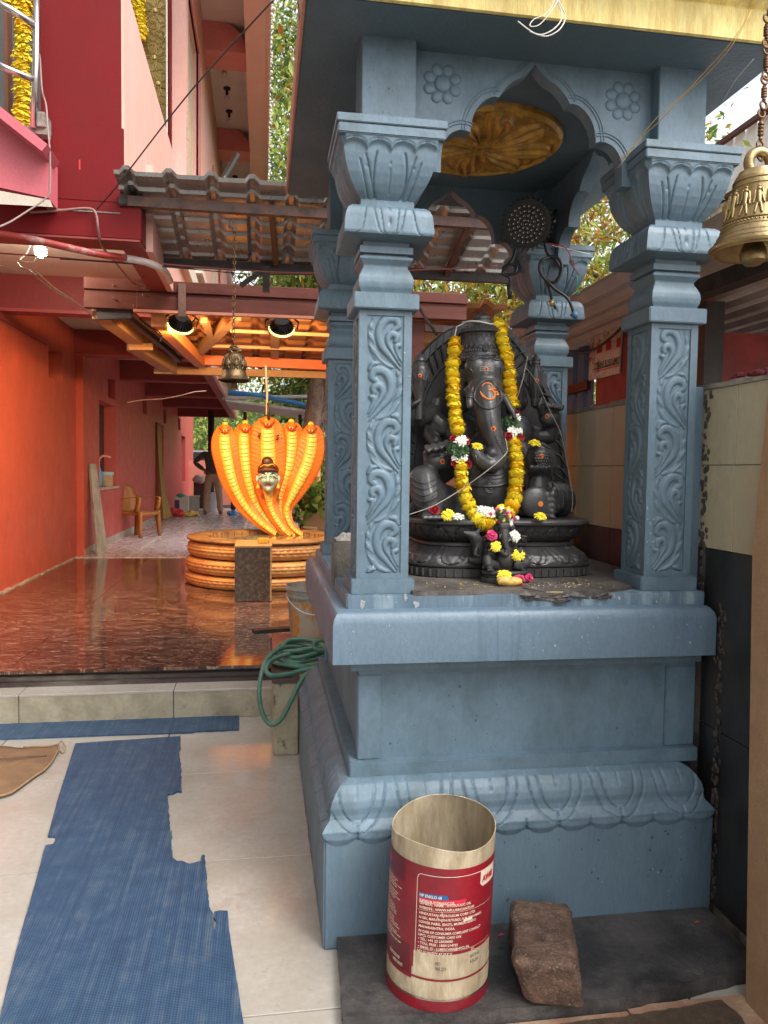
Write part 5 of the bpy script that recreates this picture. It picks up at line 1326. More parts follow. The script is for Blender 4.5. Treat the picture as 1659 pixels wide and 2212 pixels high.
# banner board, mounted upside down
bn_ = thing('advert_board', 'white advert board fixed upside down on the red shed wall with red and black print', 'sign', (2.19, 4.68, 1.9))
bz0, bz1, by0, by1 = 1.895, 2.33, 4.45, 4.93
cor = [P((2250+210/2.018)/4,(1100+855/2.018)/4,X=2.185), P((2250+455/2.018)/4,(1100+795/2.018)/4,X=2.185), P((2250+490/2.018)/4,(1100+205/2.018)/4,X=2.185), P((2250+235/2.018)/4,(1100+300/2.018)/4,X=2.185)]
BOARDW = mat('dirty_white_board', (.55,.48,.40), .6, .08, 5, .1, 40, dirt=(.18,.12,.08), dscale=14, damt=.3, dsoft=.1)
mk('board', [(2.185, c.y, c.z) for c in cor]+[(2.195, c.y, c.z) for c in cor], [(3,2,1,0),(4,5,6,7),(0,1,5,4),(1,2,6,5),(2,3,7,6),(3,0,4,7)], BOARDW, bn_)
def bpt(uu, vv, off=.002):   # uu 0..1 left to right in view, vv 0..1 bottom to top
    a = cor[0].lerp(cor[1], uu); b = cor[3].lerp(cor[2], uu); q = a.lerp(b, vv); return Vector((2.185-off, q.y, q.z))
def board_text(s, u1, v1, size, m, sx=1):   # rotated 180 degrees: starts at (u1,v1) right end and runs left
    me = text_mesh(s, 1.0, 'LEFT', .02)
    xs_ = [v.co.x for v in me.vertices]; 
    for v in me.vertices: v.co = bpt(u1-v.co.x*size*sx, v1-v.co.y*size)
    return link('lettering', me, m, bn_)
board_text('OMPOSITE PANELS', 1.0, .235, .125, PRK, .78); board_text('p.in', 1.0, .80, .13, PRK, 1.0)
for (a, b) in ((.25,.43),(.55,.72),(.88,1.0)): mk('printed_icon', [bpt(a,.50),bpt(b,.50),bpt(b,.36+.005),bpt(a,.36+.005)][::-1], [(0,1,2,3)], PRR, bn_)
for (z, m) in ((.135, PRK), (.105, PRR)): mk('printed_line', [bpt(.14,z),bpt(1,z),bpt(1,z+.014),bpt(.14,z+.014)], [(0,1,2,3)], m, bn_)
mk('printed_line', [bpt(.03,.30),bpt(.045,.30),bpt(.045,.85),bpt(.03,.85)], [(0,1,2,3)], PRR, bn_); mk('printed_arrow', [bpt(.0,.34),bpt(.08,.34),bpt(.04,.24)], [(0,1,2)], PRR, bn_)
ca = thing('black_cable', 'thick black cable sagging across the upside-down advert board', 'cable', (2.15, 4.6, 2.1))
tube('cable', [P(565,350,X=2.16), P(585,352,X=2.14), P(600,346,X=2.13), P(616,333,X=2.12), P(627,322,X=2.11), P(640,308,X=2.10)], .009, BLACKP, ca, 8, sm=5)
ml = thing('dried_garland', 'withered orange flower string along the eave above the blue fence', 'garland', (2.1, 5, 2.3))
for (x, y) in ((572,362-44),(580,316),(586,313),(600,312),(604,306),(612,301),(563,322),(566,320)):
    put('marigold', MGM[1], P(x-8, y+(0 if x > 590 else -2), X=2.12), ml, None, 1.0)
# far white shed on the right
ws = thing('white_sheet_building', 'tall building clad in white corrugated sheet with a red-brown steel frame, far right', 'building', (6, 10, 0))
WSH = mat('white_cladding', (.80,.80,.78), .5, .05, 3, .1, 30)
yv = 5.0
L_ = []
k = 0
while yv < 10.3:
    L_.append(gbox(6.0, 6.03, yv, yv+.20, 0, 5.75)); L_.append(gbox(5.97, 6.0, yv+.20, yv+.24, 0, 5.75)); yv += .24
mk('cladding', *join(L_), WSH, ws)
for z in (5.75, 5.0, 4.25, 3.5, 2.5): beam('frame_rail', (5.93, 4.9, z), (5.93, 10.5, z), .06, .06, REDSHEET, ws)
for y in (10.45,): beam('frame_post', (5.93, y, 0), (5.93, y, 6.0), .07, .07, REDSHEET, ws, up=(1,0,0))

# ============================================================ LIGHT FITTING UNDER THE SHRINE ROOF
led = thing('stage_light', 'round black stage light full of small lenses, in the back of the shrine', 'lamp', tuple(P(527, 224, Y=3.1)))
lc = P(527, 224, Y=3.05); ax = (Vector(CAM)-lc).normalized(); ax = (ax+Vector((-.10, 0, -.06))).normalized()
s_ = ax.cross(Vector((0,0,1))).normalized(); t_ = s_.cross(ax)
LR = .093
def lp(a, b, d): return lc+s_*a+t_*b+ax*d
def disc_prism(name, r0, d0, r1, d1, m, par, n=40, cap=True):
    V = [lp(math.cos(2*math.pi*k/n)*r0, math.sin(2*math.pi*k/n)*r0, d0) for k in range(n)]+[lp(math.cos(2*math.pi*k/n)*r1, math.sin(2*math.pi*k/n)*r1, d1) for k in range(n)]
    F = [(k, (k+1)%n, n+(k+1)%n, n+k) for k in range(n)]
    if cap: F += [tuple(range(n))[::-1], tuple(n+k for k in range(n))]
    me = mesh(name, V, F); fixn(me); o = link(name, me, m, par); autosm(o, 50); return o
disc_prism('housing', LR*.75, -.16, LR, -.03, BLACKP, led); disc_prism('front_ring', LR, -.03, LR*1.02, .006, BLACKP, led); disc_prism('face', LR*.93, .004, LR*.93, .008, mat('lens_plate', (.02,.02,.02), .6), led)
L_ = []
for k in range(32):
    a = 2*math.pi*k/32; c_, s2 = math.cos(a), math.sin(a)
    L_.append(gbeam(lp(c_*LR*.86, s2*LR*.86, -.15), lp(c_*LR*1.06, s2*LR*1.06, -.012), .004, .02, up=tuple(s_*c_+t_*s2)))
me = mesh('cooling_fins', *join(L_)); fixn(me); link('cooling_fins', me, BLACKP, led)
CUP = mat('lens_reflector', (.28,.26,.24), .25, .1, 30, 0, metal=.8); CUPD = mat('lens_dark', (.015,.015,.015), .2)
def ringmesh():
    V, F = glathe([(.0058,0),(.0066,.002),(.0060,.0045),(.0042,.003),(.0022,.001),(0,.0028)], n=14); me = mesh('lens', V, F); me.materials.append(CUP); return me
LM = ringmesh()
def ringdark():
    V, F = glathe([(.0066,0),(.0072,.0015),(.0066,.0030)], n=14, capb=False, capt=False); me = mesh('lens_rim', V, F); me.materials.append(CUPD); return me
qrot = ax.to_track_quat('Z', 'Y').to_euler()
cnt = 0
for rad_, n in ((0, 1), (.0165, 6), (.033, 12), (.050, 18), (.069, 22)):
    for k in range(n):
        a = 2*math.pi*k/n+rad_*9; o = bpy.data.objects.new('lens', LM); C.objects.link(o); o.location = lp(math.cos(a)*rad_, math.sin(a)*rad_, .008); o.rotation_euler = qrot; setpar(o, led)
for sg in (-1, 1): tube('bracket', [lp(sg*LR*1.08, 0, -.04), lp(sg*LR*1.12, .0, -.09), lp(sg*LR*1.1, LR*.4, -.2)], .007, BLACKP, led, 6)
box('bracket_foot', lc.x-.02, lc.x+.02, lc.y+.15, lc.y+.26, lc.z+.0, lc.z+.02, BLACKP, led)
def z6(x, y, Y): return P(500+x/1.5476/4, y/1.5476/4, Y)
tube('power_cable', [z6(275,1510,3.0), z6(300,1580,2.98), z6(360,1600,2.97), z6(382,1660,2.96), z6(350,1740,2.96), z6(290,1740,2.965), z6(245,1670,2.97), z6(262,1610,2.97), z6(330,1600,2.985), z6(375,1680,2.98), z6(330,1750,2.985), z6(262,1700,2.98), z6(300,1770,2.98), z6(322,1860,2.98), P(556,309,Y=2.98)], .0062, BLACKP, led, 8, sm=8)
tube('power_cable', [z6(290,1740,2.965), z6(340,1790,2.96), z6(420,1850,2.955), P(574,314,Y=2.95)], .0062, BLACKP, led, 8, sm=5)
tube('signal_cable', [z6(95,1540,3.02), z6(80,1600,3.0), z6(50,1640,2.99), z6(20,1660,2.98), z6(40,1700,2.98), z6(90,1690,2.97), z6(100,1650,2.98), z6(60,1640,2.98), z6(15,1690,2.975), z6(60,1720,2.97), z6(55,1790,2.97)], .006, BLACKP, led, 8, sm=7)
tube('plug', [z6(55,1760,2.97), z6(62,1850,2.97)], .010, DARKF, led, 10)
tube('power_plug', [P(572,313,Y=2.95), P(577,317,Y=2.95)], .013, mat('blue_plug', (.08,.2,.35), .4), led, 10); tube('connector', [P(551,300,Y=2.98), P(552,306,Y=2.98)], .010, mat('brass_connector', (.5,.35,.12), .4, metal=.6), led, 8)
wr = thing('thin_wire', 'thin red and green wires dangling beside the stage light', 'wire', tuple(P(566, 270, Y=3.0)))
REDWIRE = mat('red_wire', (.45,.01,.03), .5); GRW = mat('green_wire', (.02,.30,.15), .5)
tube('red_strand', [z6(300,1505,2.98), z6(360,1520,2.97), z6(400,1530,2.96), z6(430,1570,2.96), z6(450,1640,2.96), z6(490,1700,2.96)], .0022, REDWIRE, wr, 5, sm=4)
tube('green_strand', [z6(470,1690,2.96), z6(480,1760,2.95), z6(470,1830,2.95), z6(530,1760,2.95), z6(560,1730,2.95)], .0018, GRW, wr, 5, sm=4); tube('white_strand', [z6(320,1520,2.98), z6(440,1545,3.1), z6(560,1575,3.2)], .0015, COT, wr, 5)

# ============================================================ BELLS AND CHAINS
def link_mesh(r_, l_, wr_):
    pts = [(math.cos(t)*r_, 0, math.sin(t)*r_+(l_ if math.sin(t) > 0 else -l_)) for t in np.linspace(0, 2*math.pi, 17)[:-1]]
    v, f = gtube(pts, wr_, 6, True); me = mesh('chain_link', v, f); me.materials.append(CHAIN); me.polygons.foreach_set('use_smooth', [True]*len(me.polygons)); return me
b2 = thing('brass_bell', 'big brass temple bell with relief figures, hanging close at the right edge', 'bell', tuple(P(758, 256, Y=1.45)))
BB = P(755.5, 262, Y=1.45); bx, by_ = BB.x, BB.y
k_ = 1.45/765*1.018
zt = lambda ypx: P(755.5, ypx, Y=1.45).z
BRASS_L = mat('bright_brass', (.44,.33,.16), .36, .2, 14, .4, 90, metal=.85, dirt=(.18,.12,.06), dscale=12, damt=.32, dsoft=.4, bdist=.003)
pr_ = [(47,248),(46.5,251),(44,250),(43.5,246),(40,240),(36,232),(33.5,226),(33.0,222),(31.8,220),(31.2,216),(30,212),(29.5,210),(27.5,202),(26.5,196),(25.5,190),(26,187),(24.5,184),(24.8,181),(23,178),(21,175),(20,172.5),(15,170.5),(0,169)]
bl_prof = [(a*k_, zt(y)-zt(262)) for a, y in pr_]; inner = [(max(0, a-3)*k_, zt(y+2)-zt(262)) for a, y in pr_[::-1]]
lathe('bell_body', inner+bl_prof, (bx, by_, zt(262)), BRASS_L, b2, 72)
L_ = []
for (rr_, y) in ((41.5,243),(38.6,238),(35.5,231),(33.8,224.5),(25.8,189),(24.8,183)):
    L_.append(gtube([(bx+math.cos(t)*rr_*k_, by_+math.sin(t)*rr_*k_, zt(y)) for t in np.linspace(0, 2*math.pi, 49)[:-1]], .0016, 5, True))
for k in range(60):
    t = 2*math.pi*k/60; L_.append(gsphere((bx+math.cos(t)*34.6*k_, by_+math.sin(t)*34.6*k_, zt(227.5)), .0022, 5, 4))
me = mesh('raised_bands', *join(L_)); fixn(me); tag(link('raised_bands', me, BRASS_L, b2, True), kind='stuff')
for k in range(14):
    t = 2*math.pi*k/14+.1; L_ = []
    def bp3(dt, y, off): rr_ = np.interp(y, [190,196,202,210,216,222,226], [25.5,26.5,27.5,29.5,31.2,33,33.5])+off; return (bx+math.cos(t+dt)*rr_*k_, by_+math.sin(t+dt)*rr_*k_, zt(y))
    L_.append(gsphere(bp3(0, 197, .6), .0048, 8, 6)); L_.append(gsphere(bp3(0, 193.5, .4), .003, 6, 4))
    L_.append(gcaps(bp3(0, 201, .8), bp3(.01, 211, .8), .0055, .0048, 8))
    for sg in (-1, 1):
        L_.append(gcaps(bp3(.10*sg, 202, .6), bp3(.17*sg, 208+3*random.random(), .8), .0028, .0022, 6)); L_.append(gcaps(bp3(.17*sg, 208, .6), bp3(.12*sg, 200-4*random.random(), .8), .0022, .002, 6))
        L_.append(gcaps(bp3(.05*sg, 212, .7), bp3((.08+.05*random.random())*sg, 221, .5), .0034, .0026, 6))
    me = mesh('relief_figure', *join(L_)); fixn(me); link('relief_figure', me, BRASS_L, b2, True)
# top loop
L_ = [(bx+math.cos(t)*12.5*k_, by_-.0, zt(163)+math.sin(t)*12*k_) for t in np.linspace(0, 2*math.pi, 25)[:-1]]
tube('hanging_loop', L_, 5.2*k_, BRASS_L, b2, 10, closed=True)
lathe('clapper', [(0,zt(266)-zt(255)),(7*k_,zt(265.5)-zt(255)),(12.5*k_,zt(261)-zt(255)),(13.5*k_,zt(255)-zt(255)),(12.5*k_,zt(250)-zt(255)),(8.5*k_,zt(241)-zt(255)),(7.5*k_,zt(230)-zt(255)),(5*k_,zt(205)-zt(255)),(0,zt(204)-zt(255))], (bx-.006, by_, zt(255)), BRASS_L, b2, 28)
ch2 = thing('bell_chain', 'rusty chain of turned links holding the big brass bell at the right', 'chain', (bx, by_, zt(160)))
def spind(n0, n1, x_off):
    pr = [(0,0),(1.6,.02),(2.2,.05),(1.6,.12),(1.6,.18)]
    for q in range(4): pr += [(2.9,.22+q*.16),(3.1,.27+q*.16),(2.9,.32+q*.16),(1.7,.35+q*.16)]
    pr += [(1.6,.86),(2.2,.94),(0,1)]
    z0_, z1_ = zt(n0), zt(n1); lathe('turned_link', [(a*k_, (z1_-z0_)*b) for a, b in pr][::1], (bx+x_off, by_, z0_), CHAIN, ch2, 12)
for i, (ya, yb2) in enumerate(((140, 118), (100, 84), (70, 54), (38, 22), (6, -12))):
    xo = (.0, .004, .006, .004, .012)[i]; spind(ya, yb2, xo)
    for yy_ in (ya+4.5, yb2-5): 
        c_ = (bx+xo, by_, zt(yy_)); tube('chain_link', [(c_[0]+math.cos(t)*3.6*k_, c_[1]+math.sin(t)*.8*k_, c_[2]+math.sin(t)*4.6*k_) for t in np.linspace(0, 2*math.pi, 17)[:-1]], 1.25*k_, CHAIN, ch2, 7, closed=True)
tube('hook', [(bx, by_, zt(145)), (bx-.004, by_, zt(153)), (bx-.003, by_, zt(158)), (bx+.006, by_, zt(160)), (bx+.004, by_, zt(150))], 1.2*k_, CHAIN, ch2, 7, sm=5)
# ============================================================ LEFT LEDGE, HOSE, BUCKET, BROKEN BLOCK
ldg = thing('cream_ledge', 'low cream-painted masonry ledge with peeling blue splashes beside the shrine, under the hose', 'ledge', (.12, 4.0, 0))
LEDGEM = mat('peeling_cream_paint', (.42,.37,.25), .5, .15, 6, .5, 50, dirt=(.06,.07,.07), dscale=7, damt=.24, dsoft=.05, stretch=(1,1,.8))
box('ledge_block', .060, .180, 3.70, 4.56, 0, .36, LEDGEM, ldg, .006)
mk('ledge_top', *gbox(.050, .185, 3.69, 4.60, .361, .385), mat('dirty_dark_top', (.09,.06,.05), .7, .3, 8, .4), ldg)
mk('ledge_body', *gbox(.186, .9, 3.70, 4.56, 0, .37), LEDGEM, ldg)
tb = thing('terracotta_tile', 'terracotta tile and dark slat lying on the ledge under the paint bucket', 'tile', (.1, 4.5, .39))
mk('tile', *gbox(.06, .45, 4.15, 4.60, .386, .41), mat('terracotta', (.40,.12,.07), .7, .15, 8, .3), tb)
beam('dark_slat', (-.05, 4.60, .425), (.20, 4.66, .425), .07, .022, DARKF, tb)
HOSE = mat('green_garden_hose', (.055,.19,.13), .38, .15, 12, .1, 40, dirt=(.13,.19,.15), dscale=12, damt=.35, dsoft=.3)
hs = thing('garden_hose', 'green garden hose coiled on the ledge with a loop hanging over its front', 'hose', (.15, 3.95, .39))
def h5(x, y, Y): return P((1000+x/2.765)/4, (2300+y/2.765)/4, Y)
pth = []
# coils lying on the ledge, then the hanging loop
for k in range(5):
    for q in range(10):
        t = 2*math.pi*q/10
        pth.append(Vector((.215+(.165-.012*k)*math.cos(t)+random.uniform(-.012,.012), 3.98+(.17-.012*k)*math.sin(t)+random.uniform(-.012,.012), .400+.024*k*.75+.012*math.sin(t*2+k))))
tube('coil', pth, .0115, HOSE, hs, 10, sm=5)
tube('hanging_loop', [h5(700,1060,3.66), h5(610,1110,3.65), h5(530,1230,3.63), h5(450,1400,3.62), h5(360,1570,3.62), h5(260,1655,3.62), h5(180,1610,3.63), h5(120,1470,3.64), h5(100,1280,3.66), h5(130,1080,3.70), h5(190,930,3.78), h5(300,830,3.88), h5(420,795,3.98), h5(560,800,4.05)], .0115, HOSE, hs, 10, sm=6)
tube('front_loop', [h5(780,1010,3.72), h5(560,1060,3.72), h5(400,1100,3.70), h5(240,1110,3.68), h5(180,1060,3.70), h5(210,970,3.76), h5(330,900,3.84), h5(520,850,3.9)], .0115, HOSE, hs, 10, sm=6)
tube('standing_loop', [h5(820,720,3.80), h5(740,730,3.8), h5(705,775,3.8), h5(740,825,3.79), h5(830,835,3.79), h5(950,800,3.79)], .0115, HOSE, hs, 10, sm=6)
bk = thing('paint_bucket', 'dirty white plastic paint bucket with a torn orange label standing on the ledge', 'bucket', (.27, 4.38, .41))
BKC = (.285, 4.40, .411)
BKM = mat('dirty_white_plastic', (.38,.36,.31), .45, .15, 6, .2, 50, dirt=(.16,.12,.08), dscale=7, damt=.4, dsoft=.3)
zb_top = P(290, 588, Y=4.28).z-.411
lathe('pail', [(0,.0),(.112,.0),(.118,.01),(.139,zb_top*.80),(.141,zb_top*.80),(.152,zb_top*.80),(.152,zb_top*.84),(.143,zb_top*.85),(.146,zb_top*.93),(.154,zb_top*.94),(.152,zb_top),(.146,zb_top),(.140,zb_top*.85),(.112,.012),(0,.012)], BKC, BKM, bk, 48)
v, f = glathe([(.1215,.03),(.1225,.035),(.1375,zb_top*.72),(.1372,zb_top*.74)], BKC, 30, R(210), R(345), capb=False, capt=False); mk('torn_label', v, f, mat('faded_orange_label', (.50,.22,.04), .6, .2, 8, .2, 50, dirt=(.42,.36,.28), dscale=9, damt=.45, dsoft=.06), bk, True)
tube('wire_handle', [Vector(BKC)+Vector((math.cos(a)*.155, math.sin(a)*.155, zb_top*.82-.09*math.sin((a-R(200))/R(150)*math.pi))) for a in np.linspace(R(200), R(350), 12)], .003, mat('white_handle', (.7,.7,.7), .4), bk, 6)
blk = thing('broken_masonry_block', 'broken concrete block with a rough pale top resting on the shrine ledge at the left', 'block', (.25, 2.65, 1.0))
BLKM = mat('broken_concrete', (.22,.20,.17), .9, .25, 12, .9, 60, dirt=(.05,.05,.05), dscale=5, damt=.35, dsoft=.2); BLKT = mat('rough_lime_top', (.50,.47,.42), .95, .2, 20, 1.0, 70, bdist=.01)
box('block', .245, .40, 2.60, 2.74, .9905, 1.155, BLKM, blk, .008)
from mathutils import noise as mn
Pm = np.zeros((22, 22, 3))
for i in range(22):
    for j in range(22):
        x = .255+.14*i/21; y = 2.61+.12*j/21; e = min(i, 21-i, j, 21-j)/4.0
        Pm[j, i] = (x, y, 1.152+.022*min(1, e)+.010*mn.noise(Vector((x*40, y*40, 0)))*min(1, e)+.006*mn.noise(Vector((x*110, y*110, 3))))
mk('rough_top', *ggrid(Pm), BLKT, blk)
# ============================================================ SNAKE FOUNTAIN STATUE
SX, SY = .045, 8.03
snake = thing('snake_fountain', 'orange five-hooded cobra statue rising from a round basin on three coiled rings', 'statue', (SX, SY, .24))
SORG = mat('orange_cobra_paint', (.80,.26,.035), .38, .14, 8, .5, 60, dirt=(.62,.13,.03), dscale=4, damt=.45, dsoft=.3, bdist=.004)
SBEL = mat('yellow_belly_paint', (.94,.68,.12), .30, .10, 6, .15, 50, dirt=(.85,.42,.07), dscale=3, damt=.4, dsoft=.4)
SLINE = mat('ochre_line_paint', (.55,.24,.04), .5)
SCOIL = mat('ochre_coil_paint', (.70,.42,.15), .5, .15, 5, .3, 60, dirt=(.55,.18,.05), dscale=4, damt=.4, dsoft=.35)
SRIM = mat('golden_brown_rim', (.40,.22,.08), .45, .2, 5, .3, 50, dirt=(.18,.09,.04), dscale=6, damt=.4)
def coil(z0, z1, r_, cyl=None):
    n, m = 420, 22; th = np.linspace(0, 2*math.pi, n+1)[None, :]; ph = np.linspace(-math.pi/2, math.pi/2, m)[:, None]
    TH = th*np.ones_like(ph); PHI = ph*np.ones_like(th); hz = (z1-z0)/2
    k = 74; a = TH*k/(2*math.pi); b = (PHI+math.pi/2)/math.pi*7
    row = np.floor(b); fr = b-row; aa = (a+.5*(row % 2)) % 1-.5
    sc = np.clip(1-np.sqrt((aa*2)**2*.8+(fr-.0)**2), 0, 1)
    H = .034*np.clip((fr-.15-1.2*aa**2), 0, .6)*np.cos(PHI)
    rad = r_-.085+(.085+H)*np.clip(np.cos(PHI), 0, 1)**.5
    X = SX+rad*np.cos(TH); Y = SY+rad*np.sin(TH); Z = (z0+z1)/2+hz*np.sin(PHI)
    o = mk('coil', *ggrid(np.stack([X, Y, Z], -1)), SCOIL, snake, True); return o
coil(.238, .358, .815); coil(.366, .512, .805); coil(.520, .672, .79)
lathe('core', [(.70,.24),(.70,.70)], (SX, SY, 0), mat('dark_gap', (.05,.02,.01), .9), snake, 48, capb=False, capt=False)
lathe('basin_rim', [(.60,.672),(.775,.675),(.80,.682),(.805,.694),(.80,.706),(.785,.712),(.63,.714),(.60,.708),(.585,.690),(.585,.60)], (SX, SY, 0), SRIM, snake, 96, capb=False, capt=False)
lathe('basin_floor', [(0,.655),(.59,.655)], (SX, SY, 0), mat('basin_tiles', (.45,.33,.22), .3, .15, 8, .1), snake, 48, capb=False, capt=False)
WAT = mat('basin_water', (.30,.22,.15), .04, .1, 3, .12, 8, spec=.8, fine=0); lathe('water', [(0,.676),(.59,.676)], (SX, SY, 0), WAT, snake, 64, capb=False, capt=False)
L_ = []
for k in range(40):
    a = 2*math.pi*k/40; L_.append(gbeam((SX+math.cos(a)*.583, SY+math.sin(a)*.583, .66), (SX+math.cos(a)*.583, SY+math.sin(a)*.583, .705), .006, .004, up=(math.cos(a), math.sin(a), 0)))
mk('tile_joints', *join(L_), GROUT, snake)
GRAN = mat('brown_granite', (.050,.030,.016), .22, .35, 30, .1, 60, dirt=(.11,.065,.03), dscale=30, damt=.35, dsoft=.1); GEDGE = mat('granite_edge', (.40,.24,.11), .4, .15, 8, .1)
pd = thing('granite_pedestal', 'brown granite block standing in front of the snake fountain basin', 'pedestal', (-.075, 6.9, .24))
mk('front_panel', *gbox(-.232, .070, 6.70, 6.72, .245, .712), GRAN, pd); box('body', -.232, .085, 6.721, 7.25, .241, .7095, GEDGE, pd, .003); mk('side_panel', *gbox(.0705, .084, 6.70, 6.7205, .245, .712), GEDGE, pd)
box('top_panel', -.236, .088, 6.695, 7.26, .713, .728, GEDGE, pd, .003)
sp_ = thing('yellow_soap_bar', 'small yellow painted block lying on the granite pedestal', 'block', (-.0, 6.95, .73))
o = box('bar', -.04, .065, 6.90, 6.96, .7285, .775, mat('yellow_flaked_paint', (.70,.42,.04), .5, .3, 30, .4, 60, dirt=(.25,.14,.02), dscale=25, damt=.4), sp_, .006)
ms = .001331
heads = []
def cobra(cl, Yc, tilt=0, label=None):
    """cl: (x, y, halfwidth) centreline in the close-up view, top to bottom"""
    pts = [(p.x, p.y, p.z) for p in smooth_path(cl, 9)]
    pts = [(a, b, c*1.14) for a, b, c in pts]; n = len(pts); nu = 41
    U = np.linspace(-1, 1, nu); front = np.zeros((n, nu, 3)); back = np.zeros((n, nu, 3)); bel = np.zeros((n, 15, 3))
    for i, (x, y, hw) in enumerate(pts):
        a = pts[max(i-1, 0)]; b = pts[min(i+1, n-1)]; d = Vector((b[0]-a[0], b[1]-a[1])).normalized(); nn = Vector((d.y, -d.x))
        if nn.x < 0: nn = -nn
        t = i/(n-1); Yi = Yc-.30*max(0, t-.72)*1.6; c = S4(x, y, Yi); w_ = hw*ms
        e = S4(x+nn.x*hw, y+nn.y*hw, Yi)-c
        for j, u_ in enumerate(U):
            bul = (1-u_*u_)**.5 if abs(u_) < 1 else 0
            thick = min(.075, w_*.6)
            rip = .004*math.sin(i*1.9+abs(u_)*9)*(1 if abs(u_) > .5 else 0)*(1-t)
            fr = c+e*u_; front[i, j] = (fr.x, Yi-thick*bul*(.55+.15*math.cos(u_*math.pi))-rip, fr.z); back[i, j] = (fr.x, Yi+thick*.55*bul, fr.z)
        bw = .40 if w_ > .07 else .52
        for j, u_ in enumerate(np.linspace(-1, 1, 15)):
            q = c+e*(u_*bw); thick = min(.075, w_*.6)
            uu = u_*bw; base_ = Yi-thick*math.sqrt(1-uu*uu)*(.55+.15*math.cos(uu*math.pi))
            bel[i, j] = (q.x, base_-.016*(1-u_**4)+.002, q.z-.010*(1-u_*u_))
    v1, f1 = ggrid(front); v2, f2 = ggrid(back); f2 = [tuple(q[::-1]) for q in f2]
    V, F = join([(v1, f1), (v2, f2)]); me = mesh('hood', V, F)
    bm = bmesh.new(); bm.from_mesh(me); bmesh.ops.remove_doubles(bm, verts=bm.verts, dist=.0008); bmesh.ops.recalc_face_normals(bm, faces=bm.faces); bm.to_mesh(me); bm.free()
    hood = link('hood', me, SORG, snake, True)
    # belly shields: overlapping plates, each one a step proud of the next
    L = []; step = 3; dist = 0; last = 0; cuts = [0]
    for i in range(1, n):
        a = Vector(bel[i, 7]); b = Vector(bel[i-1, 7]); dist += (a-b).length
        if dist > .036+.012*math.sin(i): cuts.append(i); dist = 0
    if cuts[-1] != n-1: cuts.append(n-1)
    for a, b in zip(cuts[:-1], cuts[1:]):
        A = bel[a].copy(); B = bel[b].copy(); B[:, 1] -= .010; M_ = (A+B)/2; M_[:, 1] -= .003; Cc = B.copy(); Cc[:, 1] += .016
        L.append(ggrid(np.stack([A, M_, B, Cc])))
    for a in cuts[1:-1]: tube('scute_line', [Vector((bel[a, j, 0], bel[a, j, 1]-.006-.004*math.sin(j/14*3.14), bel[a, j, 2])) for j in range(0, 15, 2)], .0022, SLINE, hood, 4)
    me = mesh('belly_scales', *join(L)); link('belly_scales', me, SBEL, snake, False); autosm(snake.children[-1] if False else bpy.data.objects[me.name] if me.name in bpy.data.objects else hood, 30)
    # head
    x, y, hw = pts[0]
    return hood
SN = [([(622,432,48),(618,470,72),(618,520,92),(622,600,100),(640,700,98),(672,840,88),(720,970,74),(790,1090,60),(880,1190,46),(960,1260,36),(1040,1318,24)], 8.47),
      ([(790,418,48),(784,460,70),(778,520,88),(782,620,95),(795,740,92),(815,870,80),(850,1000,62),(900,1110,50),(975,1210,38),(1060,1290,30),(1120,1328,24)], 8.50),
      ([(1170,405,50),(1176,450,74),(1178,520,90),(1172,620,94),(1150,750,88),(1110,890,70),(1078,1010,52),(1074,1110,42),(1105,1210,34),(1160,1290,28),(1195,1330,22)], 8.50),
      ([(1332,430,48),(1340,470,76),(1342,530,92),(1330,640,102),(1295,760,100),(1240,880,88),(1180,1000,66),(1135,1100,44),(1145,1200,34),(1195,1280,28),(1260,1325,20)], 8.47),
      ([(978,362,60),(976,420,105),(975,500,120),(978,600,128),(980,700,130),(980,800,124),(978,900,104),(984,1000,76),(1000,1090,56),(1045,1190,44),(1110,1280,34),(1160,1325,26)], 8.42)]
hoods = [cobra(cl, Y) for cl, Y in SN]
HEADR = mat('orange_head_paint', (.76,.24,.04), .35, .15, 20, .5, 90, dirt=(.6,.12,.02), dscale=12, damt=.35); MOUTH = mat('mouth_red', (.55,.04,.02), .5); FANG = mat('fang_ivory', (.85,.70,.40), .4); CREST = mat('golden_yellow_crest', (.90,.45,.02), .3, .1, 10, .1)
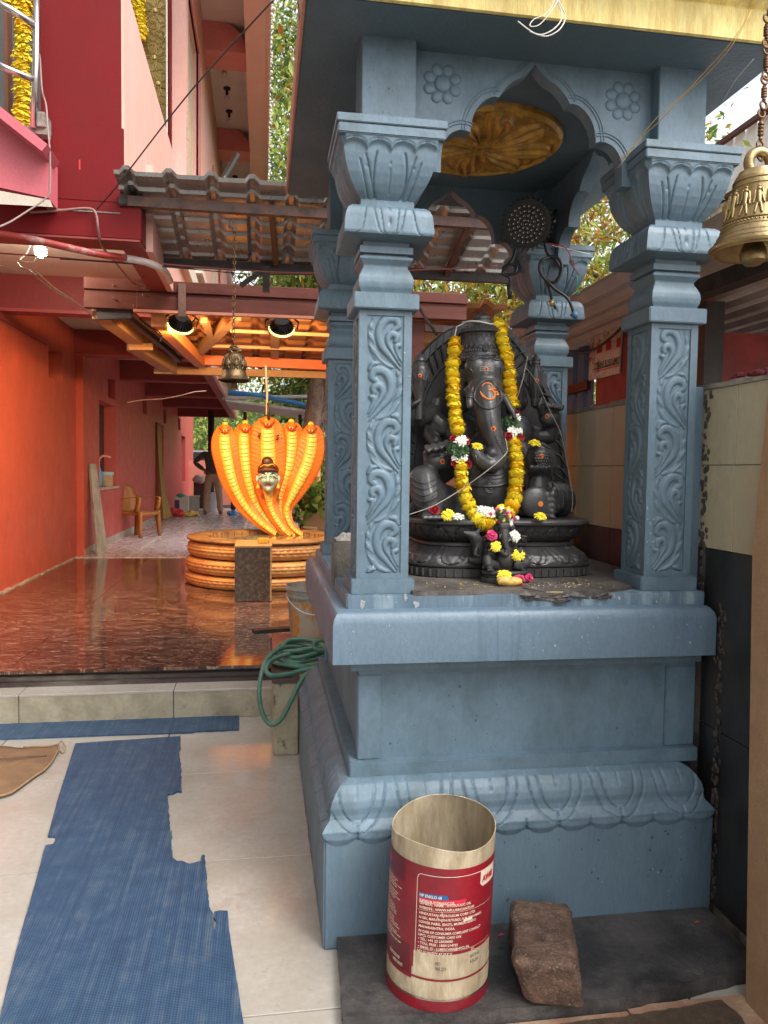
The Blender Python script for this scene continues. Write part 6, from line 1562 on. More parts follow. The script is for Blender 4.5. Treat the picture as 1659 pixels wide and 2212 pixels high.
for (x, y, sc, Y, cr_) in ((622,452,1.0,8.42,1),(790,440,1.02,8.44,1),(1172,428,1.02,8.44,1),(1334,450,1.0,8.42,1),(976,392,1.25,8.35,0)):
    hd = []; s = ms*sc; q = lambda dx, dy, dY=0: S4(x+dx*sc, y+dy*sc, Y+dY)
    hd.append(gsphere(q(0, -12), 44*s, 14, 10, (1.1, .9, .62))); hd.append(gsphere(q(0, 2, -.03), 36*s, 14, 10, (1.05, .9, .42))); hd.append(gsphere(q(-26, -18, -.01), 16*s, 10, 8)); hd.append(gsphere(q(26, -18, -.01), 16*s, 10, 8)); hd.append(gsphere(q(0, 26, -.005), 30*s, 12, 8, (1, .8, .5)))
    hm = remeshed(mesh('h', *join(hd)), .007, 3, 'head'); H_ = link('head', hm, HEADR, snake, True)
    sm = [q(-34, 8, -.05), q(-16, 20, -.065), q(0, 24, -.07), q(16, 20, -.065), q(34, 8, -.05)]
    tube('mouth', sm, 5.5*s, MOUTH, H_, 8, sm=4); 
    for sg in (-1, 1):
        tube('fang', [q(sg*12, 2, -.062), q(sg*12, 12, -.072), q(sg*11, 22, -.07)], [5*s, 4.4*s, 1*s], FANG, H_, 7)
        link('eye', mesh('eye', *gsphere(q(sg*24, -20, -.045), 5*s, 8, 6)), mat('eye_dark', (.02,.01,.01), .2) if 'eye_dark' not in bpy.data.materials else bpy.data.materials['eye_dark'], H_, True)
    if cr_: link('crest', mesh('crest', *gsphere(q(0, -42, -.01), 24*s, 16, 12, (1, .35, .9))), CREST, H_, True)
    else:
        tube('spout_pipe', [q(6, -20, -.02), q(8, -60, -.0), q(8, 10, -.07)], .010, DARKF, H_, 8)
for pts in ([(898,482),(916,484),(904,500),(905,520),(915,528)], [(1072,500),(1050,504),(1060,520),(1055,535),(1040,540)]):
    tube('hood_mark', [S4(a, b, 8.335) for a, b in pts], [.010,.009,.013,.010,.005]*1, mat('hood_mark_brown', (.06,.025,.01), .5) if 'hood_mark_brown' not in bpy.data.materials else bpy.data.materials['hood_mark_brown'], hoods[4], 7)
# rope from above to the middle head, water spout line
rp = thing('hanging_rope', 'frayed pale rope hanging from the shelter above the middle cobra head', 'rope', tuple(S4(978, 350, 8.3)))
tube('rope', [S4(962,-80,8.2), S4(966,60,8.22), S4(972,150,8.25), S4(970,240,8.28), S4(968,330,8.3)], .012, mat('frayed_rope', (.55,.42,.38), .9), rp, 6, sm=3); tube('tassel', [S4(982,230,8.25), S4(984,370,8.27)], .014, DARKF, rp, 8)
# blue face mask
fc = thing('blue_face_mask', 'pale blue painted face with a brown top-knot fixed on the middle cobra hood', 'mask', tuple(S4(982, 850, 8.2)))
FB = mat('pale_blue_skin_paint', (.38,.60,.62), .35, .06, 6, .1); HAIR = mat('dark_brown_painted_hair', (.07,.025,.012), .4, .3, 20, .4, 70)
def s4(x, y, d=0): return S4(x, y, 8.26-d)
fl = [gsphere(s4(982, 850), 66*ms, 22, 16, (1.0, .75, 1.1)), gsphere(s4(982, 900), 42*ms, 16, 12, (1, .9, 1.0)), gcaps(s4(980, 830, .075), s4(980, 872, .105), .0075, .016), gsphere(s4(980, 876, .10), .017, 10, 8, (1.3, .8, .7))]
fl += [gsphere(s4(980+sg*26, 868, .065), .030, 12, 10) for sg in (-1, 1)]+[gsphere(s4(982, 925, .05), .028, 12, 10)]+[gcaps(s4(980+sg*14, 836, .085), s4(980+sg*44, 838, .068), .009, .007) for sg in (-1, 1)]
fm = remeshed(mesh('f', *join(fl)), .005, 4, 'face'); FH = link('face', fm, FB, fc, True)
FBV = BVHTree.FromPolygons([v.co for v in fm.vertices], [p.vertices[:] for p in fm.polygons])
def onf(x, y, off=.002):
    t = S4(x, y, 8.0); d = (t-Vector(CAM)).normalized(); h = FBV.ray_cast(Vector(CAM), d); return (h[0]+h[1]*off) if h[0] is not None else S4(x, y, 8.2)
EB = mat('painted_dark_line', (.015,.012,.012), .5); LIP = mat('painted_red_lips', (.50,.03,.03), .3); EW = mat('painted_eye_cream', (.40,.38,.34), .3); IR = mat('painted_eye_orange', (.6,.15,.03), .3); BND = mat('golden_ornament', (.85,.42,.05), .3, .1, 20, .1)
for sg in (-1, 1):
    cx_ = 980+sg*36
    tube('eyebrow', [onf(980+sg*12, 834), onf(980+sg*34, 822), onf(980+sg*60, 838)], [.003,.005,.002], EB, FH, 6, sm=3)
    pts = [onf(cx_+18*math.cos(t), 856+5.5*math.sin(t), .0015) for t in np.linspace(0, 2*math.pi, 15)[:-1]]
    mk('eye_white', [onf(cx_, 856, .0035)]+pts, [(0, 1+i, 1+(i+1) % 14) for i in range(14)], EW, FH); tube('eyelid', [onf(cx_-22, 857), onf(cx_, 849), onf(cx_+22, 857)], .003, EB, FH, 6, sm=3)
    link('iris', mesh('iris', *gsphere(onf(cx_, 855, .003), .008, 10, 8, (1, .4, 1))), IR, FH, True); link('pupil', mesh('pupil', *gsphere(onf(cx_, 855, .006), .0042, 8, 6, (1, .4, 1))), EB, FH, True)
    link('ear', mesh('ear', *gsphere(s4(980+sg*74, 858, .0), .020, 10, 8, (.6, .7, 1.5))), FB, FH, True); lathe('earring', [(0,-.03),(.018,-.03),(.015,-.01),(.006,.006),(.009,.014),(0,.02)], tuple(s4(980+sg*70, 900, .02)), BND, FH, 12)
tube('upper_lip', [onf(960,905), onf(972,898), onf(980,901), onf(988,898), onf(1002,905)], [.001,.005,.005,.005,.001], LIP, FH, 6, sm=3); tube('lower_lip', [onf(962,905), onf(981,911), onf(1000,905)], [.001,.006,.001], LIP, FH, 6, sm=3)
link('forehead_mark', mesh('forehead_mark', *gsphere(onf(978, 824, .002), .008, 8, 6, (.6, .5, 1.4))), LIP, FH, True); link('nose_stud', mesh('nose_stud', *gsphere(onf(998, 880, .003), .005, 8, 6)), BND, FH, True)
HL = [gsphere(s4(980, 800, -.012), 68*ms, 20, 14, (1.04, .8, .75)), gsphere(s4(975, 748, .0), 40*ms, 18, 14, (1.0, .8, 1.0))]
hm = remeshed(mesh('hr', *join(HL)), .006, 2, 'hair'); link('hair', hm, HAIR, fc, True)
tube('hair_band', [s4(925,782,.075), s4(950,765,.085), s4(980,768,.09), s4(1010,760,.085), s4(1030,775,.07)], [.003,.004,.006,.004,.003], BND, fc, 8, sm=4); tube('crown_of_hair', [s4(912,806,.05), s4(940,798,.085), s4(980,796,.092), s4(1020,798,.085), s4(1048,806,.05)], .006, mat('brown_hair_fringe', (.16,.05,.02), .5), fc, 8, sm=4)

fc.scale = (1.22, 1.1, 1.22)
# ============================================================ RED BUILDING (left)
bld = thing('red_temple_building', 'red two-storey building on the left with a covered corridor, crossbeams and a crimson balcony', 'building', (-2.3, 5, 0))
WX = -2.33
def wallpanel(name, X, th, y0, y1, z0, z1, holes, m, par):
    """wall at X (face towards +X) with rectangular holes (y0,y1,z0,z1) built as strips, butted"""
    ysr = sorted(set([y0, y1]+[h[0] for h in holes]+[h[1] for h in holes])); L = []
    for a, b in zip(ysr[:-1], ysr[1:]):
        hs_ = sorted([(h[2], h[3]) for h in holes if h[0] <= a+1e-6 and h[1] >= b-1e-6]); z = z0
        for (ha, hb) in hs_:
            if ha > z: L.append(gbox(X-th, X, a, b, z, ha))
            z = hb
        if z1 > z: L.append(gbox(X-th, X, a, b, z, z1))
    V, F = join(L); me = mesh(name, V, F); bm = bmesh.new(); bm.from_mesh(me); bmesh.ops.remove_doubles(bm, verts=bm.verts, dist=1e-5)
    seen = {}
    for f_ in list(bm.faces):
        k_2 = tuple(sorted(v.index for v in f_.verts)); seen.setdefault(k_2, []).append(f_)
    kill = [f_ for fs in seen.values() if len(fs) > 1 for f_ in fs]; bmesh.ops.delete(bm, geom=kill, context='FACES_ONLY'); bmesh.ops.recalc_face_normals(bm, faces=bm.faces); bm.to_mesh(me); bm.free()
    return link(name, me, m, par)
mk('added_side_wall', *gbox(WX-.25, WX, -4.0, 4.9, 0, 6.6), CEMENT, bld)  # unseen wall added towards the viewer to darken the shrine's left faces
wallpanel('wall', WX, .25, 4.9, 10.2, .0, 3.10, [(8.97, 9.56, 2.37, 2.72)], REDW, bld)
box('pilaster', WX-.05, WX+.09, 10.2, 10.45, .24, 3.10, REDW, bld)
W2 = WX+.07; REDW2 = mat('red_wall_paint_brightened', (.58,.115,.10), .5, .07, 2.5, .07, 30, spec=.3, dirt=(.46,.09,.08), dscale=3, damt=.35, dsoft=.4)  # wall red turned pinker and lighter; corridor brightness put into the colour
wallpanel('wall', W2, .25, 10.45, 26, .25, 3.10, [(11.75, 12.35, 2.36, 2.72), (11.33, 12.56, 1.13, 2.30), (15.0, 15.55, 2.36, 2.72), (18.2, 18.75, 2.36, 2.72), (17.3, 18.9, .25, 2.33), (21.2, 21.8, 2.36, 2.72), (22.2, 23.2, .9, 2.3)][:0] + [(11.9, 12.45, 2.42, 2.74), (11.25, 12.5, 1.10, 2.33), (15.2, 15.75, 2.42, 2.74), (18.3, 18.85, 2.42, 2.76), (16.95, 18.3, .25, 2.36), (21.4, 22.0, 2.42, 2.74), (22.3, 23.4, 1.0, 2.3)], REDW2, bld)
DKIN = mat('dark_interior', (.02,.012,.012), .8); 
for (X_, a, b, c, d) in ((WX, 8.97, 9.56, 2.37, 2.72), (W2, 11.9, 12.45, 2.42, 2.74), (W2, 15.2, 15.75, 2.42, 2.74), (W2, 18.3, 18.85, 2.42, 2.76), (W2, 21.4, 22.0, 2.42, 2.74), (W2, 22.3, 23.4, 1.0, 2.3)):
    mk('ventilator', *gbox(X_-.245, X_-.16, a, b, c, d), REDD, bld)
box('window_frame', W2-.22, W2-.18, 11.25, 12.5, 1.10, 2.33, mat('brown_timber', (.06,.03,.02), .6), bld)
box('door_opening', W2-.245, W2-.2, 16.95, 18.3, .25, 2.36, DKIN, bld)
SKIRT = mat('skirting_cream_stone', (.50,.42,.35), .4, .12, 6, .2, 40, dirt=(.3,.22,.16), dscale=5, damt=.4)
yv = 10.46
while yv < 16.9: box('skirting_tile', W2, W2+.012, yv, yv+.6, .25, .345, SKIRT, bld, .002, 1); yv += .603
box('skirting_tile', WX+.091, WX+.10, 10.2, 10.45, .24, .34, SKIRT, bld); 
Lx = []
yv = 3.4
while yv < 10.1:
    l_ = random.uniform(.05,.16); Lx.append(gbox(WX, WX+random.uniform(.012,.03), yv, yv+l_, .2395, .2395+random.uniform(.008,.02))); yv += l_
mk('rough_skirting', *join(Lx), SKIRT, bld)
# thin dark red line along the wall, small repairs
mk('wall_line', *gbox(WX, WX+.004, 5.3, 8.9, 2.70, 2.712), REDD, bld)
for (a, b, c, d) in ((5.55,5.56,1.45,1.86),(5.55,5.75,1.45,1.456)): mk('wall_patch', *gbox(WX, WX+.003, a, b, c, d), REDD, bld)
# ceiling panels and crossbeams
for i, y in enumerate((7.36, 10.13, 12.83, 15.5, 18.2, 21.4)):
    box('crossbeam', WX-.25, -.885, y, y+.24, 2.78, 3.10, REDD, bld, .004); mk('crossbeam_lip', *gbox(WX-.2, -.886, y-.004, y+.0, 2.772, 2.80), mat('beam_edge_red', (.40,.07,.07), .5) if i == 0 else bpy.data.materials['beam_edge_red'], bld)
box('corridor_ceiling', WX-.25, -.64, 5.16, 21.8, 3.10, 3.25, WHITEW, bld)
box('edge_beam', -.885, -.745, 5.15, 21.8, 2.775, 3.10, REDD, bld, .003); 
mk('fascia', *gbox(-.7445, -.70, 5.16, 21.8, 2.775, 3.32), PINK, bld)
box('front_beam', -3.2, -.74, 4.93, 5.15, 2.78, 2.995, REDB, bld, .006); box('front_beam_soffit_strip', -3.2, -.745, 4.925, 5.14, 2.768, 2.7795, REDD, bld)
mk('plaster_crack', *gbox(-1.28, -.86, 4.926, 4.9298, 2.928, 2.936), CEMENT, bld)
# balcony pier and parapet
box('balcony_pier', -1.315, -.842, 4.945, 5.6, 2.996, 6.2, REDB, bld, .006); box('balcony_pier_base', -1.295, -.838, 4.935, 5.0, 2.996, 3.44, REDB, bld, .004)
box('parapet', -.95, -.838, 5.55, 7.62, 3.0, 4.33, PINK, bld, .004); 
prism('parapet_side', [(4.947,2.998),(4.947,6.2),(5.0,6.2),(5.60,6.2),(5.601,4.33),(7.62,4.33),(7.62,2.998)], lambda a, b: (-.8375, a, b), lambda a, b: (-.832, a, b), PINK, bld) if False else mk('pier_side', *gbox(-.8415, -.835, 4.95, 5.56, 3.0, 4.33), PINK, bld)
bpy.data.objects.remove([o for o in bld.children if o.name.startswith('balcony_pier') and not o.name.startswith('balcony_pier_base')][0])
box('balcony_pier', -1.315, -.842, 4.945, 5.10, 2.996, 4.33, REDB, bld, .004); mk('balcony_pier_upper', *gbox(-1.315, -.842, 4.946, 5.09, 4.331, 6.2), REDB, bld)
mk('paint_scratch', *gbox(P(79,160,Y=4.94).x, P(80.6,160,Y=4.94).x, 4.9330, 4.9345, P(79,170,Y=4.94).z, P(79,160,Y=4.94).z), mat('bright_red_scratch', (.55,.03,.02), .5), bld)
mk('corner_trim', *gbox(-.852, -.8345, 4.9435, 4.952, 3.0, 6.2), PINK, bld)
# gilded flower wallpaper at the end of the balcony
GWALL = mat('gold_floral_wall', (.26,.17,.035), .35, .1, 8, .3, 50, metal=.35); GLINE = mat('gold_relief_line', (.55,.42,.14), .3, metal=.4)
gw = box('gold_wall', -2.4, -.86, 7.66, 7.74, 3.1, 6.75, GWALL, bld); mk('panel_joint', *gbox(-2.4, -.86, 7.657, 7.66, 4.96, 4.966), DKIN, bld)
Lf = []
for (px_, py_, r_) in ((155, 10, .13), (166, 37, .11), (154, 57, .13), (158, 83, .13), (170, 103, .12), (173, 131, .11), (147, 30, .11)):
    c = P(px_, py_, Y=7.65)
    for k in range(7):
        a = 2*math.pi*k/7; tip = Vector((c.x+math.cos(a)*r_, 7.652, c.z+math.sin(a)*r_))
        for sg in (-1, 1):
            pts = [Vector((c.x+math.cos(a+sg*s1)*r_*q, 7.652, c.z+math.sin(a+sg*s1)*r_*q)) for q, s1 in ((.25,.15),(.6,.38),(.85,.30),(.93,.18),(.9,.1),(1,0))]
            Lf.append(gtube(pts, .0035, 4))
    Lf.append(gsphere((c.x, 7.652, c.z), .022, 8, 6, (1,.4,1)))
    Lf.append(gtube(smooth_path([(c.x+r_, 7.652, c.z-.05), (c.x+r_*1.6, 7.652, c.z-.12), (c.x+r_*1.2, 7.652, c.z-.25), (c.x+r_*.9, 7.652, c.z-.15)], 5), .003, 4))
mk('flower_relief', *join(Lf), GLINE, bld)
# upper storey wall with windows
UX = -.73
mk('wall_return', *gbox(-.859, UX, 7.64, 7.75, 3.32, 6.75), PINK, bld)
tube('down_pipe', [(-.875, 7.60, 3.3), (-.875, 7.60, 6.7)], .016, REDB, bld, 10); tube('white_conduit', [(-.90, 7.58, 3.3), (-.90, 7.58, 6.7)], .008, WHITEF, bld, 8)
wallpanel('upper_wall', UX, .12, 7.75, 19.1, 3.32, 6.75, [(7.86, 9.0, 3.6, 6.0), (11.45, 13.4, 3.6, 5.6), (16.0, 18.0, 3.6, 5.6)], PINK, bld)
for (a, b, zt_) in ((7.86, 9.0, 6.0), (11.45, 13.4, 5.6)):
    mk('window_reveal', *gbox(UX-.02, UX+.02, b, b+.14, 3.5, zt_+.12), PINK_D, bld); mk('window_reveal', *gbox(UX-.02, UX+.02, a, b, zt_, zt_+.12), PINK_D, bld)
    wf = box('window_grille', UX-.10, UX-.085, a, b, 3.6, zt_, mat('window_cream', (.55,.46,.32), .6) if 'window_cream' not in bpy.data.materials else bpy.data.materials['window_cream'], bld)
    for k in range(7):
        y = a+(b-a)*(k+.5)/7; beam('grille_bar', (UX-.07, y, 3.6), (UX-.07, y, zt_), .03, .03, bpy.data.materials['window_cream'], wf, up=(1,0,0))
mk('sill_ledge', *gbox(UX, UX+.14, 7.8, 19.1, 3.30, 3.36), WHITEW, bld)
# roof canopy with curved edge, brackets and bulbs
ZC = 6.74
cv = [(UX, ZC)]+[(UX+.02+t*.42, ZC-.0) for t in (0, 1)]+[(UX+.44+.30*math.sin(a), ZC-.30*(1-math.cos(a))) for a in np.linspace(.1, 1.35, 8)]+[(.015, ZC-.30), (.015, ZC-.44)]
V = []; n = len(cv)
for y in (5.6, 19.1): V += [(a, y, b) for a, b in cv]
mk('canopy_soffit', V, [(i, i+1, n+i+1, n+i) for i in range(n-1)], mat('canopy_white', (.72,.60,.54), .7, .06, 3, .2), bld)
mk('canopy_edge', *gbox(.0155, .06, 5.6, 19.1, ZC-.44, ZC+.2), PINK, bld); mk('canopy_roll', *gbox(-.22, .0150, 5.6, 19.1, ZC-.46, ZC-.28), PINK, bld)
for y in (9.68, 12.6, 15.5, 18.4):
    prism('canopy_bracket', [(UX, ZC-.001), (UX, ZC-.34), (-.20, ZC-.34), (-.20, ZC-.28), (-.28, ZC-.12), (-.40, ZC-.02)], lambda a, b: (a, y, b), lambda a, b: (a, y+.45, b), PINK_D, bld)
for i, y in enumerate((10.6, 11.3, 12.0, 13.6, 14.6)):
    bb = lathe('bulb_holder', [(0,0),(.05,0),(.05,-.02),(.02,-.03),(.02,-.10),(0,-.10)], (-.52, y, ZC), BLACKP, bld, 14); link('bulb', mesh('bulb', *gsphere((-.52, y, ZC-.14), .035, 10, 8, (1,1,1.2))), mat('clear_bulb', (.6,.5,.45), .1) if i == 0 else bpy.data.materials['clear_bulb'], bb, True)
tube('cable_bundle', [P(237,155,X=-.3), P(230,168,X=-.35), P(223,180,X=-.4), P(220,192,X=-.45)], .03, BLACKP, bld, 8, sm=4)
# curving balcony front at the far left
prism('stair_parapet', [(-2.2,0),(-1.36,0),(-1.36,1.2),(-2.2,1.2)][:0] or [(P(-20,101,Y=4.75).x, P(-20,101,Y=4.75).z),(P(0,119,Y=4.75).x, P(0,119,Y=4.75).z),(P(50,157,Y=4.75).x, P(50,157,Y=4.75).z),(P(50,200,Y=4.75).x, P(50,200,Y=4.75).z),(P(0,189,Y=4.75).x, P(0,189,Y=4.75).z),(P(-20,187,Y=4.75).x, P(-20,187,Y=4.75).z)],
      lambda a, b: (a, 4.72, b), lambda a, b: (a, 4.92, b), PINK_R, bld)
a0, a1 = P(-22,99,Y=4.7), P(51,157,Y=4.7); beam('parapet_coping', a0, a1, .26, .05, PINK_R, bld)
mk('balcony_soffit_edge', [P(-20,187,Y=4.71), P(50,200,Y=4.71), P(53,207,Y=4.71), P(-20,203,Y=4.71)], [(0,1,2,3)], WHITEW, bld)
mk('room_wall', *gbox(-3.2, -1.32, 5.9, 5.98, 3.1, 6.2), mat('grey_inner_wall', (.12,.13,.13), .7), bld); box('door_frame', P(4,80,Y=5.5).x, P(8,80,Y=5.5).x, 5.5, 5.6, 3.1, 6.2, mat('varnished_door_frame', (.20,.07,.03), .4), bld)
box('grey_kerb_block', P(39,115,Y=4.86).x, P(48,115,Y=4.86).x, 4.80, 4.93, P(44,131,Y=4.86).z, P(44,116,Y=4.86).z, CEMENT, bld, .003); beam('kerb_strip', P(28,132,Y=4.86), P(49,134,Y=4.86), .08, .04, CEMENT, bld)
# steel railing
rl = thing('steel_railing', 'stainless steel balcony railing with sloping rails at the top left corner', 'railing', tuple(P(35, 125, Y=4.78)))
tube('post', [P(33.5,128,Y=4.80), P(36,60,Y=4.80), P(37,-20,Y=4.80)], .019, STEEL, rl, 14); tube('post', [P(38,60,Y=4.84), P(39,-20,Y=4.84)], .008, STEEL, rl, 8)
tube('rail', [P(-12,-1,Y=4.72), P(10,9,Y=4.75), P(35,25,Y=4.79)], .021, STEEL, rl, 12); tube('rail', [P(-12,60,Y=4.72), P(10,70,Y=4.75), P(33,79,Y=4.79)], .019, STEEL, rl, 12)
def vgar(name, label, pts, Y, step_px, par=None, sc=1.5, loc=None, mix_=None):
    t = thing(name, label, 'garland', tuple(P(pts[-1][0], pts[-1][1], Y)))
    P2 = [(p.x, p.y) for p in smooth_path([(a, b, 0) for a, b in pts], 14)]; last = None
    for p in P2:
        if last is None or math.hypot(p[0]-last[0], p[1]-last[1]) >= step_px:
            put('marigold', (mix_ or MGM)[random.randrange(len(mix_ or MGM))], P(p[0]+random.uniform(-.4,.4), p[1], Y=Y), t, (random.uniform(-.4,.4), -.55, 1), sc); last = p
    return t
vgar('marigold_garland', 'thick yellow marigold string hanging behind the steel railing at the top left', [(22,-5),(22.5,20),(23,45),(22,70),(23,95),(22,108),(23,127)], 4.98, 7.4, sc=1.9)
vgar('marigold_garland', 'short yellow and orange marigold swag crossing the top left corner', [(-3,-4),(6,2),(16,6),(24,10)], 5.0, 4.2, sc=2.0)
vgar('marigold_garland', 'short orange and white marigold end showing just left of the crimson pier', [(41,2),(43,12),(43,20),(43,28)], 5.05, 5.0, sc=1.9, mix_=[MGM[1], MGM[4]])
vgar('marigold_garland', 'yellow marigold string hanging in front of the gold floral wall', [(137.5,-5),(138,10),(139,25),(139.5,38)], 7.55, 3.2, sc=2.4)
vgar('marigold_garland', 'orange marigold tuft at the top, left of the gold floral wall', [(130,2),(131.5,9),(132.5,16)], 7.55, 3.5, sc=2.4, mix_=[MGM[1], MGM[4]])
# lit ceiling bulb
lb = thing('ceiling_bulb', 'glowing white bulb hanging from a holder under the corridor ceiling', 'lamp', tuple(P(40, 252, Y=6.05)))
bc_ = P(40.5, 252, Y=6.05)
lathe('holder', [(0,3.098),(.09,3.098),(.095,3.07),(.06,3.06),(.045,3.03),(.045,2.99),(0,2.99)], (bc_.x, bc_.y, 0), CEMENT, lb, 24)
link('glass', mesh('glass', *gsphere(bc_, .042, 16, 12)), mat('lit_bulb', (1,1,1), .5, emit=(1,.93,.82), es=60, bump=0, fine=0), lb, True)
pl = bpy.data.lights.new('bulb_light', 'POINT'); pl.energy = 9; pl.color = (1,.88,.70); pl.shadow_soft_size = .05; po = bpy.data.objects.new('bulb_light', pl); C.objects.link(po); po.location = bc_-Vector((0, .10, .06))
# ============================================================ TIN AWNING
def tile_sheet(name, x0, x1, y0, y1, zfun, m, par, per=.24, row=.145, rh=.028, step=.013, nyrow=5):
    xs_ = []; 
    k = 0
    x = x0
    while x < x1:
        for d in (0, .03, .055, .085, .115): 
            if x+d*per/.24 <= x1: xs_.append((x+d*per/.24, (0, 0, 1, 1, 0)[(0, .03, .055, .085, .115).index(d)]))
        xs_.append((x+per*.55, -.08)); xs_.append((x+per*.98, 0)); x += per
    ys_ = []; y = y0
    while y < y1-1e-6:
        for t, s in ((0, 1), (.09, 0), (.5, .42), (.92, .92)): ys_.append((min(y+t*row, y1), s))
        y += row
    Pm = np.zeros((len(ys_), len(xs_), 3))
    for j, (yy_, s) in enumerate(ys_):
        for i, (xx, h) in enumerate(xs_): Pm[j, i] = (xx, yy_, zfun(xx, yy_)+h*rh+s*step)
    o = mk(name, *ggrid(Pm), m, par); so_ = o.modifiers.new('s', 'SOLIDIFY'); so_.thickness = .0015; return o
SHEETG = mat('grey_tile_profile_sheet', (.40,.40,.39), .30, .10, 5, .1, 40, metal=.6, dirt=(.45,.40,.38), dscale=4, damt=.3, dsoft=.4, stretch=(1,.5,1))
aw = thing('tin_awning', 'grey tile-profile tin awning on a dark steel frame between the crimson balcony and the shrine', 'awning', (.3, 5.3, 3.0))
zA = lambda x, y: 3.055-.17*(y-4.93)/.82
tile_sheet('roof_sheet', -.86, 1.86, 4.72, 5.86, zA, SHEETG, aw, .24, .155, .030, .016)
beam('front_bar', (-.86, 4.93, 3.005), (1.86, 4.93, 3.012), .05, .06, RUSTF, aw); beam('back_bar', (-.75, 5.72, 2.855), (1.86, 5.72, 2.865), .05, .055, DARKF, aw)
beam('side_bar', (-.84, 4.9, 3.01), (-.735, 5.75, 2.88), .05, .06, DARKF, aw)
for x in (.05, .62, 1.32): beam('rafter', (x, 4.96, 3.00), (x+.04, 5.72, 2.875), .035, .045, RUSTF, aw)
beam('short_strut', (.02, 5.62, 2.84), (.02, 5.62, 2.66), .05, .05, DARKF, aw, up=(1,0,0)); beam('brace', (-.16, 5.64, 2.70), (.0, 5.64, 2.82), .03, .03, DARKF, aw, up=(1,0,0)); beam('right_strut', (.40, 5.66, 2.85), (.43, 5.66, 2.66), .05, .05, DARKF, aw, up=(1,0,0))
beam('lower_rail', (.0, 5.64, 2.815), (.42, 5.64, 2.815), .03, .03, DARKF, aw)
beam('fixing_plate', (-.835, 4.98, 2.93), (-.835, 5.2, 2.93), .012, .10, RUSTF, aw)
for (y, z) in ((5.02, 2.955), (5.10, 2.90)): tube('bolt', [(-.84, y, z), (-.79, y, z)], .010, STEEL, aw, 8)
# ============================================================ SHELTER OVER THE FOUNTAIN
sh = thing('fountain_shelter', 'open steel shelter over the snake fountain with a red-brown sheet gutter and orange beams', 'shelter', (0, 7.6, .24))
FY = 6.30
def fascia(x0, x1, z0, z1, name='gutter_sheet'):
    h_ = z1-z0; prof = [(0, z1), (-.012, z1-.008), (-.012, z1-h_*.38), (.012, z1-h_*.42), (.012, z1-h_*.50), (-.006, z1-h_*.53), (-.006, z0+h_*.02), (.0, z0), (.05, z0)]
    V = []; n = len(prof)
    for x in (x0, x1): V += [(x, FY+a, b) for a, b in prof]
    o = mk(name, V, [(i, i+1, n+i+1, n+i) for i in range(n-1)], REDSHEET, sh); q = o.modifiers.new('s', 'SOLIDIFY'); q.thickness = .003; return o
fascia(-1.37, -.98, 2.625, 2.862); fascia(-.975, .62, 2.632, 2.860); fascia(.625, 1.68, 2.66, 2.880)
for (x, z) in ((-1.15, 2.80),(-1.15, 2.70),(-.93,2.74),(-1.0,2.65)): link('rivet', mesh('rivet', *gsphere((x, FY-.022, z), .008, 6, 5)), STEEL, sh)
beam('gutter_lip', (-1.0, FY-.01, 2.615), (.7, FY-.01, 2.622), .05, .022, mat('salmon_steel', (.42,.16,.10), .5), sh)
box('gutter_strap', -.66, -.60, FY-.04, FY-.022, 2.58, 2.84, RUSTF, sh, .003)
tile_sheet('roof_sheet', -1.0, 1.9, 6.42, 9.35, lambda x, y: 2.80-.045*(y-6.5), mat('tile_profile_roof_sheet', (.33,.14,.055), .4, .15, 5, .2, 40, metal=.2, dirt=(.3,.11,.05), dscale=4, damt=.4), sh, .28, .36, .04, .034)
ob0, ob1 = P(198, 360, Y=9.0), P(330, 366.5, Y=9.0); beam('orange_crossbeam', ob0, ob1+Vector((1.2,0,0)), .10, .105, OBEAM, sh)
yb0, yb1 = P(156, 370, Y=9.25), P(330, 374, Y=9.2); beam('ochre_crossbeam', yb0, yb1+Vector((1.2,0,-.01)), .08, .085, YBEAM, sh)
def bm2(nm, a, b, w_, h, m): beam(nm, P(*a), P(*b), w_, h, m, sh, bev=.004)
bm2('ochre_long_beam', (101,311,6.36), (151,349.5,8.3), .14, .13, YBEAM); bm2('ochre_long_beam', (134,344,7.7), (171,368,9.1), .14, .13, YBEAM)
bm2('beam_bracket', (129,347,7.6), (153,347,7.6), .06, .06, YBEAM); bm2('beam_bracket', (154,371,9.05), (174,371,9.05), .06, .06, YBEAM)
bm2('beam_end_plate', (97,314,6.34), (132,313,6.34), .02, .09, DARKF)
bm2('orange_long_beam', (158,320,6.36), (200,362,8.95), .11, .11, mat('orange_beam_paint', (.62,.22,.06), .5, .08, 6, .2)); bm2('dark_side_rail', (122,312,6.4), (180,360,8.9), .05, .05, DARKF); bm2('dark_side_rail', (131,312,6.4), (187,358,8.9), .03, .03, RUSTF)  # long beam in one even orange, two thin dark rails
bm2('diagonal_brace', (198,352,8.6), (236,315,6.9), .09, .09, YBEAM); bm2('short_brace', (204,320,7.0), (212,338,7.8), .06, .05, YBEAM)
bm2('purlin', (230,331,7.3), (345,336,7.3), .04, .03, YBEAM); bm2('purlin', (212,346,8.1), (345,351,8.1), .04, .03, YBEAM); bm2('middle_rafter', (275,318,6.5), (275,357,8.9), .09, .05, YBEAM); bm2('right_brace', (345,326,6.6), (318,318,6.45), .04, .04, YBEAM)
box('red_post', P(410,400,Y=6.4).x, P(423,400,Y=6.4).x, 6.40, 6.50, .24, 2.66, REDSHEET, sh); box('red_post', P(410,400,Y=9.2).x+.6, P(423,400,Y=9.2).x+.6, 9.2, 9.3, .24, 2.6, REDSHEET, sh)
beam('right_inner_beam', P(424,328,Y=6.6), P(475,332,Y=6.6), .06, .06, RUSTF, sh); beam('right_inner_beam', P(424,338,Y=7.2), P(455,341,Y=7.2), .08, .10, YBEAM, sh)
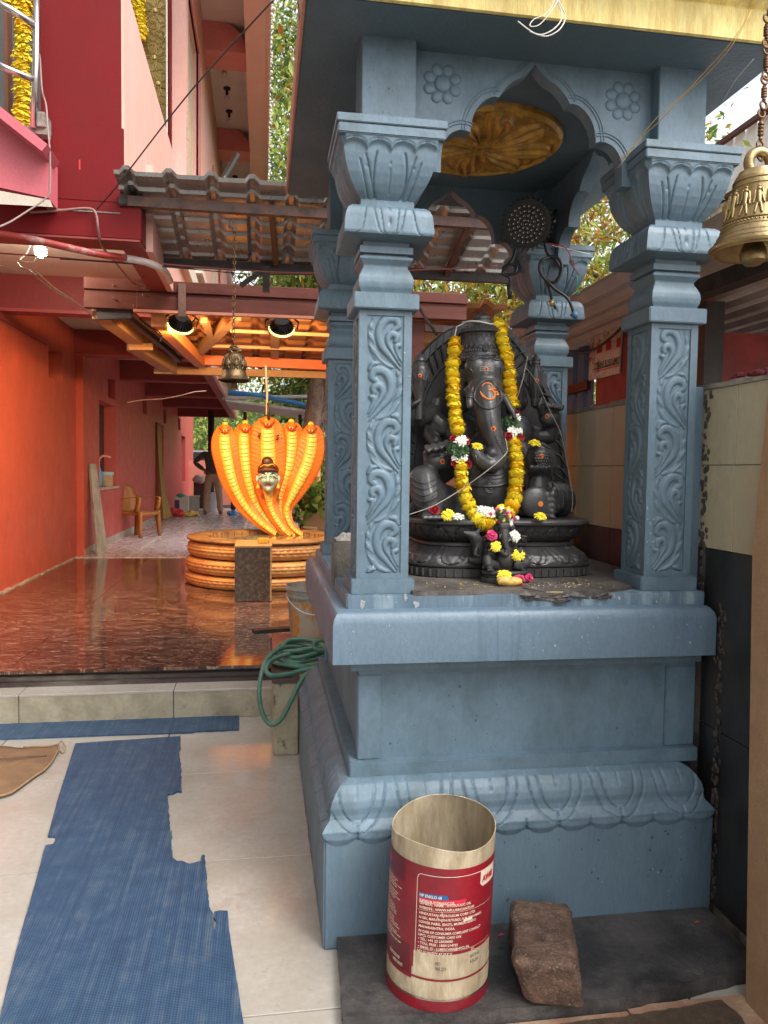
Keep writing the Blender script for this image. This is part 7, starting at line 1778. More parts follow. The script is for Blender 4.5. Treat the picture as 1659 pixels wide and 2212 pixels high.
# flood lamps
def lamp(px_, py_, Y, aim, label):
    c = P(px_, py_, Y=Y); t = thing('flood_lamp', label, 'lamp', tuple(c), 'flood lamps under the shelter gutter')
    ax_ = (Vector(aim)-c).normalized(); s1 = ax_.cross(Vector((0,0,1))).normalized(); t1 = s1.cross(ax_)
    def q(a, b, d): return c+s1*a+t1*b+ax_*d
    def dp(name, r0, d0, r1, d1, m, n=32):
        V = [q(math.cos(2*math.pi*k/n)*r0, math.sin(2*math.pi*k/n)*r0, d0) for k in range(n)]+[q(math.cos(2*math.pi*k/n)*r1, math.sin(2*math.pi*k/n)*r1, d1) for k in range(n)]
        me = mesh(name, V, [(k, (k+1)%n, n+(k+1)%n, n+k) for k in range(n)]+[tuple(range(n))[::-1], tuple(n+k for k in range(n))]); fixn(me); o = link(name, me, m, t); autosm(o, 50); return o
    dp('housing', .055, -.09, .07, -.035, BLACKP); dp('back_plate', .088, -.032, .098, -.015, BLACKP)
    L = [gbeam(q(math.cos(a)*.05, math.sin(a)*.05, -.06), q(math.cos(a)*.098, math.sin(a)*.098, -.02), .006, .03, up=tuple(s1*math.cos(a)+t1*math.sin(a))) for a in np.linspace(0, 2*math.pi, 25)[:-1]]
    me = mesh('cooling_fins', *join(L)); fixn(me); link('cooling_fins', me, BLACKP, t)
    GL = bpy.data.materials.get('lamp_glass') or mat('lamp_glass', (1,.9,.5), .4, emit=(1,.80,.25), es=.9, bump=0, fine=0)
    tube('glowing_rim', [q(math.cos(a)*.101, math.sin(a)*.101, -.004) for a in np.linspace(0, 2*math.pi, 41)[:-1]], .0075, GL, t, 8, closed=True); dp('glass', .094, -.012, .094, -.006, GL)
    tube('bracket', [q(-.13,0,-.01), q(-.135,.0,-.08), q(0,.08,-.14), q(.135,0,-.08), q(.13,0,-.01)], .008, BLACKP, t, 6)
    sp = bpy.data.lights.new('flood_light', 'SPOT'); sp.energy = LAMP_W; sp.color = (1,.58,.23); sp.spot_size = R(155); sp.spot_blend = .25; sp.shadow_soft_size = .08
    so2 = bpy.data.objects.new('flood_light', sp); C.objects.link(so2); so2.location = c+ax_*.03; so2.rotation_euler = (-ax_).to_track_quat('Z', 'Y').to_euler()
LAMP_W = 82
lamp(180, 326, 6.50, (-1.35, 8.3, .9), 'round black flood lamp with a glowing rim at the left under the shelter gutter')
lamp(281.5, 329, 6.50, (.10, 8.4, 1.0), 'round black finned flood lamp with a glowing rim right of the bell chain')
wl = thing('lamp_wires', 'loose dark and red wires around the left flood lamp', 'wire', tuple(P(165, 325, Y=6.4)))
for pts in ([(140,318),(148,326),(156,330),(162,336),(160,342)], [(152,318),(158,322),(163,316),(168,322)], [(196,317),(192,322),(186,320)]): tube('wire', [P(a, b, Y=6.42) for a, b in pts], .006, BLACKP if pts[0][0] != 152 else REDWIRE, wl, 6, sm=4)
# ============================================================ BELL ON THE LONG CHAIN
b1 = thing('brass_bell', 'small dark brass bell on a long chain in front of the snake fountain', 'bell', tuple(P(234, 380, Y=5.0)))
z1 = lambda y: P(234, y, Y=5.0).z; B1 = P(234.3, 370, Y=5.0); k1 = 5.0/765
prof = [(15.2,381),(15.6,380),(14,378),(12,376),(11.6,373),(10.6,371),(10.2,366),(9.6,360),(8.2,355),(6.2,353.2),(0,352.5)]
inn = [(a-.8, y+.5) for a, y in prof[::-1][1:]]
lathe('bell_body', [(a*k1, z1(y)-B1.z) for a, y in [(0, 354)]+inn+prof], tuple(B1), BRASS_D, b1, 48)
for k in range(8):
    t = 2*math.pi*k/8+.2; L = []
    def bq(dt, y, r_): return (B1.x+math.cos(t+dt)*r_*k1, B1.y+math.sin(t+dt)*r_*k1, z1(y))
    L.append(gsphere(bq(0,360,9.8), .010, 8, 6)); L.append(gcaps(bq(0,362,10.2), bq(0,366,10.6), .011, .013, 8))
    for sg in (-1,1): L.append(gcaps(bq(.12*sg,362.5,10.2), bq(.22*sg,365.5,10.6), .006, .005, 6)); L.append(gcaps(bq(.05*sg,367,10.6), bq(.14*sg,369.5,10.8), .007, .005, 6))
    me = mesh('relief_figure', *join(L)); fixn(me); link('relief_figure', me, BRASS_D, b1, True)
    tube('arched_moulding', [bq(-.30,370,11), bq(-.30,362,10.3), bq(-.2,358,9.9), bq(0,356.5,9.4), bq(.2,358,9.9), bq(.30,362,10.3), bq(.30,370,11)], .0025, BRASS_D, b1, 5)
tube('hanging_loop', [(B1.x+math.cos(a)*4*k1, B1.y, z1(349.5)+math.sin(a)*3.6*k1) for a in np.linspace(0, 2*math.pi, 17)[:-1]], 1.4*k1, BRASS_D, b1, 8, closed=True)
tube('crown_ears', [(B1.x-7*k1, B1.y, z1(350)), (B1.x-5*k1, B1.y, z1(351)), (B1.x-4*k1, B1.y, z1(349)), (B1.x+4*k1, B1.y, z1(349)), (B1.x+5*k1, B1.y, z1(351)), (B1.x+7*k1, B1.y, z1(350))], .009, BRASS_D, b1, 7)
lathe('clapper', [(0,-.035),(.016,-.03),(.020,-.012),(.012,.01),(.007,.03),(0,.06)], (B1.x, B1.y, z1(383)), BRASS_D, b1, 16)
ch1 = thing('bell_chain', 'long thin rusty chain hanging from the awning to the small bell', 'chain', tuple(P(234, 345, Y=5.0)))
ztop, zbot = P(233, 229, Y=4.98).z, z1(347); nl = 34; ll = (ztop-zbot)/nl
LKM = link_mesh(.0085, .010, .0032)
for i in range(nl):
    o = bpy.data.objects.new('chain_link', LKM); C.objects.link(o); o.location = (B1.x-.006*(1-i/nl), 4.985, zbot+ll*(i+.5)); o.rotation_euler = (0, 0, (i % 2)*math.pi/2+random.uniform(-.3,.3)); o.scale = (1, 1, ll/.0335); setpar(o, ch1)
tube('tie', [P(232.5,220,Y=4.98), P(230,226,Y=4.98), P(236,228,Y=4.98), P(233,231,Y=4.98)], .012, mat('cloth_tie', (.18,.12,.10), .9), ch1, 7, sm=3)
# ============================================================ CABLES
def cable(label, pts, r_, m, nm='cable', sm=5):
    t = thing(nm, label, 'cable', tuple(P(pts[0][0], pts[0][1], Y=pts[0][2]))); tube('strand', [P(*p) for p in pts], r_, m, t, 6, sm=sm); return t
cable('thin dark wire stretched diagonally across the upper left building', [(272,3,4.0),(266,8,4.0),(190,92,4.4),(120,182,4.7),(105,200,4.8),(97,209,4.85)], .0042, DARKF)
c_ = cable('red-grey cable looping from the crimson beam down to the shelter gutter', [(30,212.5,4.90),(60,210.5,4.9),(88,208.5,4.9),(96,214,4.9),(98,228,4.88),(102,246,5.0),(115,262,5.4),(132,282,6.1),(148,289,6.2),(152,286,6.25),(162,277,6.27),(172,276,6.27)], .008, mat('red_grey_cable', (.25,.13,.12), .5))
cable('pale twisted wires drooping from the left edge to the shelter end', [(-5,258,5.4),(4,261,5.4),(16,262,5.4),(22,268,5.5),(36,272,5.6),(52,286,5.8),(72,300,6.0),(96,318,6.25)], .0055, mat('pale_yellow_wire', (.55,.42,.25), .5))
cable('grey wire running beside the pale twisted wires', [(-5,263,5.3),(10,268,5.35),(28,270,5.4),(40,280,5.6),(56,292,5.8),(74,302,6.0),(94,316,6.2)], .0045, mat('grey_wire', (.35,.28,.27), .5))
cable('tangle of thin wires under the glowing ceiling bulb', [(30,246,5.9),(26,254,5.8),(20,260,5.7),(33,262,5.7),(37,255,5.8),(38,249,5.9),(33,253,5.85)], .004, COT)
cable('twin red and dark service wire crossing below the awning', [(-5,253,5.2),(25,255,5.2),(50,257,5.2),(100,261,5.25),(150,263,5.3),(200,267,5.35),(240,270,5.4),(300,273,5.4),(360,272,5.4),(420,270,5.3),(470,268,5.2),(498,266,5.1)], .0048, mat('dusty_red_wire', (.30,.08,.08), .5))
cable('second dark service wire just under the red one', [(60,259,5.2),(120,263,5.25),(190,269,5.35),(250,274,5.4),(306,274.5,5.4)], .004, DARKF)
cable('twisted twin flex hanging down the crimson pier at the upper left', [(38,50,4.82),(40,60,4.82),(42,90,4.82),(46,105,4.82),(48,130,4.68),(50,155,4.65),(50,190,4.65),(48,196,4.65),(40,203,4.64),(26,212,4.6),(10,222,4.5),(-4,228,4.4)], .0055, mat('twisted_flex', (.28,.20,.18), .6))
cable('pale cord sagging across the far end of the corridor beams', [(127,402.5,10.0),(142,400,10.1),(160,399,10.2),(178,396,10.3),(194,392,10.4),(206,391,10.5)], .007, mat('pale_cord', (.45,.30,.25), .7))
cable('black cable running down behind the front left pillar to the idol', [(412,297,2.9),(417,303,2.9),(424,316,2.9),(431,326,2.9),(437,335,2.92)], .0055, DARKF)
pp = thing('conduit_pipe', 'long red painted conduit pipe turning white at its elbow under the corridor ceiling', 'pipe', tuple(P(60, 243, Y=5.3)))
tube('pipe', [P(-6,233,Y=4.88), P(30,239,Y=4.88), P(70,248,Y=4.9), P(98,254,Y=4.95), P(125,258,Y=5.1)], .022, mat('red_pipe', (.33,.035,.03), .4, dirt=(.4,.3,.27), dscale=6, damt=.3), pp, 12, sm=4); tube('white_elbow', [P(124,258,Y=5.1), P(145,262,Y=5.2), P(158,267,Y=5.3), P(166,273,Y=5.5), P(170,281,Y=5.7)], .024, mat('white_pvc', (.60,.50,.46), .3), pp, 12, sm=4)
gw1 = thing('gold_wire', 'fine golden wires slanting from the roof cornice to the front arch', 'wire', tuple(P(700, 60, Y=2.1)))
GW = mat('golden_thin_wire', (.55,.36,.10), .35, metal=.5)
tube('strand', [z6(1560,60,2.0), z6(1440,250,2.02), z6(1280,430,2.1), z6(1150,570,2.15), z6(960,740,2.2), z6(830,900,2.24), z6(740,990,2.26)], .0012, GW, gw1, 5, sm=4); tube('strand', [z6(1545,90,2.0), z6(1430,290,2.02), z6(1270,470,2.1), z6(1140,590,2.15), z6(1000,740,2.2), z6(880,850,2.24), z6(730,1040,2.26)], .0012, GW, gw1, 5, sm=4)
tube('strand', [z6(1570,365,2.1), z6(1470,480,2.15), z6(1420,560,2.2), z6(1380,625,2.3)], .0009, COT, gw1, 5, sm=4)
ww = thing('white_wire_loop', 'white wires looping down from the yellow roof cornice', 'wire', tuple(P(540, 20, Y=2.05)))
tube('strand', [z6(350,-10,2.04), z6(400,80,2.03), z6(400,130,2.02), z6(360,190,2.0), z6(280,225,2.0), z6(185,195,2.0)], .0018, COT, ww, 6, sm=5); tube('strand', [z6(340,-10,2.04), z6(380,70,2.03), z6(370,140,2.02), z6(300,200,2.0), z6(220,210,2.0), z6(110,132,2.0)], .0018, COT, ww, 6, sm=5)
tube('strand', [z6(345,-10,2.04), z6(290,80,2.02), z6(210,120,2.01), z6(185,160,2.0), z6(240,155,2.0), z6(310,80,2.01), z6(360,0,2.03)], .0013, COT, ww, 6, sm=5)
# fairy lights along two roof edges
fl1 = thing('fairy_lights', 'string of tiny white fairy lights along the outer edge of the pink canopy', 'fairy lights', (.02, 10, 6.1))
tube('string', [(.064, y, ZC-.44+.02*math.sin(y*9)) for y in np.linspace(5.6, 19, 80)], .008, COT, fl1, 5)
Lb = [gsphere((.07+random.uniform(-.01,.03), y+random.uniform(-.04,.04), ZC-.44+random.uniform(-.02,.02)), .02, 6, 4) for y in np.linspace(5.6, 19, 150)]
o = mk('light_bud', *join(Lb), COT, fl1); tag(o, kind='stuff')
fl2 = thing('fairy_light_string', 'dead fairy light wire knotted along the left edge of the shrine roof', 'string', (.09, 2.8, 2.64))
z1_ = lambda x, y, Y: P((1100+x/1.659)/4, (y/1.659)/4, Y=Y)
tube('string', [z1_(150,-10,2.15), z1_(165,200,2.4), z1_(160,380,2.7), z1_(135,600,3.0), z1_(105,850,3.3), z1_(95,1000,3.45), z1_(88,1150,3.58)], .0022, mat('dusty_string', (.35,.26,.22), .8), fl2, 5, sm=6)
for pts in ([(150,385,2.6),(178,400,2.6),(172,435,2.6),(160,400,2.6)], [(110,875,3.2),(170,880,3.2),(195,895,3.2)], [(110,880,3.2),(130,950,3.2),(195,980,3.2)], [(95,1005,3.4),(115,1060,3.4),(125,1095,3.4),(90,1085,3.4)]): tube('loose_end', [z1_(*p) for p in pts], .0026, COT, fl2, 5, sm=4)
for (x, y, Y) in ((125,190,2.4),(105,320,2.6),(120,395,2.7),(130,1095,3.4)): link('knot', mesh('knot', *gsphere(z1_(x, y, Y), .006, 7, 5)), COT, fl2)
# ============================================================ CORRIDOR THINGS
pk = thing('white_board', 'long narrow grey-white board leaning against the red wall beside the window', 'board', (-2.1, 10.3, .24))
a0, a1 = P(98, 557, Y=10.2), P(90, 464, Y=10.45); b0, b1 = P(108, 551, Y=10.6), P(96, 464, Y=10.65)
V = [a0, b0, b1, a1]; V2 = [v+Vector((-.03, .03, 0)) for v in V]; me = mesh('board', V+V2, [(0,1,2,3),(7,6,5,4),(0,4,5,1),(1,5,6,2),(2,6,7,3),(3,7,4,0)]); fixn(me); link('board', me, mat('grey_white_board', (.50,.48,.42), .4, .1, 5, .2, dirt=(.35,.30,.24), dscale=6, damt=.4), pk)
PLC = mat('woodgrain_brown_plastic', (.42,.17,.045), .35, .22, 7, .08, 40, stretch=(1,1,.35), dirt=(.25,.09,.02), dscale=9, damt=.35, dsoft=.3)
chair = thing('plastic_chair', 'brown wood-grain plastic armchair standing against the red wall in the corridor', 'chair', (-2.0, 12.9, .25), rz=R(0))
def CP(x, y, Y): return P((400+x/2.765)/4, (1500+y/2.765)/4, Y=Y)
# chair faces right and towards the viewer: local frame, forward f_, side s_
fwd = Vector((.86, -.50, 0)).normalized(); sid = Vector((.50, .86, 0)).normalized(); c0_ = Vector((-2.00, 13.05, .25))
def CL(f_, s_2, z): return c0_+fwd*f_+sid*s_2+Vector((0, 0, z))
def surf(name, rows, m, par, th=.012):
    Pm = np.array([[list(q) for q in r_] for r_ in rows]); o = mk(name, *ggrid(Pm), m, par, True); s3 = o.modifiers.new('s', 'SOLIDIFY'); s3.thickness = th; s3.offset = 0; return o
surf('seat', [[CL(-.20+.44*i/8, -.22+.44*j/8, .42+.018*math.cos(i/8*3)-.016*math.cos((j/8-.5)*math.pi)-(.03 if i == 8 else 0)) for j in range(9)] for i in range(9)], PLC, chair)
surf('backrest', [[CL(-.21-.13*t+.05*(abs(s3)**2), s3*(.235-.02*t), .40+.47*t-.07*abs(s3)**3.0*(t > .7)) for s3 in np.linspace(-1, 1, 11)] for t in np.linspace(0, 1, 9)], PLC, chair)
for sg in (-1, 1):
    surf('armrest', [[CL(f_, sg*(.235+o_), z) for o_ in (-.02, .0, .03, .04)] for f_, z in ((-.27, .66), (-.20, .625), (-.08, .63), (.08, .65), (.19, .655), (.23, .63))], PLC, chair, .016)
    surf('arm_support', [[CL(f_+d, sg*.25, z) for d in (-.045, 0, .045)] for f_, z in ((.185, .64), (.19, .56), (.165, .48), (.15, .42))], PLC, chair, .02)
    surf('leg', [[CL(.19+.03*(1-t)+d*(.55+.45*t), sg*(.225+.02*(1-t)), .43*t) for d in (-.05, 0, .05)] for t in np.linspace(0, 1, 6)], PLC, chair, .022)
    surf('leg', [[CL(-.20-.07*(1-t)+d*(.55+.45*t), sg*(.215+.03*(1-t)), .43*t) for d in (-.05, 0, .05)] for t in np.linspace(0, 1, 6)], PLC, chair, .022)
    surf('seat_skirt', [[CL(f_, sg*.222, z) for f_ in np.linspace(-.2, .22, 7)] for z in (.36, .42)], PLC, chair, .01)
surf('seat_skirt', [[CL(.235, s3, z) for s3 in np.linspace(-.22, .22, 7)] for z in (.37, .41)], PLC, chair, .01)
# things on the window sill
WY = 11.3
hb = thing('water_bottle', 'small clear-blue bottle with a pink bent handle standing on the window sill', 'bottle', tuple(P(98.5, 487, Y=11.9)))
bl_ = P(98.8, 487, Y=11.75); bl_.z = 1.10; lathe('body', [(0,0),(.05,0),(.055,.02),(.055,.20),(.03,.26),(.02,.30),(0,.30)], tuple(bl_), mat('blue_clear_plastic', (.15,.35,.55), .2), hb, 16); tube('bent_handle', [bl_+Vector((0,0,.3)), bl_+Vector((.01,0,.40)), bl_+Vector((.06,.02,.45)), bl_+Vector((.16,.05,.43))], .018, mat('pink_plastic', (.75,.30,.28), .4), hb, 8, sm=3)
jr = thing('plastic_jar', 'small jar with a pale blue lid on the window sill beside the bottle', 'jar', tuple(P(105.5, 485, Y=11.9))); jl = P(105.5, 487, Y=11.9); jl.z = 1.10
lathe('body', [(0,0),(.10,0),(.11,.03),(.11,.17),(0,.17)], tuple(jl), mat('jar_contents', (.45,.30,.18), .3, .3, 40), jr, 18); lathe('lid', [(0,.171),(.118,.171),(.118,.215),(0,.22)], tuple(jl), mat('pale_blue_lid', (.30,.55,.60), .4), jr, 18)
box('window_sill', W2-.2, W2+.03, 11.25, 12.55, 1.06, 1.10, SKIRT, bld)
cu = thing('door_curtain', 'mustard brown curtain hanging gathered in the corridor doorway', 'curtain', (W2, 17.3, .27))
rows_ = []
for t in np.linspace(0, 1, 16):
    z = 2.33-2.05*t; row_ = []
    for k in range(40):
        q = k/39; y = 16.98+(.62-.16*math.sin(t*3)+.25*t**3)*q
        row_.append((W2+.03+.045*math.sin(q*26+t*1.5)*(.5+.5*t)+.12*t**2+.10*t**4*q, y-.25*t**4, z))
    rows_.append(row_)
surf('cloth', [[Vector(p) for p in r_] for r_ in rows_], mat('mustard_fabric', (.36,.22,.07), .8, .12, 5, .3, 60), cu, .006)
# far litter of bags and boxes
def far_box(nm, label, cat, x, y, w_, h, Y, m):
    p = P(x, y, Y=Y); p.z = .25; w2 = w_*Y/765; h2_ = h*Y/765; t = thing(nm, label, cat, tuple(p))
    V, F = gbox(p.x-w2/2, p.x+w2/2, p.y, p.y+w2*.8, .252, .252+h2_); me = mesh('body', V, F); bevel(me, .015); link('body', me, m, t); return t, p, w2, h2_
t, p, w2, h2_ = far_box('shopping_bag', 'white and purple cloth shopping bag with a green top among the litter by the wall', 'bag', 181.5, 511, 13, 18, 19.0, mat('white_bag', (.62,.58,.55), .7)); box('printed_panel', p.x-w2*.5, p.x-w2*.15, p.y-.006, p.y-.001, .26, .25+h2_*.8, mat('purple_print', (.07,.04,.12), .6), t); link('green_bundle', mesh('g', *gsphere((p.x-.02, p.y+.1, .25+h2_), .12, 10, 8, (1,1,.6))), mat('green_plastic', (.05,.35,.22), .5), t, True)
t, p, w2, h2_ = far_box('storage_box', 'grey translucent plastic box behind the yellow bundle', 'box', 193, 510, 11, 17, 19.2, mat('grey_plastic_box', (.32,.33,.34), .4)); box('lid', p.x-w2*.55, p.x+w2*.55, p.y-.02, p.y+w2*.85, .25+h2_+.003, .28+h2_, mat('grey_lid', (.42,.43,.44), .4), t)
def lump(nm, label, cat, x, y, w_, h, Y, m, seed):
    rs = random.Random(seed); p = P(x, y, Y=Y); p.z = .25; k = Y/765; L = [gsphere((p.x+rs.uniform(-.35,.35)*w_*k, p.y+rs.uniform(-.05,.15), .25+h*k*rs.uniform(.15,.5)), h*k*rs.uniform(.3,.45), 9, 7, (1.2,1,.9)) for _ in range(9)]
    t = thing(nm, label, cat, tuple(p)); me = remeshed(mesh('l', *join(L)), .03, 1, 'bundle')
    for v in me.vertices: v.co += v.normal*.02*mn.noise(v.co*14)
    link('bundle', me, m, t, False); return t
lump('plastic_bag', 'red plastic bag slumped on the corridor floor by the wall', 'bag', 177.5, 509, 13, 11, 18.3, mat('red_plastic_bag', (.62,.05,.05), .35, .2, 8), 1)
lump('yellow_bundle', 'yellow plastic bundle on the floor between the red bag and the standing man', 'bundle', 191.5, 509, 15, 8, 18.3, mat('yellow_plastic', (.60,.40,.08), .5, .2, 8), 2)
lump('blue_sack', 'blue and white plastic sack lying beside the feet of the two people', 'sack', 232, 514, 15, 6, 18.9, mat('blue_plastic_sack', (.03,.25,.60), .4, .2, 8, dirt=(.6,.65,.7), dscale=6, damt=.3, dsoft=.05), 3)
t, p, w2, h2_ = far_box('dark_table', 'dark wooden table with clutter behind the standing man', 'table', 203, 500, 18, 26, 22, mat('dark_wood', (.05,.025,.02), .6)); lump('table_clutter', 'pale cloth heap on the dark table', 'cloth', 200, 480, 10, 8, 22, mat('pale_cloth', (.45,.33,.28), .8), 5).location.z = 1.0
wb = thing('white_bucket', 'white plastic bucket seen between the legs of the standing man', 'bucket', tuple(P(210.5, 506, Y=20.5))); q = P(210.5, 506, Y=20.5); lathe('pail', [(0,0),(.15,0),(.18,.48),(.19,.5),(0,.5)], (q.x, q.y, .25), mat('white_pail', (.60,.62,.66), .4), wb, 18)
# yellowish back wall, post, far bits
bw = thing('pink_boundary_wall', 'low salmon pink boundary wall beyond the far end of the corridor', 'wall', (-1, 24.5, 0)); mk('wall', *gbox(-6, 3.5, 24.5, 24.7, 0, 1.62), mat('salmon_wall', (.62,.22,.16), .7, .1, 3), bw)
ps = thing('steel_post', 'dark slim steel post at the far end of the corridor', 'post', tuple(P(211, 500, Y=21))); q = P(211, 500, Y=20.8); tube('shaft', [(q.x, q.y, .25), (q.x, q.y, 2.9)], .085, DARKF, ps, 12)
cr = thing('parked_car', 'pale silver car parked beyond the pink boundary wall', 'car', tuple(P(203, 440, Y=27)))
q = P(206, 443, Y=27); cprof = [(-1.6,.35),(-1.6,.85),(-1.2,.95),(-.75,1.35),(.5,1.38),(1.0,.98),(1.6,.88),(1.65,.35)]
prism('body', cprof, lambda a, b: (q.x+a, 27, b+.62), lambda a, b: (q.x+a, 28.5, b+.62), mat('silver_car_paint', (.50,.52,.55), .2, metal=.5), cr); prism('window', [(-1.08,.98),(-.70,1.30),(.42,1.32),(.82,1.0)], lambda a, b: (q.x+a, 26.99, b+.62), lambda a, b: (q.x+a, 27.0, b+.62), mat('car_glass', (.03,.035,.04), .05), cr)
for dx in (-1.0, 1.05): tube('wheel', [(q.x+dx, 26.95, .95), (q.x+dx, 27.15, .95)], .30, BLACKP, cr, 18)
# ============================================================ PEOPLE
def skin(name, verts, edges, rad, m, par, sub=2, root=0):
    me = bpy.data.meshes.new(name); me.from_pydata([tuple(v) for v in verts], edges, []); o = bpy.data.objects.new(name, me); C.objects.link(o)
    md = o.modifiers.new('k', 'SKIN'); md.use_smooth_shade = True
    for i, r_ in enumerate(rad):
        sv = me.skin_vertices[0].data[i]; sv.radius = r_ if isinstance(r_, tuple) else (r_, r_); sv.use_root = (i == root)
    sb = o.modifiers.new('s', 'SUBSURF'); sb.levels = sub; sb.render_levels = sub
    dg = bpy.context.evaluated_depsgraph_get(); out = bpy.data.meshes.new_from_object(o.evaluated_get(dg), depsgraph=dg); bpy.data.objects.remove(o); out.name = name; out.materials.clear()
    return link(name, out, m, par, True)
SKINM = mat('brown_skin', (.20,.10,.06), .55, .06, 8, .1); HAIRB = mat('black_hair', (.012,.010,.010), .6)
SHIRT = mat('dark_checked_shirt', (.028,.022,.024), .8, .15, 10)
def checks(m_, sc=16):
    nt = m_.node_tree; b = nt.nodes['Principled BSDF']; L = nt.links.new; tc = nt.nodes.new('ShaderNodeTexCoord'); src = b.inputs['Base Color'].links[0].from_socket
    cur = None
    for d in ('X', 'Z'):
        w_ = nt.nodes.new('ShaderNodeTexWave'); w_.bands_direction = d; w_.inputs['Scale'].default_value = sc/6.28*1.0; L(tc.outputs['Object'], w_.inputs['Vector']); r_ = nt.nodes.new('ShaderNodeMapRange'); r_.inputs[1].default_value = .9; r_.inputs[2].default_value = .97; L(w_.outputs['Fac'], r_.inputs[0])
        if cur is None: cur = r_.outputs[0]
        else: mm = nt.nodes.new('ShaderNodeMath'); mm.operation = 'MAXIMUM'; L(cur, mm.inputs[0]); L(r_.outputs[0], mm.inputs[1]); cur = mm.outputs[0]
    mx = nt.nodes.new('ShaderNodeMix'); mx.data_type = 'RGBA'; L(cur, mx.inputs[0]); L(src, mx.inputs[6]); mx.inputs[7].default_value = (.16,.11,.09,1); L(mx.outputs[2], b.inputs['Base Color'])
checks(SHIRT, 60)
KHAKI = mat('khaki_trousers', (.42,.28,.20), .8, .08, 6, .2); JEANS = mat('dark_blue_jeans', (.02,.04,.10), .8, .15, 8, .2)
def person(label, base, sc, pose, shirt, trou, face_dir=1):
    t = thing('person', label, 'person', base)
    B_ = Vector(base)
    def W(x, z, y=0): return B_+Vector((x*sc, y*sc, z*sc))
    v = [W(0,.95), W(0,1.12), W(0,1.32), W(0,1.46), W(0,1.52), W(0,1.60)]; e = [(0,1),(1,2),(2,3),(3,4),(4,5)]; r_ = [(.16,.11),(.15,.10),(.18,.11),(.09,.07),(.055,.055),(.06,.06)]
    def addc(start, pts, rs):
        i = start
        for p, q in zip(pts, rs): v.append(W(*p)); e.append((i, len(v)-1)); r_.append(q); i = len(v)-1
        return i
    for sg in (-1, 1):
        addc(0, [(sg*.10,.86),(sg*pose['foot']*.8,.50,.02),(sg*pose['foot'],.09)], [.085,.06,.042])
    (la, ra) = pose['arms']
    addc(2, la, [.055,.045,.035,.03]); addc(2, ra, [.055,.045,.035,.03])
    r_ = [tuple(q_*sc for q_ in (a if isinstance(a, tuple) else (a, a))) for a in r_]
    body_ = skin('body', v, e, r_, SKINM, t, 2)
    hd = [gsphere(W(0,1.66), .098*sc, 16, 12, (.86,.98,1.12)), gcaps(W(0,1.50), W(0,1.60), .055*sc, .052*sc), gsphere(W(0,1.645,.095*face_dir), .018*sc, 8, 6), gsphere(W(-.088,1.65), .024*sc, 8, 6, (.5,.8,1.2)), gsphere(W(.088,1.65), .024*sc, 8, 6, (.5,.8,1.2)), gsphere(W(0,1.60,.05*face_dir), .05*sc, 10, 8)]
    link('head', remeshed(mesh('h', *join(hd)), .014, 3, 'head'), SKINM, body_, True)
    for sg in (-1, 1): link('eye', mesh('eye', *gsphere(W(sg*.035,1.67,.088*face_dir), .011*sc, 8, 6)), bpy.data.materials['eye_dark'], body_, True)
    tube('mouth', [W(-.025,1.612,.098*face_dir), W(0,1.608,.102*face_dir), W(.025,1.612,.098*face_dir)], .005*sc, MOUTH, body_, 6)
    link('hair', remeshed(mesh('h', *join([gsphere(W(0,1.69,-.012*face_dir), .108*sc, 16, 12, (.92,1.0,1.0)), gsphere(W(0,1.64,-.04*face_dir), .085*sc, 12, 10)])), .014, 2, 'hair'), HAIRB, t, True)
    # shirt and trousers follow the body, a little larger
    sv = [W(0,.90), W(0,1.10), W(0,1.32), W(0,1.44)]; se = [(0,1),(1,2),(2,3)]; sr = [(.185,.13),(.17,.12),(.20,.125),(.11,.085)]
    def adds(pts, rs):
        i = 2
        for p, q in zip(pts, rs): sv.append(W(*p)); se.append((i, len(sv)-1)); sr.append(q); i = len(sv)-1
    adds(la[:pose['sleeve']], [.072,.062,.05][:pose['sleeve']]); adds(ra[:pose['sleeve']], [.072,.062,.05][:pose['sleeve']])
    sr = [tuple(q_*sc for q_ in (a if isinstance(a, tuple) else (a, a))) for a in sr]; skin('shirt', sv, se, sr, shirt, t, 2)
    tv = [W(0,.97), W(0,.90)]; te = [(0,1)]; tr = [(.175,.125),(.17,.13)]
    for sg in (-1, 1):
        i = 1
        for p, q in (((sg*.10,.82),.105),((sg*pose['foot']*.8,.50,.02),.088),((sg*pose['foot'],.10),.070),((sg*pose['foot'],.06),.072)): tv.append(W(*p)); te.append((i, len(tv)-1)); tr.append(q); i = len(tv)-1
    tr = [tuple(q_*sc for q_ in (a if isinstance(a, tuple) else (a, a))) for a in tr]; skin('trousers', tv, te, tr, trou, t, 2)
    for sg in (-1, 1):
        ft = [gcaps(W(sg*pose['foot'],.045,-.05*face_dir), W(sg*pose['foot']*1.1,.035,.12*face_dir), .045*sc, .035*sc)]; me = mesh('shoe', *join(ft)); link('shoe', me, SKINM, t, True)
    for hx in (la[-1], ra[-1]):
        h_ = W(*hx); L = [gsphere(h_, .036*sc, 10, 8, (1,.6,1.1))]+[gcaps(h_+Vector(((k-1.5)*.016, 0, -.02))*sc, h_+Vector(((k-1.5)*.02, .02*face_dir, -.085-.01*(1-abs(k-1.5)/1.5)))*sc, .0095*sc, .007*sc, 6) for k in range(4)]+[gcaps(h_+Vector((.028,0,0))*sc, h_+Vector((.055,0,-.04))*sc, .010*sc, .008*sc, 6)]
        link('hand', mesh('hand', *join(L)), SKINM, t, True)
    return t
pb = P(213, 514, Y=19.3); pb.z = .25
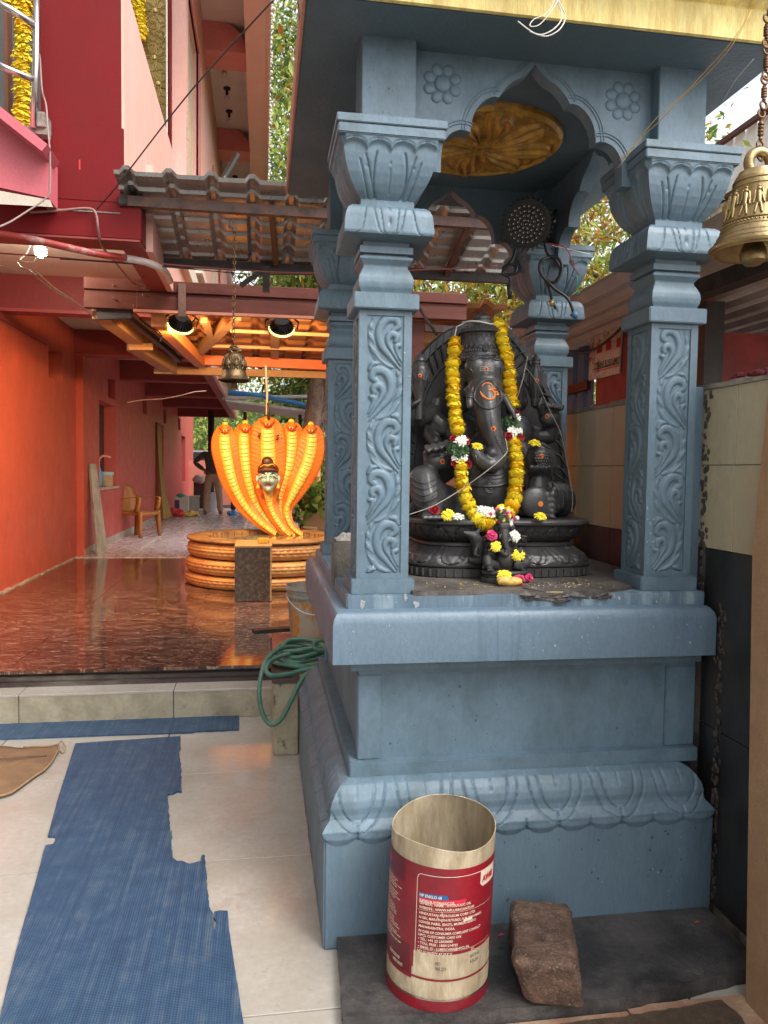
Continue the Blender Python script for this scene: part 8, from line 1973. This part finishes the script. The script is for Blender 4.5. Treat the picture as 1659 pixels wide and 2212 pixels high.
person('man seen from behind, dark checked shirt, khaki trousers, hands on his hips', tuple(pb), 1.06,
       {'foot': .17, 'sleeve': 3, 'arms': ([(-.21,1.40,0),(-.42,1.20,-.06),(-.22,1.04,.02),(-.18,1.02,.03)], [(.21,1.40,0),(.42,1.20,-.06),(.22,1.04,.02),(.18,1.02,.03)])}, SHIRT, KHAKI, 1)
pb = P(237, 511, Y=20.2); pb.z = .25
person('person in dark blue jeans standing behind the snake fountain, mostly hidden by it', tuple(pb), .98,
       {'foot': .10, 'sleeve': 2, 'arms': ([(-.20,1.38,0),(-.25,1.10,0),(-.24,.86,.05),(-.24,.80,.06)], [(.20,1.38,0),(.25,1.10,0),(.24,.86,.05),(.24,.80,.06)])}, mat('navy_shirt', (.03,.05,.12), .8), JEANS, -1)
# ============================================================ PLANTS AND TREES
LG = [mat('leaf_mid_green', (.14,.23,.04), .5, .35, 2, 0, fine=0), mat('leaf_dark_green', (.06,.12,.03), .5, .35, 2, 0, fine=0), mat('leaf_yellow_green', (.38,.45,.09), .5, .3, 2, 0, fine=0), mat('leaf_golden', (.45,.26,.03), .5, .3, 2, 0, fine=0), mat('leaf_rust', (.30,.10,.03), .6, .3, 2, 0, fine=0)]
for m_ in LG:
    nt = m_.node_tree; b = nt.nodes['Principled BSDF']; tr = nt.nodes.new('ShaderNodeBsdfTranslucent'); mx = nt.nodes.new('ShaderNodeMixShader'); mx.inputs[0].default_value = .42
    nt.links.new(b.inputs['Base Color'].links[0].from_socket, tr.inputs['Color']); nt.links.new(b.outputs[0], mx.inputs[1]); nt.links.new(tr.outputs[0], mx.inputs[2]); nt.links.new(mx.outputs[0], nt.nodes['Material Output'].inputs['Surface'])
def leaves(name, centers, n, size, mats, weights, par, droop=.4, aspect=.38, seed=0):
    rs = np.random.RandomState(seed); C_ = np.array([c[:3] for c in centers]); Rr = np.array([c[3] for c in centers]); pr = Rr**2/np.sum(Rr**2)
    idx = rs.choice(len(C_), n, p=pr); d = rs.normal(size=(n, 3)); d /= np.linalg.norm(d, axis=1)[:, None]; rad = Rr[idx]*(rs.uniform(.25, 1.0, n)**.5)
    # twig clusters: leaves gather round random twig points
    pos = C_[idx]+d*rad[:, None]*np.array([1, 1, .8]); tw = pos[rs.randint(0, max(1, n//9), n)]; pos = np.where((rs.rand(n) < .8)[:, None], tw+rs.normal(size=(n, 3))*size*1.5, pos)
    ax_ = rs.normal(size=(n, 3)); ax_[:, 2] -= droop*1.5; ax_ /= np.linalg.norm(ax_, axis=1)[:, None]; s3 = np.cross(ax_, rs.normal(size=(n, 3))); s3 /= np.linalg.norm(s3, axis=1)[:, None]+1e-9
    L_ = size*rs.uniform(.6, 1.3, n)[:, None]; nn = np.cross(ax_, s3)
    V = np.stack([pos, pos+ax_*L_*.45+s3*L_*aspect*.5+nn*L_*.05, pos+ax_*L_, pos+ax_*L_*.45-s3*L_*aspect*.5+nn*L_*.05], 1).reshape(-1, 3)
    F = np.arange(n*4).reshape(n, 4); me = bpy.data.meshes.new(name); me.from_pydata(V.tolist(), [], F.tolist())
    for m_ in mats: me.materials.append(m_)
    clus = rs.randint(0, 97, len(C_)); mi = rs.choice(len(mats), n, p=np.array(weights)/sum(weights)); me.polygons.foreach_set('material_index', mi.tolist()); me.update()
    o = bpy.data.objects.new(name, me); C.objects.link(o); setpar(o, par); tag(o, kind='stuff'); return o
BARK = mat('grey_bark', (.20,.14,.11), .85, .25, 6, .8, 30, dirt=(.32,.24,.19), dscale=4, damt=.4, bdist=.02)
def tree(label, x, y, h, tr_, crown, n, size, w8, seed, lean=(0, 0), group=None, dr=.4):
    t = thing('tree', label, 'tree', (x, y, 0), group); rs = random.Random(seed)
    top = Vector((x+lean[0], y+lean[1], h)); a = Vector((x, y, -.04)); pts = [a.lerp(top, k/6)+Vector((rs.uniform(-.1,.1), rs.uniform(-.1,.1), 0))*(k > 0) for k in range(7)]
    sp2 = smooth_path(pts, 4); tube('trunk', sp2, [tr_*(1-.65*i/(len(sp2)-1)) for i in range(len(sp2))], BARK, t, 12)
    for c in crown[:7]:
        q = pts[rs.randrange(2, 6)]; e = Vector(c[:3]); m_ = q.lerp(e, .5)+Vector((0, 0, .3)); tube('limb', smooth_path([q, m_, e], 5), [tr_*.35*(1-.8*i/10) for i in range(11)], BARK, t, 7)
    leaves('crown', crown, n, size, LG, w8, t, dr, seed=seed); return t
def cl_(x, y, z, r_, n, sp, seed):
    rs = random.Random(seed); return [(x+rs.uniform(-sp, sp), y+rs.uniform(-sp, sp)*.6, z+rs.uniform(-sp, sp)*.7, r_*rs.uniform(.5, 1.1)) for _ in range(n)]
# upper-left gap: hanging mango-like leaves near the pink canopy, greenery behind
tree('broad-leaved tree with drooping long leaves between the pink canopy and the shrine roof', 1.2, 12.5, 7.0, .16, cl_(1.55, 11.5, 5.8, .55, 14, .55, 1)+cl_(.98, 9.5, 6.1, .32, 9, .18, 2)+cl_(1.2,12,4.2,.6,8,.6,3), 7000, .17, (3,2,4,.5,.3), 3, (-.3, -.5), dr=1.2)
tree('bright leafy tree filling the gap between the pink canopy and the shrine roof', 1.7, 17, 8.5, .18, [(.15+1.6*random.random(), 15+3*random.random(), 3.6+6.9*random.random(), .8) for _ in range(52)], 24000, .15, (4,1.5,6,.6,.3), 44)
tree('leaning pale-barked tree whose trunk rises right of the snake fountain', .20, 13.5, 6.0, .20, cl_(1.9, 14, 4.6, 1.0, 12, 1.6, 5), 7000, .13, (3,2,4,.3,.2), 5, (1.75, .3))
tree('second slim tree trunk just right of the leaning one', 1.9, 15.5, 5.5, .14, cl_(2.6, 16, 4.6, 1.1, 12, 1.8, 8), 7000, .13, (3,3,3,.3,.2), 8, (.2, .0))
tree('bushy tree seen over the fountain shelter, left of the leaning trunk', 1.4, 20, 6.5, .17, cl_(1.9, 20, 4.6, 1.2, 16, 1.7, 10)+cl_(.9,18,3.2,.6,8,.6,11), 12000, .15, (3,3,4,.4,.3), 10, (0, 0))
tree('tree with golden and rust leaves behind the right side of the shrine', 4.4, 10.5, 5.2, .16, cl_(4.2, 10, 3.9, 1.2, 20, 1.7, 13), 12000, .13, (2,.6,4,4,1.6), 13, (-.3, 0))
tree('taller green tree behind the golden-leaved one', 5.4, 15, 7, .2, cl_(4.8, 14, 5.4, 1.4, 16, 2.2, 15), 8000, .16, (3,1,5,1,.6), 15)
tree('dense green tree seen through the back arch above the idol', 3.0, 17, 6.5, .2, cl_(3.1, 16.5, 4.2, 1.5, 18, 2.0, 17), 10000, .15, (3,2,5,.6,.3), 17)
hg = thing('hedge', 'long pale green hedge and creepers along the far boundary', 'hedge', (0, 30, 0))
leaves('foliage', [(x, 29+random.uniform(-1,1), z, 1.3) for x in np.arange(-9, 14, 1.1) for z in (1.2, 2.6, 4.0, 5.2)], 26000, .22, LG, (3,1.2,6,.6,.2), hg, .3, seed=21)
tag(mk('wooded_bank', *gbox(-40, 60, 33, 60, -.04, 4.6), mat('green_bank', (.09,.12,.04), .9, .5, 1.2, .8, 6, dirt=(.03,.05,.015), dscale=2, damt=.5)), kind='structure')
# dark low roof with a blue edge, seen far behind the statue
dr_ = thing('low_shed_roof', 'dark low roof with a bright blue tarpaulin edge behind the snake fountain', 'roof', (.4, 16, 2.6))
beam('roof_sheet', P(228,404,Y=16), P(330,418,Y=16), 2.0, .05, GREYSH, dr_); tube('blue_edge', [P(228,392.5,Y=15), P(262,396,Y=15), P(300,404,Y=15), P(322,410,Y=15)], .05, mat('bright_blue_tarp', (.05,.25,.60), .5), dr_, 8); tube('white_pipe', [P(222,398,Y=15), P(330,396,Y=15)], .035, mat('white_rail', (.6,.62,.62), .4), dr_, 8)
for (x) in (245, 300, 318): tube('pole', [P(x, 412, Y=15.9), P(x, 500, Y=15.9)], .035, RUSTF, dr_, 8)
# planter with seedlings and bamboo rail
pt = thing('terracotta_planter', 'rectangular terracotta planter full of broad-leaved seedlings right of the fountain', 'planter', tuple(P(314, 545, Y=10.4)))
p0 = P(301, 552, Y=10.6); pw = 31*10.6/765; zt2 = P(310, 514, Y=10.6).z; zb2 = P(310, 531, Y=10.6).z; TC = mat('terracotta_clay', (.50,.26,.14), .7, .12, 6, .3)
box('trough', P(304,520,Y=10.6).x, P(335,520,Y=10.6).x, 10.6, 10.95, zb2, zt2, TC, pt, .015); box('support_brick', P(306,520,Y=10.6).x, P(312,520,Y=10.6).x, 10.62, 10.9, .25, zb2-.001, TC, pt); box('support_brick', P(321,520,Y=10.6).x, P(330,520,Y=10.6).x, 10.62, 10.9, .25, zb2-.001, mat('red_brick', (.32,.10,.05), .8), pt)
leaves('seedlings', [(P(x,505,Y=10.7).x, 10.75, zt2+.10+random.random()*.1, .16) for x in (305,311,317,323,329,335)], 520, .13, LG, (4,1,4,.2,.1), pt, -.2, .75, 31)
bs = thing('potted_shrubs', 'leafy potted shrubs behind the bamboo rail right of the cobras', 'shrub', tuple(P(322, 500, Y=12.3)))
leaves('foliage', [(P(x,480,Y=12.2).x, 12.2+random.random()*.4, P(x,y,Y=12.2).z, .22) for x, y in ((306,500),(314,490),(322,478),(330,492),(320,505),(334,480),(312,472),(328,465))], 1300, .11, LG, (4,1,5,.2,.2), bs, .1, .7, 33)
for x in (310, 322, 331): tube('stem', [P(x, 505, Y=12.3), P(x+1, 478, Y=12.3)], .012, BARK, bs, 6)
rb = thing('bamboo_rail', 'salmon painted bamboo rail and post behind the planter', 'rail', tuple(P(318, 495, Y=11.6))); SAL = mat('salmon_bamboo', (.62,.28,.13), .5)
tube('rail', [P(296,489,Y=11.6), P(345,491,Y=11.6)], .035, SAL, rb, 10); tube('post', [P(318,455,Y=11.65), P(318,520,Y=11.65)], .04, SAL, rb, 10)
cp = thing('clay_cup', 'small pale round pot standing behind the basin rim', 'pot', tuple(P(309, 535, Y=9.3))); q = P(309, 536, Y=9.3); lathe('cup', [(0,0),(.085,0),(.10,.10),(.09,.11),(0,.10)], (q.x, q.y, q.z), mat('pale_clay', (.60,.36,.17), .6), cp, 20); lathe('stand', [(.06,0),(.06,max(.01, q.z-.245))], (q.x, q.y, .24), TC, cp, 16)
bwl = thing('red_garden_wall', 'old reddish brick garden wall behind the plants at the right of the fountain', 'wall', (3, 16, 0)); mk('wall', *gbox(1.2, 6.5, 16.5, 16.7, 0, 2.1), mat('old_red_plaster', (.25,.08,.05), .9, .3, 3, .5), bwl)
